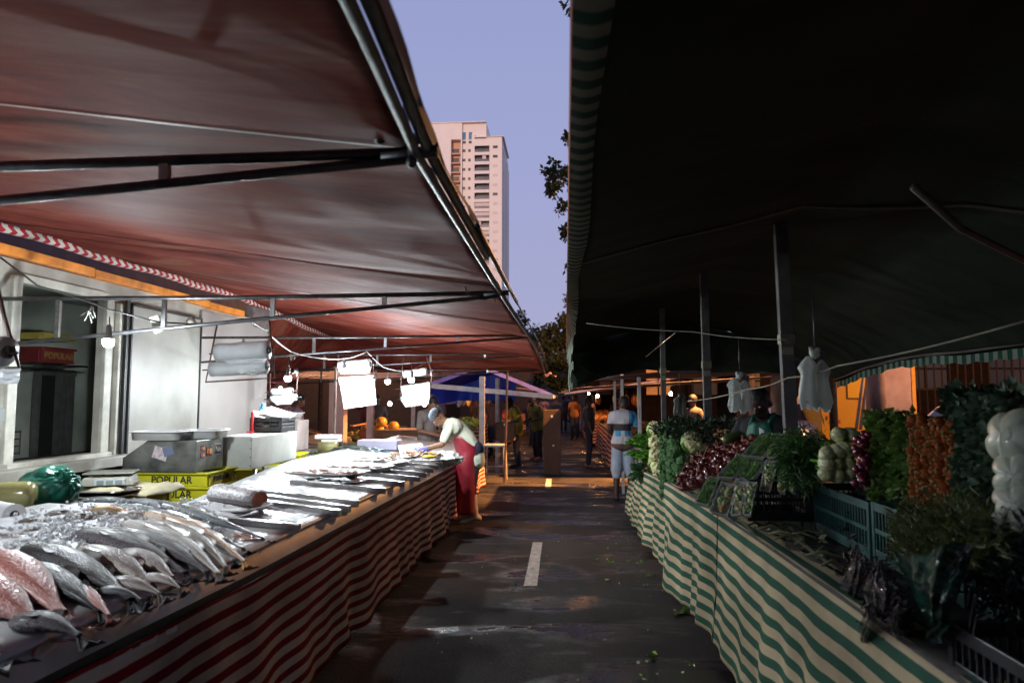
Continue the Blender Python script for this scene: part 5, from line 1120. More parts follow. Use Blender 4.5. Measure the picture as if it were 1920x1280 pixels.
# packs of dark red cherry tomatoes, stacked in steps
tom_m = M('tomato', (.13, .018, .010), .15, 0, .4, 14, coat=.6, col2=(.26, .055, .015)); wrap_m = M('red_net', (.12, .015, .012), .3, 0, .4, 60, .5, 80, coat=.5)
def tpack():
    t = thing('tomato_pack', 'shiny net pack of dark red cherry tomatoes in the stepped stack', 'tomatoes', (0, 0, 0), group='stacked packs of cherry tomatoes'); g = MB()
    g.ell((0, 0, .012), (.085, .065, .028), None, 14, 8, .15, 3, 2); g.build('net', wrap_m, t, True); g = MB()
    for k in range(13): g.ell((U(-.065, .065), U(-.045, .045), .022+U(0, .014)), (.017, .017, .016), None, 8, 6)
    g.build('tomatoes', tom_m, t, True); return t
tp = tpack(); first = True
rows = [(1290, 915, 1345, 895), (1288, 903, 1368, 884), (1296, 890, 1385, 872), (1304, 877, 1400, 858), (1312, 866, 1410, 846), (1326, 855, 1418, 836), (1342, 846, 1424, 826)]
for r_, (x0, y0, x1, y1) in enumerate(rows):
    n = 4+r_//3
    for k in range(n):
        f = k/(n-1); Yd = lerp(5.35, 4.7, f)+.13*r_; p = PY(lerp(x0, x1, f), lerp(y0, y1, f), Yd); o = tp if first else dup(tp); first = False
        o.location = p; o.rotation_euler = (U(-.2, .3)+.25, U(-.2, .2), U(-.5, .5)); o.scale = (1, 1, 1.15)
# herb trays and cut vegetable trays, leaning
foam_edge = M('foam_dull', (.50, .50, .44), .5, 0, .1, 9)
clear_wrap = M('cling_film', (.8, .8, .8), .06, 0, 0, 9, .5, 14, alpha=.10, spec=.9)
def leaning_tray(label, tl, tr, br, bl, Yt, Yb, kind, group):
    """tray whose rim corners are seen at four pixels; top edge at depth Yt, bottom at Yb"""
    A, B = PY(*tl, Yt), PY(*tr, Yt-.03); D, C_ = PY(*bl, Yb), PY(*br, Yb-.03)
    c = (A+B+C_+D)/4; t = thing('vegetable_tray', label, 'tray', c+Vector((0, 0, -.02)), 0, group); nrm = (B-A).cross(D-A).normalized()
    if nrm.y > 0: nrm = -nrm
    def P(u, v, h): return A.lerp(B, u).lerp(D.lerp(C_, u), v)+nrm*h
    g = MB(); g.grid(lambda u, v: P(u, v, -.03*(1 if .06 < u < .94 and .04 < v < .96 else 0)), 18, 18); g.build('foam', foam_edge, t, False, world=True, mods=[('SOLIDIFY', dict(thickness=.005))])
    if kind == 'herb':
        g = MB()
        for _ in range(900):
            u, v = U(.05, .95), U(.04, .96); d = (B-A)*U(-1, 1)+(D-A)*U(-1, 1); g.leaf(P(u, v, U(-.02, .006)), U(.012, .03), .35, d=d+nrm*U(0, .08))
        g.build('herbs', M('herbs', (.20, .42, .06), .5, 0, .5, 30, transl=.15), t, world=True)
    else:
        cols = [M('cut_pale', (.52, .55, .27), .4, 0, .3, 20, coat=.4), M('cut_green', (.20, .34, .08), .4, 0, .4, 20, coat=.3), M('cut_carrot', (.52, .16, .02), .35, 0, .2, 20, coat=.4)]
        for ci, n in ((0, 34), (1, 22), (2, 4)):
            g = MB()
            for k in range(n):
                u, v = U(.12, .88), U(.1, .9); s = U(.010, .022); e = Euler((U(0, 3), U(0, 3), U(0, 3)))
                g.ell(P(u, v, U(-.018, .004)), (s*1.3, s*.7, s*.5), e, 8, 5, .3, 3, k)
            g.build(['cut_cabbage', 'cut_beans', 'cut_carrot'][ci], cols[ci], t, True, world=True)
    g = MB(); g.grid(lambda u, v: P(u, v, .009+.005*nz((u*5, v*5, c.x*9))+.004*math.sin(u*9+v*5)), 20, 20); g.build('cling_film', clear_wrap, t, True, world=True)
G1, G2 = 'trays of chopped herbs leaning in a row', 'trays of mixed cut vegetables standing in a row'
leaning_tray('leftmost herb tray of the lower row, beside the tomato packs', (1383, 852), (1412, 854), (1376, 896), (1343, 893), 4.75, 4.30, 'herb', G1)
leaning_tray('herb tray of the lower row, right and partly behind', (1405, 856), (1420, 858), (1398, 898), (1378, 897), 4.7, 4.25, 'herb', G1)
leaning_tray('tall herb tray in the upper row, left', (1424, 815), (1445, 815), (1420, 856), (1390, 853), 4.9, 4.6, 'herb', G1)
leaning_tray('tall herb tray in the upper row, middle', (1442, 812), (1464, 813), (1430, 858), (1406, 854), 4.85, 4.5, 'herb', G1)
leaning_tray('dark edge-on herb tray in the upper row', (1466, 814), (1482, 815), (1450, 858), (1436, 856), 4.7, 4.4, 'herb', G1)
leaning_tray('edge-on herb tray low in the middle', (1418, 866), (1436, 866), (1412, 898), (1396, 897), 4.5, 4.2, 'herb', G1)
leaning_tray('film-wrapped tray of green beans, leftmost in the front row', (1327, 895), (1350, 895), (1328, 948), (1303, 940), 4.35, 4.1, 'herb', G2)
leaning_tray('brightest mixed tray with orange carrot pieces, second in the front row', (1352, 902), (1384, 908), (1364, 967), (1330, 958), 4.15, 3.95, 'mix', G2)
leaning_tray('third mixed tray in the front row', (1380, 900), (1400, 903), (1388, 965), (1370, 966), 4.1, 3.9, 'mix', G2)
leaning_tray('fourth mixed tray in the front row, in shade', (1402, 902), (1420, 904), (1408, 966), (1392, 964), 4.05, 3.85, 'mix', G2)
leaning_tray('mixed tray standing higher, right of the herb trays', (1436, 862), (1460, 862), (1444, 922), (1424, 916), 4.2, 4.05, 'mix', G2)
leaning_tray('mixed tray next to the higher one, under the dill', (1464, 882), (1478, 884), (1472, 922), (1458, 920), 4.15, 4.0, 'mix', G2)
leaning_tray('small mixed tray half hidden beside the green crate', (1481, 890), (1490, 892), (1488, 922), (1480, 921), 4.1, 4.0, 'mix', G2)
vented_crate('dark_crate', 'dark crate behind the cut vegetable trays', PY(1458, 975, 4.15)+Vector((0, .1, 0)), (.36, .3, .24), black_plastic, 0)
# support boxes under the stacks
def stepbox(name, label, pts, z0, mat=M('dark_boards', (.035, .028, .022))):
    g = MB(); xs = [p[0] for p in pts]; g.box(((pts[0][0]+pts[1][0])/2, (pts[0][1]+pts[1][1])/2, (z0+pts[0][2])/2), (abs(pts[1][0]-pts[0][0]), abs(pts[1][1]-pts[0][1]), pts[0][2]-z0)); single(g, name, mat, label, 'box', bevel=.01)
stepbox('display_box', 'dark display box under the herb trays', [(1.35, 4.5, 1.08), (1.75, 5.2)], .9)
stepbox('display_box', 'dark display box under the tomato packs', [(1.1, 5.05, 1.02), (1.6, 6.0)], .9)
# dill / loose fine greens between trays and fennel
dill_m = M('dill', (.07, .16, .045), .6, 0, .5, 20, transl=.2)
g = MB()
for _ in range(3200):
    px, py = random.gauss(1508, 22), random.gauss(858, 21)
    if not (1464 < px < 1560): continue
    p = PY(px, py, 3.95+U(-.18, .12)); g.leaf(p, U(.03, .09), .10, d=Vector((U(-1, .4), U(-.6, .3), U(-.8, .5))))
o = g.build('dill', dill_m); tag(o, 'big feathery mass of dill spilling over the first green crate', 'dill', kind='stuff')
# green crates (front faces the aisle)
def gcrate(label, y0, y1, x, z):
    g = MB(); leaves(g, (x+.2, (y0+y1)/2, z+.14), (.15, (y1-y0)*.4, .1), 160, .09, .5); g.box((x+.2, (y0+y1)/2, z+.12), (.33, y1-y0-.10, .2)); single(g, 'gap_filler', M('gap_dark', (.012, .014, .010), .8, 0, .5, 9), 'dark filler with leaves, added to blacken the slat gaps of the '+label.split(',')[0], 'greens')  # near-black filler stands in for the shade between the slats
    return vented_crate('green_crate', label, (x+.2, (y0+y1)/2, z), (y1-y0-.02, .40, .27), green_plastic, -PI/2, 'green crates along the vegetable stall')
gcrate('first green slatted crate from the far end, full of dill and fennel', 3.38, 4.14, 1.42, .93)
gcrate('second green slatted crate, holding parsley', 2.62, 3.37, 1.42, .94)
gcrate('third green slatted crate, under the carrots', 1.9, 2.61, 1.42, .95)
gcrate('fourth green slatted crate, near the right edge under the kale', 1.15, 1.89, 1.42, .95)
# fennel bulbs
fen_m = M('fennel_bulb', (.52, .54, .28), .45, 0, .4, 22, .15, 40, coat=.2)
def fennel():
    t = thing('fennel', '', 'fennel', (0, 0, 0), group='stacked fennel bulbs'); g = MB()
    for k in range(5):
        a = k*1.257; g.ell((.008*math.cos(a), .0, .008*math.sin(a)), (.034, .062, .036), Euler((0, a, .08*math.sin(a))), 14, 10, .06, 2, k)
    g.build('bulb', fen_m, t, True); g = MB()
    for k in range(4): a = k*1.6; g.tube([(.012*math.cos(a), .05, .012*math.sin(a)), (.02*math.cos(a), .10, .02*math.sin(a)), (.03*math.cos(a), .15, .03*math.sin(a))], [.012, .009, .008], 8)
    g.build('stalks', lett, t, True); return t
f0 = fennel(); first = True
fpos = [(1549, 887), (1550, 868), (1551, 851), (1567, 890), (1567, 868), (1570, 846), (1573, 815), (1592, 888), (1588, 868), (1588, 848), (1592, 815), (1580, 842)]
flab = ['bottom left fennel bulb', 'fennel bulb second from the bottom on the left', 'top fennel bulb of the left column', 'bottom fennel bulb of the middle column', 'second fennel bulb up in the middle column', 'third fennel bulb up in the middle column', 'topmost left fennel bulb against the yellow truck', 'bottom fennel bulb beside the radishes', 'second fennel bulb beside the radishes', 'third fennel bulb beside the radishes', 'topmost right fennel bulb against the yellow truck', 'fennel bulb tucked behind the third row']
for (px, py), l in zip(fpos, flab):
    o = f0 if first else dup(f0); first = False; o.location = PY(px, py, 3.55+.0005*(px-1550)-.0006*(py-850)*0+(.08 if py < 830 else 0)); o.rotation_euler = (U(-.15, .25), U(-3, 3), U(-.35, .1)); o['label'] = l; o.scale = (.95, 1, .95)
rad_m = M('radish', (.15, .008, .035), .25, 0, .3, 20, coat=.5)
for i in range(44):
    px = 1613+U(-13, 13)+(i % 3)*2; py = 815+(i/44)*95+U(-4, 4); p = PY(px, py, 3.30+U(-.04, .04)); g = MB(); s = U(.013, .019); g.ell(p, (s, s, s*1.1), None, 10, 7, .06); g.tube([p-Vector((0, .0, s)), p+Vector((U(-.01, .01), -.03, -s-.012))], [.003, .0006], 5)
    single(g, 'radish', rad_m, 'small shiny magenta radish in the tall heap between fennel and parsley', 'radish', 'heap of radishes', True)
# parsley wall, carrots, kale, big fennel heads on plane x ~ 1.45
par_m = M('parsley', (.07, .15, .025), .55, 0, .55, 12, transl=.25, col2=(.14, .27, .04)); kale_m = M('kale', (.05, .095, .05), .7, 0, .5, 14, transl=.1)
def wallplants(name, label, x0, x1, y0, y1, Xp, mat, n, s, asp, cat):
    g = MB(); lumps = [(U(x0, x1), U(y0, y1), U(.6, 1.3)) for _ in range(46)]
    for _ in range(n):
        lx, ly, lr = random.choice(lumps); px = lx+random.gauss(0, 13)*lr; py = ly+random.gauss(0, 13)*lr
        if px < x0-8 or px > x1+8 or py > y1+14 or py < y0-8: continue
        p = PX(px, py, Xp+U(-.02, .12)); d = Vector((U(-1.2, .2), U(-.8, .8), U(-.9, .7))); g.leaf(p, s*U(.5, 1.3), asp, d=d)
    g.grid(lambda u, v: PX(lerp(x0, x1, u), lerp(y0, y1, v), Xp+.14+.02*nz((u*5, v*5, 1))), 12, 12)
    o = g.build(name, mat); return tag(o, label, cat, kind='stuff')
wallplants('parsley', 'tall bank of bright parsley leaves above the second green crate', 1634, 1712, 782, 925, 1.46, par_m, 3600, .045, .7, 'parsley')
wallplants('kale', 'tall dark bank of curly kale right of the carrots', 1800, 1885, 755, 960, 1.40, kale_m, 6000, .034, .8, 'kale')
wallplants('greens', 'dark greens filling the top right behind the kale', 1790, 1925, 738, 790, 1.6, kale_m, 1800, .06, .6, 'greens')
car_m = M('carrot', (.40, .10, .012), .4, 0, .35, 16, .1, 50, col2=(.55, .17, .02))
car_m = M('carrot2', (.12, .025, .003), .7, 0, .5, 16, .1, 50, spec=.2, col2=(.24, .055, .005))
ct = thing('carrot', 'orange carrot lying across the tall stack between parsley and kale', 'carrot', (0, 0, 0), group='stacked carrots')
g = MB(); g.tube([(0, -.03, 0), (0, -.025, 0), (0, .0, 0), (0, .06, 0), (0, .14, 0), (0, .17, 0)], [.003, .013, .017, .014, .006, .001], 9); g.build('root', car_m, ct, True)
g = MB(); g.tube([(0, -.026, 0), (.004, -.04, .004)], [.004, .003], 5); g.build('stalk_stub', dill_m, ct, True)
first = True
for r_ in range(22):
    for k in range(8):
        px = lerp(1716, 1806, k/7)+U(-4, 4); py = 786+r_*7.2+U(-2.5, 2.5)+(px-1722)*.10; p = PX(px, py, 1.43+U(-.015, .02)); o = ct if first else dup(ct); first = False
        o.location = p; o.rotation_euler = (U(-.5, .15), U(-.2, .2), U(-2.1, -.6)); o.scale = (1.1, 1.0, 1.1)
g = MB(); g.grid(lambda u, v: PX(lerp(1716, 1806, u), lerp(785, 955, v), 1.50), 4, 4); tag(single(g, 'carrot_backing', M('dark_boards', (.035, .028, .022)), 'dark panel behind the carrots', 'panel'))
# large pale bulbs at the right edge
pb = M('pale_bulb', (.46, .50, .38), .45, 0, .2, 7, .1, 30, coat=.35)
def bigbulb(label, p, r, tilt):
    t = thing('turnip_head', label, 'turnip', p, 0, 'big pale bulbs at the right edge'); g = MB()
    def fn(u, v):
        th = u*2*PI; ph = v*PI; rb = .86+.26*abs(math.cos(th*2.5))**.6*(.35+.65*math.sin(ph))+.04*nz((math.cos(th)*2, math.sin(th)*2, v*2), 1, r*90); q = r*rb*math.sin(ph)**.85
        return (q*math.cos(th), q*math.sin(th), r*.86*math.cos(ph)*(1+.03*nz((math.cos(th), math.sin(th), v), 2, r*50)))
    g.grid(fn, 60, 24)
    for k in range(0):
        a = k*1.257+.4; g.ell((r*.26*math.cos(a), r*.26*math.sin(a), -.1*r*(k % 2)), (r*.72, r*.70, r*.92), Euler((.22*math.sin(a), -.22*math.cos(a), a)), 20, 14, .05, 2, k)
    b = g.build('bulb', pb, t, True); g = MB(); g.lathe([(r*.36, r*.70), (r*.33, r*.88), (r*.26, r*.93), (.001, r*.90)], n=16); g.v = [(p[0]*.8+.1*r, p[1]*.8, p[2]-.07*r) for p in g.v]; g.build('cut_root', M('cut_root', (.44, .48, .36), .7, 0, .2, 30), t, True)
    t.rotation_euler = tilt
bigbulb('topmost big pale bulb at the right edge', PX(1912, 822, 1.38), .088, (1.35, 0, -1.2))
bigbulb('middle big pale bulb at the right edge, facing the aisle', PX(1917, 893, 1.36), .074, (1.45, 0, -.9))
bigbulb('lowest big pale bulb at the right edge', PX(1916, 952, 1.34), .074, (1.3, 0, -.9))
# scraps and stems on the cloth behind the edge
stem_m = M('stem', (.12, .13, .06), .6, 0, .5, 20)
for i, (px, py) in enumerate([(1400, 985), (1430, 985), (1460, 990), (1450, 1010), (1490, 1020), (1510, 1040), (1440, 1000), (1540, 1060), (1420, 992), (1480, 1002), (1530, 1035), (1500, 1000)]):
    p = PZ(px, py, .95); g = MB(); a = U(-.6, .6); d = Vector((math.cos(a), -math.sin(a)*.8-.4, 0))*U(.08, .2); g.tube([p, p+d*.4+Vector((0, .02, .02)), p+d+Vector((0, 0, .0))], [.005, .008, .003], 6)
    for k in range(5): g.leaf(p+d*U(.3, 1), U(.03, .07), .5)
    single(g, 'stem_scrap', stem_m, 'wilted stem scrap lying on the counter cloth below the green crates', 'stem', 'stem scraps on the vegetable counter', True)
for i, (pts) in enumerate([[(1440, 1000), (1480, 1010), (1520, 1035), (1565, 1065)], [(1430, 975), (1470, 985), (1500, 1012), (1530, 1045)], [(1380, 975), (1395, 988), (1415, 1010), (1450, 1030)]]):
    g = MB(); P = [PZ(x, y, .95) for x, y in pts]
    g.grid(lambda u, v: Vector((interp(u*3, [(k, P[k].x) for k in range(4)]), interp(u*3, [(k, P[k].y) for k in range(4)]), .952+.008*math.sin(u*5)))+Vector((.02*v, .012*v, .003)), 14, 2)
    single(g, 'straw_band', M('straw', (.28, .26, .15), .8, 0, .4, 30), ['longest straw coloured band on the counter', 'straw band just behind the longest one', 'short greenish band near the cut vegetables'][i], 'band', smooth=True)
# foreground: herb bunch in green film, purple basil in clear film, black crate, mesh bag
g = MB()
for _ in range(4600):
    px, py = random.gauss(1760, 52), random.gauss(1010, 30)
    if px < 1672 or py > 1085: continue
    p = PX(px, py, 1.16+U(0, .25)); g.leaf(p, U(.02, .06), .18, d=Vector((U(-1, 1), U(-.8, .8), U(-.2, 1.2))))
o = g.build('herb_bunch', M('olive_herb', (.09, .11, .03), .6, 0, .5, 20, transl=.2)); tag(o, 'olive green bushy herbs rising from the green film wrap', 'herbs', kind='stuff')
gf = M('green_film', (.008, .055, .036), .12, 0, .6, 10, .9, 16, alpha=.93, spec=1, coat=1)
g = MB()
def cone(u, v):
    px = lerp(lerp(1668, 1830, u), lerp(1735, 1780, u), v**.9); py = lerp(1028+12*math.sin(u*6), 1165+6*math.sin(u*9), v); X = 1.12-.10*math.sin(PI*u)*(1-.4*v)+.012*nz((u*9, v*9, 4), 1)+.012*math.sin(u*17+v*7)
    return PX(px, py, X)
g.grid(cone, 60, 40); single(g, 'film_wrap', gf, 'crinkled shiny green film cone holding the herb bunch', 'film', smooth=True)
g = MB()
def tailf(u, v): return PX(lerp(1742, 1775, u)+6*math.sin(v*7), lerp(1160, 1205, v), 1.09+.01*math.sin(u*9+v*6))
g.grid(tailf, 12, 12); single(g, 'film_tail', gf, 'twisted lower end of the green film hanging over the black crate', 'film', smooth=True)
pf = M('clear_shiny_film', (.10, .085, .09), .12, 0, .5, 12, .9, 22, spec=1, coat=1)
def basil(label, px, py, w_, h_, X, seed):
    t = thing('basil_bundle', label, 'basil', PX(px, py+h_*.5, X), 0, 'film-wrapped basil bundles'); g = MB()
    for _ in range(600):
        p = PX(px+random.gauss(0, w_*.22), py+random.gauss(0, h_*.2), X+U(.0, .08)); g.leaf(p, U(.015, .045), .4)
    g.build('leaves', M('purple_basil', (.035, .018, .022), .5, 0, .5, 20), t, world=True); g = MB()
    def fn(u, v):
        a = v*PI; k = interp(v, [(0, .15), (.15, .35), (.45, 1), (.8, .7), (1, .35)])
        return PX(px+(u-.5)*w_*k+5*math.sin(v*5+seed), py+(v-.5)*h_, X-.02-.05*math.sin(PI*u)*k+.012*nz((u*7, v*7, seed), 1)+.006*math.sin(u*21+v*8))
    g.grid(fn, 40, 40); g.build('film', M('film_glint', (.05, .042, .046), .1, 0, .8, 14, 1, 24, alpha=.72, spec=1, coat=1), t, True, world=True)
basil('left purple basil bundle standing in shiny film', 1602, 1095, 52, 150, 1.17, 1)
basil('right purple basil bundle lying in shiny film', 1650, 1110, 75, 120, 1.14, 4)
basil('drooping film end hanging over the striped cloth', 1624, 1168, 36, 70, 1.08, 6)
basil('second drooping film end by the black crate', 1683, 1160, 26, 80, 1.07, 8)
g = MB(); g.grid(lambda u, v: PX(lerp(1594, 1608, u), lerp(1022, 1062, v), 1.24+.01*math.sin(u*8+v*9)), 10, 14); single(g, 'film_tip', pf, 'silvery twisted film tip standing against the second green crate', 'film', smooth=True)
t = vented_crate('black_crate', 'black crate with two pale stickers at the near edge of the counter', (1.30, 1.92, .80), (.50, .36, .24), black_plastic, -PI/2)
for (y, z, h_) in ((-.14, .17, .055), (-.15, .095, .042)):
    g = MB(); g.box((.15+y*0-.0, -.184, z), (.045, .004, h_)); g.build('sticker', M('sticker_pink2', (.42, .36, .34), .6, 0, .4, 60), t)
t = thing('mesh_sack', 'open mesh sack of dark greens at the bottom right corner', 'sack', (1.42, 1.42, .82))
g = MB(); 
for k in range(26):
    a0 = k/26*2*PI
    for s in (1, -1): g.tube([(.24*math.cos(a0+s*v*1.2)*(1-.1*v), .2*math.sin(a0+s*v*1.2)*(1-.1*v), .02+.26*v) for v in [j/8 for j in range(9)]], .0022, 4, cap=False)
g.tube([(.22*math.cos(k/12*PI), .18*math.sin(k/12*PI), .28) for k in range(25)], .008, 6); g.build('mesh', M('mesh_net', (.36, .33, .26), .5, 0, .2, 9), t, True)
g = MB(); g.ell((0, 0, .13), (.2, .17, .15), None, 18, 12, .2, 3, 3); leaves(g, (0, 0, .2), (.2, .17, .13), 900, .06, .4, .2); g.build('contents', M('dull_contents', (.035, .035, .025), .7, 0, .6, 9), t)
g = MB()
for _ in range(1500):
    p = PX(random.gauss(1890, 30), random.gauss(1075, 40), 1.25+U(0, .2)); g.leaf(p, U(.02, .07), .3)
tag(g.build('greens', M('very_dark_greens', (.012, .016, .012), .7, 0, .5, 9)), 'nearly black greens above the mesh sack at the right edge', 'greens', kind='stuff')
g = MB(); g.grid(lambda u, v: PX(lerp(1812, 1826, u)+6*v, lerp(1105, 1190, v), 1.12+.01*math.sin(u*9+v*13)), 10, 20); single(g, 'film_tip', pf, 'narrow shiny film strip between the black crate and the mesh sack', 'film', smooth=True)
# shelf boards that carry the wall of vegetables
g = MB(); g.box((1.86, 2.7, 1.10), (.4, 3.4, .3)); single(g, 'backing_crate', M('dark_boards', (.035, .028, .022)), 'dark low crate row behind the green crates', 'crate')
# ================================================================ PEOPLE
def skin_m(n, c): return M(n, c, .5, 0, .12, 9)
SK = dict(brown=skin_m('skin_brown', (.20, .095, .055)), dark=skin_m('skin_dark', (.055, .028, .018)), light=skin_m('skin_light', (.42, .24, .17)))
hair_m = M('hair_black', (.012, .010, .009), .6, 0, .3, 30, .4, 60)
def person(label, loc, rz, skin, J=None, wear=(), hair='short', scale=1.0, vox=.011, bare_feet=False, head_tilt=(0, 0), group=None, extra=None, glove=None):
    D = dict(head=(0, .02, 1.60), neck=(0, 0, 1.46), chest=(0, 0, 1.30), belly=(0, .01, 1.10), pelvis=(0, 0, .95), shl=(-.165, 0, 1.39), shr=(.165, 0, 1.39), ell=(-.23, -.03, 1.13), elr=(.23, -.03, 1.13), wrl=(-.24, .05, .88), wrr=(.24, .05, .88),
             hil=(-.085, 0, .92), hir=(.085, 0, .92), knl=(-.10, .02, .50), knr=(.10, .02, .50), anl=(-.105, -.02, .08), anr=(.105, -.02, .08), tol=(-.12, .15, .025), tor=(.12, .15, .025))
    D.update(J or {}); D = {k: Vector(v) for k, v in D.items()}
    t = thing('person', label, 'person', loc, rz, group); t.scale = (scale,)*3
    hd = D['head']; up = (hd-D['neck']).normalized(); rightv = (D['shr']-D['shl']).normalized(); fwd = up.cross(rightv).normalized()
    if head_tilt[1]: fwd = (fwd*math.cos(head_tilt[1])+rightv*math.sin(head_tilt[1])).normalized()
    def H(x, y, z): r = fwd.cross(up).normalized(); return hd+r*x+fwd*y+up*z
    g = MB(); cap = g.capsule
    q = up.to_track_quat('Z', 'Y').to_euler()
    g.ell(hd+up*.02, (.076, .092, .105), Matrix((fwd.cross(up).normalized(), fwd, up)).transposed().to_euler(), 18, 14)
    cap(H(0, .025, -.06), H(0, .045, -.065), .052, .04); cap(H(0, .088, .0), H(0, .108, -.028), .012, .017)   # jaw, nose
    cap(H(0, .08, -.062), H(0, .09, -.06), .018, .015)
    for s in (-1, 1): cap(H(s*.078, -.005, .01), H(s*.086, -.014, -.02), .018, .011)
    cap(D['neck']-up*.03, hd-up*.05, .056, .052)
    cap(D['chest']+(D['shl']-D['chest'])*.45, D['chest']+(D['shr']-D['chest'])*.45, .115, .115); cap(D['chest'], D['belly'], .125, .118); cap(D['belly'], D['pelvis'], .118, .13); cap(D['shl'], D['shr'], .062, .062)
    for s in 'lr':
        sh, el, wr = D['sh'+s], D['el'+s], D['wr'+s]; cap(sh, el, .053, .040); cap(el, wr, .040, .026)
        d = (wr-el).normalized(); side = d.cross(Vector((0, 1, .2))).normalized(); sg = 1 if s == 'r' else -1; pn = side.cross(d)
        pc = wr+d*.05; cap(wr, pc, .026, .031); g.ell(pc, (.036, .022, .046), d.to_track_quat('Z', 'Y').to_euler(), 12, 8)
        for k, (o, ln) in enumerate(((-.027, .062), (-.009, .075), (.010, .070), (.027, .055))):
            b = pc+d*.035+side*o; m = b+d*ln*.55+pn*.008; cap(b, m, .0098, .0088, 8); cap(m, m+d*ln*.42+pn*.022, .0088, .0075, 8)
        b = pc-side*sg*.03-d*.01; m = b-side*sg*.022+d*.03; cap(b, m, .0115, .010, 8); cap(m, m+d*.028+pn*.006, .010, .0085, 8)
        hp, kn, an, to = D['hi'+s], D['kn'+s], D['an'+s], D['to'+s]; cap(hp, kn, .088, .056); cap(kn, kn.lerp(an, .35), .054, .056); cap(kn.lerp(an, .35), an, .056, .036); cap(an, to, .038, .030); cap(an, an-(to-an)*.3+Vector((0, 0, -.03)), .036, .033)
    g.build('body', SK[skin], t, True, mods=[('REMESH', dict(mode='VOXEL', voxel_size=vox, use_smooth_shade=True)), ('SMOOTH', dict(factor=.5, iterations=3))])
    for s in (-1, 1):
        g = MB(); g.ell(H(s*.033, .082, .018), (.012, .009, .009), None, 8, 6); g.build('eye', M('eye_white', (.6, .58, .55), .2), t, True)
    if hair == 'short':
        g = MB(); g.ell(H(0, -.010, .040), (.083, .095, .095), Matrix((fwd.cross(up).normalized(), fwd, up)).transposed().to_euler(), 24, 16, .05, 9)
        v = [p for p in g.v]; keep = [i for i, p in enumerate(v) if not ((Vector(p)-hd).dot(fwd) > .045 and (Vector(p)-hd).dot(up) < .055) and (Vector(p)-hd).dot(up) > -.05]
        ks = set(keep); g.f = [f for f in g.f if all(i in ks for i in f)]; g.build('hair', hair_m, t, True)
    def shell(nm, mat, caps, vx=.012):
        g = MB()
        for a, b, ra, rb in caps: g.capsule(a, b, ra, rb)
        return g.build(nm, mat, t, True, mods=[('REMESH', dict(mode='VOXEL', voxel_size=vx, use_smooth_shade=True)), ('SMOOTH', dict(factor=.5, iterations=4))])
    for w_ in wear:
        k, mat = w_[0], w_[1]
        if k == 'shirt':
            fr = w_[2] if len(w_) > 2 else .6; low = w_[3] if len(w_) > 3 else .0
            c = [(D['chest']+(D['shl']-D['chest'])*.45, D['chest']+(D['shr']-D['chest'])*.45, .135, .135), (D['chest'], D['belly'], .146, .142), (D['belly'], D['pelvis']+Vector((-.05, 0, -low)), .142, .148), (D['belly'], D['pelvis']+Vector((.05, 0, -low)), .142, .148), (D['shl'], D['shr'], .060, .060), (D['neck']-up*.06, D['neck']-up*.02, .075, .066)]
            for s in 'lr': c.append((D['sh'+s], D['sh'+s].lerp(D['el'+s], min(fr, 1)), .064, .062)); 
            if fr > 1:
                for s in 'lr': c.append((D['el'+s], D['wr'+s], .052, .042))
            o = shell('shirt', mat, c, vox*1.1)
        elif k == 'trousers':
            fr = w_[2]; wd = w_[3] if len(w_) > 3 else 1.0
            c = [(D['pelvis']+Vector((-.04, 0, .02)), D['pelvis']+Vector((.04, 0, .02)), .128, .128)]
            for s in 'lr':
                hp, kn, an = D['hi'+s], D['kn'+s], D['an'+s]; c.append((hp, hp.lerp(kn, min(1, fr*2)), .098, .084*wd))
                if fr > .5: c.append((kn, kn.lerp(an, fr*2-1), .080*wd, .064*wd))
            shell('trousers', mat, c, vox*1.1)
        elif k == 'boots' or k == 'shoes':
            c = []
            for s in 'lr':
                an, to, kn = D['an'+s], D['to'+s], D['kn'+s]; c.append((an, to, .048, .038)); c.append((an, an-(to-an)*.3+Vector((0, 0, -.03)), .046, .042))
                if k == 'boots': c.append((an, an.lerp(kn, .72), .052, .066))
            shell(k, mat, c, .01)
        elif k == 'gloves':
            for s in 'lr':
                g = MB(); el, wr = D['el'+s], D['wr'+s]; d = (wr-el).normalized(); side = d.cross(Vector((0, 1, .2))).normalized(); sg = 1 if s == 'r' else -1; pn = side.cross(d); pc = wr+d*.05
                g.capsule(wr-d*.03, pc, .033, .036); g.ell(pc, (.041, .027, .050), d.to_track_quat('Z', 'Y').to_euler(), 12, 8)
                for o, ln in ((-.027, .062), (-.009, .075), (.010, .070), (.027, .055)):
                    b = pc+d*.035+side*o; m = b+d*ln*.55+pn*.008; g.capsule(b, m, .0125, .0115, 8); g.capsule(m, m+d*ln*.42+pn*.022, .0115, .0100, 8)
                b = pc-side*sg*.03-d*.01; m = b-side*sg*.022+d*.03; g.capsule(b, m, .0145, .013, 8); g.capsule(m, m+d*.03+pn*.006, .013, .0105, 8)
                g.build('glove', mat, t, True, mods=[('REMESH', dict(mode='VOXEL', voxel_size=.0055, use_smooth_shade=True))])
        elif k == 'cap':
            g = MB(); g.ell(H(0, -.012, .05), (.090, .104, .088), Matrix((fwd.cross(up).normalized(), fwd, up)).transposed().to_euler(), 26, 16, .03, 8)
            v = g.v; ks = set(i for i, p in enumerate(v) if (Vector(p)-hd).dot(up) > .018-.25*(Vector(p)-hd).dot(-fwd)*0); g.f = [f for f in g.f if all(i in ks for i in f)]
            g.build('cap', mat, t, True, mods=[('SOLIDIFY', dict(thickness=.004))])
            if len(w_) > 2: g = MB(); g.capsule(H(-.03, .09, .03), H(.03, .09, .03), .03, .03); g.v = [tuple(Vector(p)) for p in g.v]; g.build('cap_peak', mat, t, True)
    if extra: extra(t, D, H)
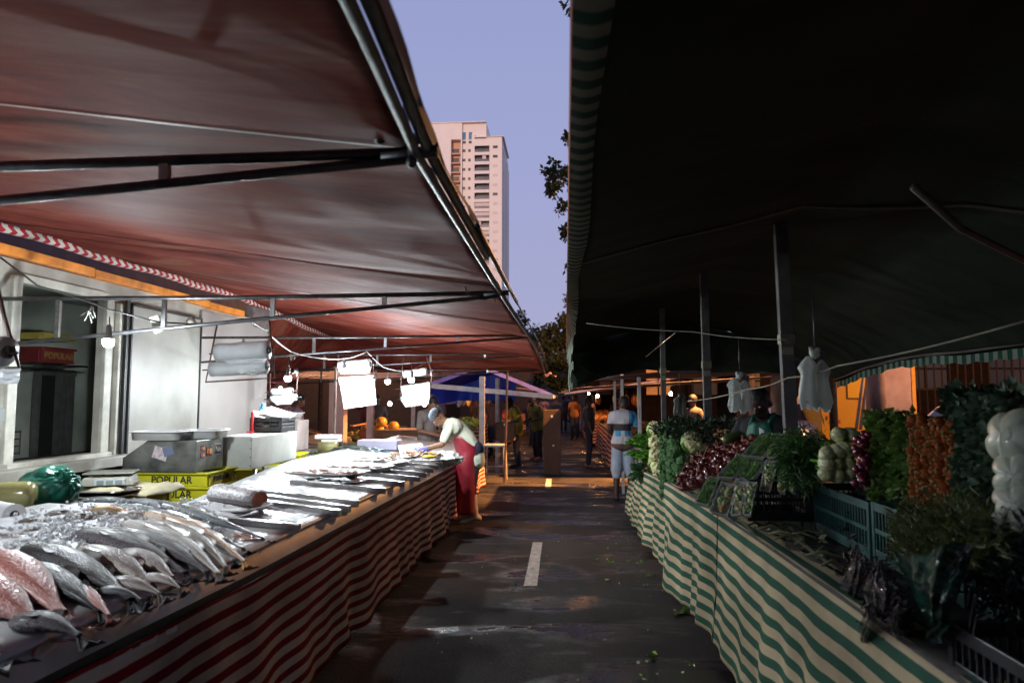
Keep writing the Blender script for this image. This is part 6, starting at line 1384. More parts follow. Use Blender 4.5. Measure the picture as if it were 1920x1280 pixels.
    return t
def cloth(n, c, v=.12, **k): return M(n, c, .85, 0, v, 5, .5, 9, **k)

# 1. worker leaning over the far end of the fish counter: head down, arms forward, apron, boots. She faces -x (to the left)
bandana = M('bandana', (.03, .10, .22), .8, 0, .3, 60, .1, 50, col2=(.45, .52, .55), detail=1)
def apron_f(t, D, H):
    am = M('red_apron', (.22, .010, .02), .45, 0, .12, 5, .4, 7)
    g = MB()
    def fn(u, v):
        z = lerp(1.16, .13, v); w_ = interp(v, [(0, .13), (.18, .24), (.6, .25), (1, .24)]); a = (u-.5)*2; th = a*w_*9.2
        cy = interp(z, [(.1, .10), (.5, .06), (.95, .0), (1.16, .09)]); r = .185+.012*math.sin(a*7+v*3)*v
        return (math.sin(th)*r*(1+.2*v), cy+math.cos(th)*r*.95+.02*math.sin(v*4)+.01*math.sin(a*9)*v, z)
    g.grid(fn, 30, 30); g.build('apron', am, t, True, mods=[('SOLIDIFY', dict(thickness=.004))])
    g = MB(); g.tube([(-.16*math.cos(k*PI/8), -.16*math.sin(k*PI/8), 1.02) for k in range(9)], .012, 6); g.build('apron_tie', am, t, True)
J = dict(pelvis=(0, -.06, .95), hil=(-.085, -.05, .92), hir=(.085, -.05, .92), belly=(0, .05, 1.10), chest=(0, .20, 1.25), neck=(0, .33, 1.35), head=(0, .44, 1.41), shl=(-.16, .28, 1.30), shr=(.16, .28, 1.30),
         ell=(-.22, .40, 1.06), elr=(.22, .36, 1.04), wrl=(-.12, .62, 1.0), wrr=(.12, .56, .97), knl=(-.1, .0, .5), knr=(.1, .03, .5), anl=(-.1, -.06, .08), anr=(.11, .0, .08), tol=(-.12, .11, .025), tor=(.12, .17, .025))
person('worker in blue patterned head cloth, cream shirt and red apron leaning over the fish counter', (-1.30, 9.33, 0), PI/2+.25, 'brown', J,
       [('shirt', cloth('cream_shirt', (.52, .54, .42)), .75, .12), ('trousers', cloth('navy_trousers', (.015, .022, .045)), .66), ('boots', M('white_boots', (.55, .50, .45), .4, 0, .25, 6)), ('gloves', M('violet_gloves', (.12, .13, .50), .45, 0, .1, 9)), ('cap', bandana)], hair='none', extra=apron_f, vox=.0105)
# 2. man in grey behind the counter, looking down
J = dict(neck=(0, .06, 1.45), head=(0, .13, 1.56), chest=(0, .03, 1.3), ell=(-.24, .05, 1.12), elr=(.24, .08, 1.12), wrl=(-.06, .30, 1.08), wrr=(.10, .32, 1.06), shl=(-.17, .03, 1.40), shr=(.17, .03, 1.40))
person('man in a grey short-sleeved shirt working behind the far end of the fish counter', (-2.35, 11.6, 0), -PI*.72, 'brown', J, [('shirt', cloth('grey_shirt', (.20, .17, .16)), .8), ('trousers', cloth('navy_trousers', (.015, .022, .045)), .98), ('shoes', black_rubber)], vox=.012)
# 3-5 melon stall people
J = dict(wrl=(-.12, .32, 1.02), wrr=(.14, .34, 1.0), ell=(-.23, .08, 1.10), elr=(.24, .10, 1.10), head=(0, .06, 1.59))
person('man in a pink shirt and blue apron beside the melon stall', (-5.15, 12.8, 0), -PI*.42, 'brown', J, [('shirt', cloth('pink_shirt', (.52, .30, .42)), .75), ('trousers', cloth('blue_apron', (.08, .14, .32)), .9), ('shoes', black_rubber)], vox=.014)
J = dict(wrr=(.02, .28, 1.72), elr=(.20, .16, 1.45), wrl=(-.3, .42, 1.08))
person('person with an orange cap and a raised hand reaching over the melons', (-4.3, 14.6, 0), PI*.75, 'brown', J, [('shirt', cloth('maroon_top', (.10, .02, .025)), .4), ('trousers', cloth('black_cloth', (.015, .015, .018)), .95), ('cap', M('orange_cap', (.62, .14, .06), .6)), ('shoes', black_rubber)], hair='none', vox=.016)
person('dark-haired person just behind the black crate, only the head in view', (-4.95, 10.9, 0), -PI*.5, 'brown', None, [('shirt', cloth('ochre_top', (.16, .10, .03)), .8), ('trousers', cloth('black_cloth', (.015, .015, .018)), .95), ('shoes', black_rubber)], vox=.016)
# 6-7 far customers under the blue canopy
J = dict(neck=(0, .10, 1.43), head=(0, .17, 1.53), chest=(0, .06, 1.28), wrl=(-.12, .36, 1.0), wrr=(.12, .36, 1.0), shl=(-.17, .07, 1.38), shr=(.17, .07, 1.38))
person('person in a yellow shirt bending forward under the blue canopy', (-1.15, 16.4, 0), PI*.5, 'dark', J, [('shirt', cloth('mustard_shirt', (.30, .24, .02)), .7, .1), ('trousers', cloth('dusky_jeans', (.03, .035, .06)), .98), ('shoes', black_rubber)], vox=.016)
person('person in a dull olive shirt behind the cardboard column', (-.75, 18.4, 0), PI*.7, 'dark', J, [('shirt', cloth('olive_shirt', (.12, .10, .015)), .7, .1), ('trousers', cloth('black_cloth', (.015, .015, .018)), .98), ('shoes', M('pink_shoes', (.4, .15, .12), .6))], vox=.016)
# 8 man in striped t-shirt, back to camera, hands in front
def tee():
    m = bpy.data.materials.new('striped_tee'); m.use_nodes = True; N = m.node_tree.nodes; L = m.node_tree.links; b = N['Principled BSDF']; tc = N.new('ShaderNodeTexCoord'); s = N.new('ShaderNodeSeparateXYZ'); L.new(tc.outputs['Object'], s.inputs[0])
    def band(lo, hi, col, xr=None, prev=None):
        a = N.new('ShaderNodeMath'); a.operation = 'GREATER_THAN'; a.inputs[1].default_value = lo; L.new(s.outputs['Z'], a.inputs[0])
        c = N.new('ShaderNodeMath'); c.operation = 'LESS_THAN'; c.inputs[1].default_value = hi; L.new(s.outputs['Z'], c.inputs[0])
        d = N.new('ShaderNodeMath'); d.operation = 'MULTIPLY'; L.new(a.outputs[0], d.inputs[0]); L.new(c.outputs[0], d.inputs[1]); f = d
        if xr:
            e = N.new('ShaderNodeMath'); e.operation = 'GREATER_THAN'; e.inputs[1].default_value = xr[0]; L.new(s.outputs['X'], e.inputs[0]); h = N.new('ShaderNodeMath'); h.operation = 'LESS_THAN'; h.inputs[1].default_value = xr[1]; L.new(s.outputs['X'], h.inputs[0])
            for k in (e, h): q = N.new('ShaderNodeMath'); q.operation = 'MULTIPLY'; L.new(f.outputs[0], q.inputs[0]); L.new(k.outputs[0], q.inputs[1]); f = q
        mx = N.new('ShaderNodeMix'); mx.data_type = 'RGBA'; L.new(f.outputs[0], mx.inputs[0]); L.new(prev, mx.inputs[6]) if prev else None
        if not prev: mx.inputs[6].default_value = (.50, .46, .48, 1)
        mx.inputs[7].default_value = (*col, 1); return mx.outputs[2]
    dk = (.045, .035, .035); bl = (.05, .28, .46)
    p = band(1.14, 1.25, dk); p = band(1.05, 1.14, bl, (-.13, -.04), p); p = band(1.05, 1.14, bl, (.02, .12), p); p = band(.70, .93, (.12, .07, .055), None, p); p = band(1.25, 1.7, bl, (.09, .5), p); p = band(1.0, 1.24, bl, (.165, .5), p)
    L.new(p, b.inputs['Base Color']); b.inputs['Roughness'].default_value = .9
    n = N.new('ShaderNodeTexNoise'); n.inputs['Scale'].default_value = 9; L.new(tc.outputs['Object'], n.inputs['Vector']); bp = N.new('ShaderNodeBump'); bp.inputs['Strength'].default_value = .6; bp.inputs['Distance'].default_value = .02; L.new(n.outputs['Fac'], bp.inputs['Height']); L.new(bp.outputs[0], b.inputs['Normal'])
    return m
J = dict(neck=(.01, .05, 1.46), head=(.035, .10, 1.57), wrr=(.20, .16, .93), elr=(.25, -.02, 1.14), ell=(-.20, .06, 1.16), wrl=(-.08, .22, 1.02), knl=(-.10, .02, .5), knr=(.115, .02, .5), anl=(-.115, -.02, .075), anr=(.14, .0, .075))
person('man seen from behind in a white, blue and brown striped t-shirt and denim shorts', (.93, 11.35, 0), .04, 'dark', J, [('shirt', tee(), .62, .02), ('trousers', cloth('pale_denim', (.34, .40, .48), .2), .60, 1.2), ('shoes', black_rubber)], vox=.0105)
# 9 seller in green apron
def gapron(t, D, H):
    m = M('green_apron', (.015, .16, .09), .6, 0, .15, 6, .4, 9); g = MB()
    g.grid(lambda u, v: ((u-.5)*interp(v, [(0, .16), (.3, .30), (1, .38)]), .13+.05*math.cos((u-.5)*2.6)+.006*math.sin(u*12), lerp(1.42, .7, v)), 16, 20); g.build('apron', m, t, True, mods=[('SOLIDIFY', dict(thickness=.004))])
    g = MB(); g.tube([(-.07, .15, 1.40), (-.08, .05, 1.48), (0, -.07, 1.47), (.08, .05, 1.48), (.07, .15, 1.40)], .014, 8); g.build('apron_strap', m, t, True)
    g = MB(); g.grid(lambda u, v: (-.05+.06*u, .175+.004*math.sin(u*5), 1.36-.09*v+.03*u), 4, 4); g.build('badge', foam, t, True)
J = dict(neck=(0, .06, 1.45), head=(0, .12, 1.56), wrl=(-.05, .36, 1.17), wrr=(.10, .36, 1.13), ell=(-.26, .12, 1.16), elr=(.27, .12, 1.15), shl=(-.185, .02, 1.40), shr=(.185, .02, 1.40))
person('seller in a green apron looking down behind the herb trays', (1.64, 5.75, .03), PI*.78, 'dark', J, [('shirt', cloth('dark_tee', (.02, .02, .022)), .5), ('trousers', cloth('black_cloth', (.015, .015, .018)), .95), ('shoes', black_rubber)], extra=gapron, vox=.0105, scale=1.03)
# 10 dark customer
person('dark clothed customer in sandals standing at the red striped counter', (.55, 16.5, 0), -PI*.5, 'dark', None, [('shirt', cloth('dark_shirt', (.03, .022, .02)), .9), ('trousers', cloth('dark_jeans', (.02, .02, .028)), .98, .9), ('shoes', M('sandals', (.25, .12, .07), .6))], vox=.016)
for i, (x, y, rz, c, lab) in enumerate([(.35, 27, 2.8, (.42, .16, .04), 'small far person in an orange vest in the lamp light'), (.9, 24, 1.5, (.10, .05, .04), 'dim far customer beside the right-hand far stalls'), (-.35, 25, .2, (.03, .03, .05), 'dark far person walking in the middle of the street'), (-.9, 29, 3.0, (.16, .10, .18), 'far person in a purplish top further down the street'), (-.1, 33, 0, (.05, .05, .06), 'furthest dark figure in the street'), (-3.6, 19.5, 1.2, (.16, .16, .2), 'dim person under the left edge of the blue canopy'), (-2.0, 19.2, 2.6, (.12, .04, .03), 'dim person behind the white post under the blue canopy')]):
    person(lab, (x, y, 0), rz, 'dark', None, [('shirt', cloth('far_top%d' % i, c), .7), ('trousers', cloth('dusky_jeans', (.03, .035, .06)), .98), ('shoes', black_rubber)], vox=.024)

fp = person('dim distant shopper among the far stalls at the end of the aisle', (-.6, 36, 0), 0, 'dark', None, [('shirt', cloth('far_topx', (.09, .06, .05)), .7), ('trousers', cloth('dusky_jeans', (.03, .035, .06)), .98), ('shoes', black_rubber)], vox=.024, group='distant shoppers')
for x, y, a in ((.5, 31, 2), (-1.5, 34, 1), (1.6, 21.2, 3), (-1.1, 23.2, 4.1), (-.5, 40, 2.5), (.2, 44, 5), (-1.6, 38, .4), (2.6, 14.2, 2.2), (-3.0, 22.5, 1.1), (-4.9, 17.6, 3.4), (-6.3, 15.2, 2)): dup(fp, (x, y, 0), a)
# ================================================================ FAR STALLS
def warm_bulb(label, p, es=300, r=.05, col=(1, .55, .25)):
    t = thing('light_bulb', label, 'light bulb', p, 0, 'lamps of the far stalls'); gm = M('far_glow_%d_%d' % (int(es), int(col[2]*100)), (1, .8, .6), .3, 0, 0, 3, emit=col, es=es)
    g = MB(); g.lathe([(.001, -r), (r*.6, -r*.8), (r, 0), (r*.6, r*.8), (.3*r, r*1.2)], n=12); g.build('bulb_glass', gm, t, True); g = MB(); g.lathe([(r*.32, r*1.15), (r*.34, r*2), (.002, r*2.1)], n=8); g.build('bulb_cap', black_plastic, t, True)
    g = MB(); g.tube([(0, 0, r*2), (0, 0, r*2+.22)], .004, 5); g.build('flex', black_rubber, t)
def gable(label, x0, x1, y0, y1, ze, zr, mat, beam, name='canopy', sk=0, ridge_along='Y', xr=None):
    t = thing('canopy', label, 'canopy', ((x0+x1)/2, y0, ze)); g = MB(); xr = (x0+x1)/2 if xr is None else xr
    def fn(a, b):
        x = lerp(x0, x1, b); Y = lerp(y0, y1, a); z = interp(x, [(x0, ze), (xr, zr), (x1, ze-sk)])-.05*math.sin(PI*a)+.02*nz((x, Y, 0), 1.5); return (x, Y, z)
    g.grid(fn, 14, 24); g.build('roof_cloth', mat, t, True, world=True, mods=[('SOLIDIFY', dict(thickness=.01, offset=1))])
    gz_ = lambda x: interp(x, [(x0, ze), (xr, zr), (x1, ze-sk)])
    g = MB(); g.grid(lambda a, b: (lerp(x0, x1, b), y0-.02-.02*a, gz_(lerp(x0, x1, b))+.02-.085*a), 2, 24); g.build('valance', M('sky_lit_violet', (.10, .10, .42), .6, 0, .2, 4), t, True, world=True)  # violet strip paints the roof edge as lit by the sky
    g = MB(); g.grid(lambda a, b: (lerp(x0, x1-1.0, b), y1-.03+.05*math.sin(b*20)*a, lerp(gz_(lerp(x0, x1-1.0, b)), 1.58, a)), 6, 40); g.build('back_wall', mat, t, True, world=True)
    g = MB(); g.grid(lambda a, b: (x0+.02, lerp(y0, y1, b), lerp(ze, 1.5, a)), 4, 10); g.build('side_wall', mat, t, True, world=True)
    if beam:
        g = MB(); g.box(((x0+x1)/2, y0-.03, ze-.04-sk/2), (math.hypot(x1-x0, sk), .04, .10), rot=Euler((0, math.atan2(sk, x1-x0), 0))); g.build('front_beam', beam, t, world=True)
        g = MB(); g.box((x1, (y0+y1)/2, ze-.05-sk), (.05, y1-y0, .06)); g.build('side_beam', beam, t, world=True)
    return t
wp = M('post_white2', (.40, .40, .42), .5, .2, .2, 9)
blue_t = M('blue_tarp', (.02, .045, .42), .5, 0, .2, 2, .3, 5, transl=.3)
gable('big blue gabled canopy with a pale beam at the end of the aisle', -2.80, -.27, 14.0, 17.6, 1.95, 2.33, blue_t, wp, sk=.22, xr=-1.75)
def bare_post(label, x, Y, z, r=.04, mat=wp, name='canopy_post', box=True, lean=0):
    g = MB()
    if box: g.box((x, Y, z/2), (r*2, r*1.6, z))
    else: g.tube([(x+lean, Y, z), (x, Y, 0)], r, 8)
    single(g, name, mat, label, 'post', 'posts of the far stalls', loc=(x, Y, 0))
bare_post('white post left of the metal stand, carrying the blue canopy', PY(904, 760, 13.95).x, 13.95, 2.1, .055)
bare_post('shorter white post behind the stand under the blue canopy', PY(933, 760, 15.5).x, 15.5, 2.1, .05)
bare_post('thin brownish pole standing in the aisle before the blue canopy', PY(946, 800, 13.4).x, 13.4, 2.35, .022, M('rusty_pole', (.14, .09, .07), .6, .3, .3, 9), box=False, lean=.06)
bare_post('post left of the melon pile, coloured as lit pink', PY(694, 800, 11.8).x, 11.8, 1.95, .055, M('pink_lit_post', (.46, .26, .24), .6, 0, .2, 6))  # pink light on the post is put into its colour
bare_post('pale post right of the melon pile', PY(775, 760, 14.4).x, 14.4, 1.9, .04)
bare_post('wide column behind the man in the pink shirt, coloured as lit pink', PY(637, 790, 12.2).x-.1, 12.4, 2.0, .14, M('pink_lit_column', (.50, .27, .24), .7, 0, .1, 3))  # column colour carries the pink light falling on it
bare_post('thin dark pole crossing in front of the pink-lit column', PY(628, 770, 9.1).x, 9.1, 2.1, .018, M('rusty_pole', (.14, .09, .07)), box=False)
# metal folding stand beside the posts
t = thing('metal_stand', 'bright metal folding table stand under the blue canopy', 'stand', (-1.55, 13.6, 0)); c = PY(927, 835, 13.6); g = MB(); g.box((c.x, 13.75, c.z), (.42, .6, .03)); g.build('top', wp, t, world=True)
for dx in (-.19, .19):
    for dy in (-.25, .25): g = MB(); g.tube([(c.x+dx, 13.75+dy, c.z), (c.x+dx*1.1, 13.75+dy*1.15, 0)], .014, 8); g.build('leg', wp, t, world=True)
for z in (.18, .32): g = MB(); g.box((c.x, 13.47, z), (.44, .02, .03)); g.build('rung', wp, t, world=True)
# cardboard boxes
card = M('cardboard', (.09, .055, .035), .85, 0, .2, 4, .1, 20)
for i, (px, py0, py1, w_, Y) in enumerate([(1035, 768, 895, .38, 15.2), (948, 805, 838, .42, 15.0)]):
    a = PY(px, py0, Y); b = PY(px, py1, Y); z0 = max(0, b.z); t = thing('cardboard_box', ['tall cardboard column with two small white labels in the aisle', 'cardboard box on the stand under the blue canopy'][i], 'box', (a.x, Y, z0))
    g = MB(); g.box((0, 0, (a.z-z0)/2), (w_, .4, a.z-z0)); g.build('carton', card, t, bevel=.01); g = MB(); g.box((0, -.203, (a.z-z0)*.9), (.05, .004, .05)); g.box((.03, -.203, (a.z-z0)*.45), (.035, .004, .035)); g.build('label', foam, t)
    if i == 1: t.location.z = c.z+.02
# counters along both sides further on
far_red = stripes('far_red_cloth', (.20, .02, .02), (.52, .36, .28), 'V', 7, .5, .9, .05, .2)
def far_stall(label, xf, side, y0, y1, z, goods, colr, seed, cloth_m=far_red):
    t = thing('market_counter', 'wooden counter of the '+label+' stall', 'counter', (xf+side*.7, (y0+y1)/2, 0)); g = MB(); g.box((xf+side*.75, (y0+y1)/2, z-.03), (1.4, y1-y0, .05)); g.build('top', wood, t, world=True)
    for a in (y0+.2, y1-.2):
        for b in (.2, 1.3): g = MB(); g.box((xf+side*b, a, (z-.055)/2), (.05, .05, z-.055)); g.build('leg', dark_steel, t, world=True)
    g = MB(); g.grid(lambda a, b: (xf-side*(.01+.05*b)+.02*math.sin(lerp(y0, y1, a)*7+seed)*b, lerp(y0, y1, a), lerp(z+.005, .10+.03*math.sin(lerp(y0, y1, a)*3), b)), int((y1-y0)*8), 6); single(g, 'striped_skirt', cloth_m, label+' striped skirt along the aisle', 'cloth', 'striped counter skirts', True)
    g = MB(); g.grid(lambda a, b: (lerp(xf, xf+side*1.4, a), y0-.01+.01*math.sin(a*20), lerp(z+.005, .12, b)), 20, 6); single(g, 'striped_skirt', cloth_m, label+' striped skirt on the near end', 'cloth', 'striped counter skirts', True)
    gm = M('goods_'+goods, colr, .5, 0, .5, 12, .2, 30)
    for k in range(int((y1-y0)*5)):
        g = MB(); Y = U(y0+.2, y1-.2); X = xf+side*U(.15, 1.1); s = U(.07, .13)
        g.ell((X, Y, z+s*.7), (s*1.3, s, s*.8), None, 10, 7, .35, 3, k); leaves(g, (X, Y, z+s*.8), (s*1.2, s, s*.7), 14, s*.8)
        single(g, 'produce_heap', gm, 'small heap of '+goods+' on the '+label+' counter', 'produce', goods+' heaps on the '+label+' counter', False)
far_stall('right middle', 1.28, 1, 10.3, 13.25, .80, 'leafy vegetables', (.05, .08, .03), 1)
far_stall('right further', 1.02, 1, 14.6, 22, .85, 'mixed fruit', (.25, .10, .03), 2)
far_stall('right furthest', .80, 1, 23, 34, .85, 'oranges', (.45, .18, .03), 3)
far_stall('left melon', -3.35, -1, 12.4, 17.0, .82, 'dark melons', (.16, .12, .03), 4)
far_stall('left green', -2.2, -1, 17.4, 22, .85, 'green fruit', (.14, .22, .04), 5)
far_stall('left furthest', -2.0, -1, 23, 34, .85, 'red fruit', (.35, .07, .03), 6)
# red and white striped band on the melon stall edge
g = MB(); g.tube([PY(718, 834, 11.6), PY(750, 834, 11.6)], .07, 10); g.tube([PY(745, 835, 11.6), PY(746, 862, 11.6)], .06, 10); single(g, 'rolled_cloth', stripes('rolled_stripe', (.25, .03, .02), (.70, .40, .30), 'X', 9, .5, .8, 0, .2), 'rolled red and white striped cloth at the corner of the melon stall', 'cloth', smooth=True)
# melons
mel = M('melon', (.42, .17, .02), .4, 0, .35, 5, .1, 20, col2=(.55, .30, .04))
for i, (px, py) in enumerate([(715, 791), (712, 807), (728, 806), (720, 820), (733, 822), (744, 813), (706, 820), (750, 822), (697, 818), (680, 815), (690, 806), (760, 816), (768, 822), (738, 799), (672, 822)]):
    p = PY(px, py, 13.0+(i % 3)*.2); g = MB(); s = U(.11, .15); g.ell(p, (s, s, s*.88), None, 16, 11, .03); single(g, 'melon', mel, 'big round orange melon in the heap on the left melon counter', 'melon', 'heap of orange melons', True)
g = MB(); g.box((-3.3, 13.3, .93), (1.2, .9, .25)); single(g, 'melon_crate', wood, 'wooden crate bed under the melons', 'crate')
# low far awnings, dark sheets
dark_t = M('dark_awning', (.10, .085, .09), .7, 0, .3, 2, .3, 6); orange_t = M('orange_awning', (.40, .18, .06), .6, 0, .3, 2, .3, 6, transl=.3); rust_t = M('rust_awning', (.20, .07, .06), .7, 0, .3, 3)
def sheet(label, x0, x1, y0, y1, z00, z10, z01, z11, mat, seed=0):
    g = MB(); g.grid(lambda a, b: (lerp(x0, x1, b), lerp(y0, y1, a), lerp(lerp(z00, z10, b), lerp(z01, z11, b), a)-.06*math.sin(PI*a)*math.sin(PI*b)+.03*nz((b*3, a*3, seed), 1.5)), 14, 18); single(g, 'awning', mat, label, 'awning', 'low awnings of the far stalls', True, mods=[('SOLIDIFY', dict(thickness=.01))])
sheet('grey awning right after the dark green one', .55, 4.6, 10.6, 13.3, 1.98, 2.25, 2.0, 2.2, dark_t, 1)
sheet('second grey awning with a pale lip, lower and further', .30, 4.4, 14.3, 18, 1.86, 2.10, 1.9, 2.1, dark_t, 2)
sheet('pinkish sagging awning above the further right counter', -.02, 3.0, 19, 24, 1.72, 2.15, 1.8, 2.2, M('pinkish_awning', (.42, .26, .24), .7, 0, .2, 3), 3)
sheet('furthest right orange-lit awning', .0, 4, 25, 34, 1.95, 2.3, 2.0, 2.3, orange_t, 4)
sheet('furthest left orange-lit awning', -5, -.9, 24, 34, 2.3, 1.95, 2.3, 2.0, orange_t, 5)
sheet('orange sheet under the blue canopy, behind it', -4.5, -.9, 18.5, 23, 2.2, 1.85, 2.2, 1.9, orange_t, 6)
sheet('red corrugated roof beside the trailer', -7.5, -4.6, 10.6, 13, 1.98, 1.90, 2.2, 2.1, stripes('corr_red', (.25, .03, .04), (.42, .22, .24), 'V', 30, .5, .5, 0, .2), 7)
sheet('rust red awning between the bulbs over the melons', -6.0, -2.9, 11.9, 15.5, 2.0, 1.98, 2.25, 2.2, rust_t, 8)
sheet('dark awning deep behind the melon stall', -9, -3.0, 16, 21, 2.3, 2.2, 2.4, 2.3, dark_t, 9)
for i, (x, y, z, es, col) in enumerate([(PY(731, 757, 15).x, 15, PY(731, 757, 15).z, 260, (.9, .95, 1)), (PY(796, 758, 18).x, 18, PY(796, 758, 18).z, 260, (.9, .95, 1)), (-1.9, 24.5, 1.72, 330, (1, .5, .2)), (-1.3, 28, 1.75, 330, (1, .5, .2)), (1.1, 23.5, 1.70, 300, (1, .5, .2)), (.95, 28, 1.78, 330, (1, .45, .15)), (-3.2, 21.0, 1.72, 300, (1, .5, .2)), (2.8, 18.5, 1.75, 200, (1, .55, .3)), (-6.2, 14.5, 1.85, 300, (1, .72, .75))]):
    warm_bulb(['small white bulb above the melon heap', 'faint white bulb under the left edge of the blue canopy', 'warm bulb over the furthest left counter', 'warm bulb further along the furthest left counter', 'warm bulb at the start of the furthest right counter', 'warm bulb deep over the furthest right counter', 'warm bulb behind the blue canopy', 'weak warm bulb over the right further counter', 'pinkish bulb under the red corrugated roof'][i], (x, y, z), es, .045, col)
# hanging produce and clothes glimpsed at the back: small bags on hooks
for i in range(16):
    side = random.choice((-1, 1)); Y = U(17, 30); X = (U(-5, -2.2) if side < 0 else U(1.2, 3.0)); c = random.choice([(.45, .42, .40), (.40, .10, .05), (.45, .25, .06), (.12, .12, .2)]); g = MB(); g.ell((X, Y, 1.55), (.08, .06, .18), None, 12, 8, .4, 3, i); g.tube([(X, Y, 1.7), (X, Y, 1.9)], .004, 4)
    single(g, 'hanging_bag', M('hang%d' % int(c[0]*100+c[2]*7), c, .6, 0, .2, 9), 'small bag hanging from the awning of a far stall', 'bag', 'small bags hanging at the far stalls', True)
# back wall of the square, right side: railing wall with lit windows, parked car, yellow truck, plane tree trunks
def truck():
    t = thing('yellow_truck', 'yellow box truck with a pale grey end panel parked beyond the vegetable stall', 'truck', (8.3, 18, 0)); x0, x1 = PY(1568, 750, 18).x, PY(1712, 750, 18).x
    ym = M('truck_yellow', (.40, .21, .012), .4, 0, .12, 1.5, .05, 12, detail=6); g = MB(); g.box(((x0+x1)/2-.22, 19.2, 2.05), (x1-x0-.5, 2.3, 2.5)); g.build('cargo_box', ym, t, world=True, bevel=.02)
    g = MB(); g.box((x1-.35, 18.03, 2.05), (.72, .05, 2.46)); g.build('end_panel', M('panel_grey', (.30, .23, .25), .5, 0, .45, 1.2, detail=3), t, world=True)
    g = MB(); g.box((x1+.03, 18.04, 2.05), (.09, .1, 2.52)); g.build('corner_post', M('truck_orange', (.50, .26, .03), .5), t, world=True)
    g = MB(); g.box((x0+.55, 18.03, 2.3), (.5, .02, 1.3)); g.build('painted_patch', M('truck_yellow2', (.46, .27, .01), .4, 0, .05, 2), t, world=True)
    g = MB(); g.add([(x0-.35, 18.1, .55), (x0-.05, 18.1, .55), (x0-.05, 18.1, 1.9), (x0-.12, 18.1, 1.9), (x0-.35, 18.1, 1.45), (x0-.35, 20.2, .55), (x0-.05, 20.2, .55), (x0-.05, 20.2, 1.9), (x0-.12, 20.2, 1.9), (x0-.35, 20.2, 1.45)], [(0, 1, 2, 3, 4), (9, 8, 7, 6, 5), (0, 4, 9, 5), (4, 3, 8, 9), (3, 2, 7, 8), (1, 0, 5, 6), (2, 1, 6, 7)]); g.build('cab', ym, t, world=True, bevel=.02)
    g = MB(); g.box(((x0+x1)/2, 19.2, .62), (x1-x0, 1.9, .28)); g.build('chassis', M('chassis', (.025, .02, .02)), t, world=True)
    for x in (x0+.25, x1-.5):
        for y in (18.2, 20.1): g = MB(); g.lathe([(.05, -.13), (.40, -.13), (.44, -.08), (.44, .08), (.40, .13), (.05, .13)], (x, y, .44), 22, Euler((PI/2, 0, 0))); w_ = g.build('wheel', black_rubber, t, True, world=True)
    g = MB(); g.box((x0-.2, 18.09, 1.15), (.05, .02, .08)); g.box((x0+.05, 17.99, 1.05), (.05, .02, .09)); g.build('marker_light', M('marker', (.25, .06, .02), .4), t, world=True)
truck()
for i, px in enumerate((1613, 1621)):
    g = MB(); a, b = PY(px+8, 690, 15.5), PY(px-8, 805, 15.5); g.tube([a+(a-b)*.4, b], .035, 8); single(g, 'leaning_pole', M('white_pole', (.30, .24, .22), .5), ['left', 'right'][i]+' one of the two white poles leaning in front of the yellow truck', 'pole', smooth=True)
plane_b = M('plane_bark', (.06, .04, .035), .9, 0, .2, 1.3, .4, 12, col2=(.38, .26, .22), detail=8, stretch=(2, 2, .7))
def planetree(label, px, Y, r, crown):
    p = PY(px, 760, Y); t = thing('plane_tree', label, 'tree', (p.x, Y, 0)); g = MB(); g.tube([(0, 0, -.1), (.03, 0, 1.2), (.02, 0, 2.4), (.1, 0, 4.2), (0, .2, 5.4)], [r*1.3, r, r*.85, r*.75, r*.4], 16)
    for k in range(5): a = k*1.3; g.tube([(.05, 0, 3.8+k*.2), (math.cos(a)*.9, math.sin(a)*.9, 5.2), (math.cos(a)*1.6, math.sin(a)*1.6, 6.3)], [r*.4, r*.25, r*.05], 7)
    g.build('trunk', plane_b, t, True); g = MB()
    for k in range(crown):
        d = Vector((random.gauss(0, 1), random.gauss(0, 1), random.gauss(0, .6))); g.leaf(Vector((0, 0, 6.3))+d*.8+Vector((nz((k*.01, 0, 0))*1.5, 0, 0)), .3, .6)
    g.build('crown', ld, t)
planetree('blotchy plane tree trunk in front of the yellow truck', 1641, 14.5, .20, 900)
planetree('second blotchy plane tree trunk behind the seller', 1466, 12.5, .22, 900)
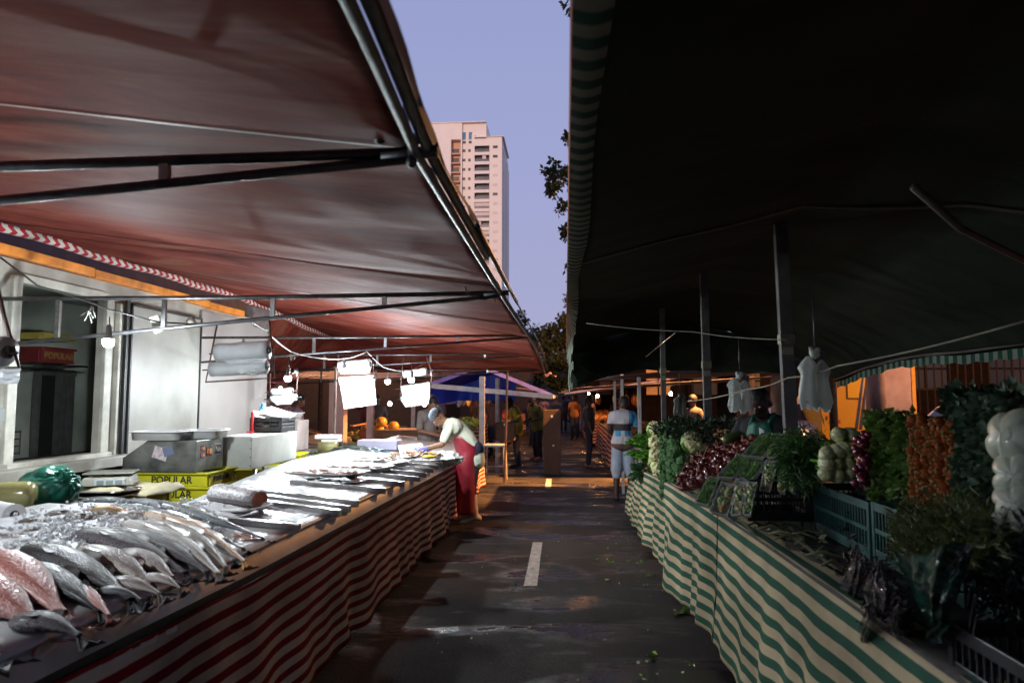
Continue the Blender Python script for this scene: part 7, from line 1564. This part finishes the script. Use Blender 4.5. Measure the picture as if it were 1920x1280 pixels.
def car(label, x, y, rz, col):
    t = thing('parked_car', label, 'car', (x, y, 0), rz); bm_ = M('car_paint_'+str(col[0]), col, .3, .2, .05, 2, coat=.6); g = MB()
    pr = [(-2.1, .35), (-2.1, .85), (-1.85, 1.0), (-1.35, 1.05), (-.85, 1.48), (.75, 1.50), (1.25, 1.05), (1.95, .92), (2.1, .7), (2.1, .35)]
    v = [(x_, -.85+(.12 if z > 1.1 else 0), z) for x_, z in pr]+[(x_, .85-(.12 if z > 1.1 else 0), z) for x_, z in pr]; n = len(pr); g.add(v, [tuple(range(n)), tuple(range(2*n-1, n-1, -1))]+[(k, k+n, (k+1) % n+n, (k+1) % n) for k in range(n)]); g.build('body', bm_, t, bevel=.05)
    g = MB()
    for s in (-1, 1): g.add([(-1.2, s*.80, 1.08), (-.78, s*.745, 1.42), (.7, s*.745, 1.44), (1.1, s*.80, 1.08)], [(0, 1, 2, 3)])
    g.add([(1.28, -.66, 1.06), (1.28, .66, 1.06), (.80, .6, 1.46), (.80, -.6, 1.46)], [(0, 1, 2, 3)]); g.add([(-1.37, -.66, 1.08), (-1.37, .66, 1.08), (-.90, .6, 1.46), (-.90, -.6, 1.46)], [(3, 2, 1, 0)])
    g.build('window', M('car_glass', (.02, .02, .03), .08), t, mods=[('SOLIDIFY', dict(thickness=.02, offset=0))])
    for a in (-1.3, 1.3):
        for s in (-1, 1): g = MB(); g.lathe([(.04, -.1), (.28, -.1), (.32, -.05), (.32, .05), (.28, .1), (.04, .1)], (a, s*.78, .32), 20, Euler((PI/2, 0, 0))); g.build('wheel', black_rubber, t, True)
    for s in (-1, 1): g = MB(); g.ell((2.08, s*.62, .78), (.05, .15, .09)); g.build('headlight', M('lamp_glass', (.6, .58, .6), .1), t, True)
car('pale lilac car parked left of the yellow truck', PY(1512, 790, 19).x, 20.5, -1.35, (.52, .42, .48)); car('pale car parked at the far right behind the kale', PY(1880, 745, 14).x+.8, 15.5, .3, (.50, .46, .55))
# railing with wall behind on the far right
t = thing('iron_fence', 'dark iron railing on the far right behind the kale', 'fence', (13, 21, 0)); g = MB()
for k in range(60): g.box((9.5+k*.22, 21, 1.6), (.035, .035, 3.2))
g.build('bars', M('iron', (.012, .008, .007), .8, spec=.1), t, world=True); g = MB()
for z in (.2, 1.9, 3.1): g.box((16, 21, z), (13.2, .045, .06))
g.build('rails', M('iron', (.012, .008, .007), .8, spec=.1), t, world=True)
def house(label, x, y, wd, h, mat, wins, lit):
    t = thing('low_building', label, 'building', (x, y, 0)); g = MB(); g.box((0, 0, h/2), (wd, 5, h)); g.build('wall', mat, t); g = MB(); g.box((0, 0, h+.1), (wd+.4, 5.4, .2)); g.build('roof', M('tile_dull', (.10, .05, .04), .9), t)
    for k in range(wins):
        xx = -wd/2+(k+.5)*wd/wins; g = MB(); g.box((xx, -2.52, h*.55), (wd/wins*.5, .06, h*.3)); f = g.build('window', M('lit_window' if k in lit else 'tower_glass', (.6, .3, .1) if k in lit else (.03, .035, .045), .4, emit=(1, .5, .2) if k in lit else None, es=.06 if k in lit else 0), t)
        g = MB(); g.box((xx, -2.57, h*.55), (.06, .04, h*.3)); g.box((xx, -2.575, h*.55), (wd/wins*.5, .03, .06)); g.build('window_bars', M('iron', (.012, .008, .007), .8, spec=.1), f)
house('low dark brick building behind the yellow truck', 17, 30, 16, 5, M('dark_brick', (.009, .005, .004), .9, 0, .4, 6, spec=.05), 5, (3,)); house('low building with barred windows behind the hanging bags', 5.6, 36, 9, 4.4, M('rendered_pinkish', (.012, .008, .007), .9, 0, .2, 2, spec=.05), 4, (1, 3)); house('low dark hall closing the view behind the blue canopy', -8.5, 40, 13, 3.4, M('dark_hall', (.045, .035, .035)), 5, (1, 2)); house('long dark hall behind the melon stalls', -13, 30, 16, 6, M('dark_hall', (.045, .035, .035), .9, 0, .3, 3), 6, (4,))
# street lamps
def street_lamp(label, x, y, h, W, arm=-.9, col=(1, .42, .12), rz=0):
    t = thing('street_lamp', label, 'street lamp', (x, y, 0), rz, 'sodium street lamps round the market'); g = MB(); g.tube([(0, 0, 0), (0, 0, h-.4), (arm*.3, 0, h), (arm, 0, h+.05)], [.09, .06, .045, .04], 10); g.build('pole', dark_steel, t, True)
    g = MB(); g.ell((arm-.2, 0, h+.06), (.32, .14, .08), None, 16, 10); hd = g.build('lamp_head', alu, t, True); g = MB(); g.ell((arm-.2, 0, h-.01), (.20, .10, .05), None, 16, 10); g.build('lamp_glass', M('sodium_glow', (1, .7, .4), .3, emit=col, es=25), hd, True)
    ld_ = bpy.data.lights.new('sodium_light', 'POINT'); ld_.energy = W; ld_.color = col; ld_.shadow_soft_size = .12; o = bpy.data.objects.new('sodium_light', ld_); COL.objects.link(o); o.parent = hd; o.location = (arm-.2, 0, h-.16)
street_lamp('sodium street lamp on the right side of the cross street', 14.2, 13.7, 8.2, 8000)
street_lamp('sodium street lamp further down on the left', -9.5, 26, 7.5, 2200, arm=.9)
street_lamp('sodium street lamp far down the street on the right', 6.0, 33, 7.5, 2600)

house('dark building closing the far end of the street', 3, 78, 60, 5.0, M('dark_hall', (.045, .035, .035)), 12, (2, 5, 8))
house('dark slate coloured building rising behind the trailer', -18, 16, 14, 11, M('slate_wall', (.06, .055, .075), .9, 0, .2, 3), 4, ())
g = MB(); g.box((-11.5, 13, 4.5), (3, 22, 9)); single(g, 'side_building', M('slate_wall', (.06, .055, .075)), 'long slate grey wall seen between the trailer roof and the red awning', 'building')

def added_strip_lamp(label, x, y, h, W, target, size):
    t = thing('street_lamp', label, 'street lamp', (x, y, 0), 0, 'sodium street lamps round the market'); g = MB(); g.tube([(0, 0, 0), (0, 0, h-.3), (-.2, 0, h), (-.5, 0, h+.03)], [.08, .055, .045, .04], 10); g.build('pole', dark_steel, t, True)
    g = MB(); g.lathe([(.02, .12), (.14, .08), (.20, -.06), (.18, -.06), (.12, .05), (.01, .09)], (-.6, 0, h), 16); hd = g.build('lamp_head', alu, t, True); g = MB(); g.ell((-.6, 0, h), (.09, .09, .04), None, 12, 8); g.build('lamp_glass', M('sodium_glow', (1, .7, .4)), hd, True)
    ld_ = bpy.data.lights.new('sodium_light', 'SPOT'); ld_.energy = W; ld_.color = (1, .40, .11); ld_.shadow_soft_size = .08; ld_.spot_size = rad(size); ld_.spot_blend = .4; o = bpy.data.objects.new('sodium_light', ld_); COL.objects.link(o); o.parent = hd; o.location = (-.6, 0, h-.07)
    d = Vector(target)-Vector((x-.6, y, h)); o.rotation_euler = d.to_track_quat('-Z', 'Y').to_euler()
added_strip_lamp('added sodium spot lamp hidden behind the awnings, aimed to light a strip of road', 5.2, 13.8, 6.6, 34000, (.0, 13.9, 0), 56)  # unseen lamp added to throw the orange strip across the road
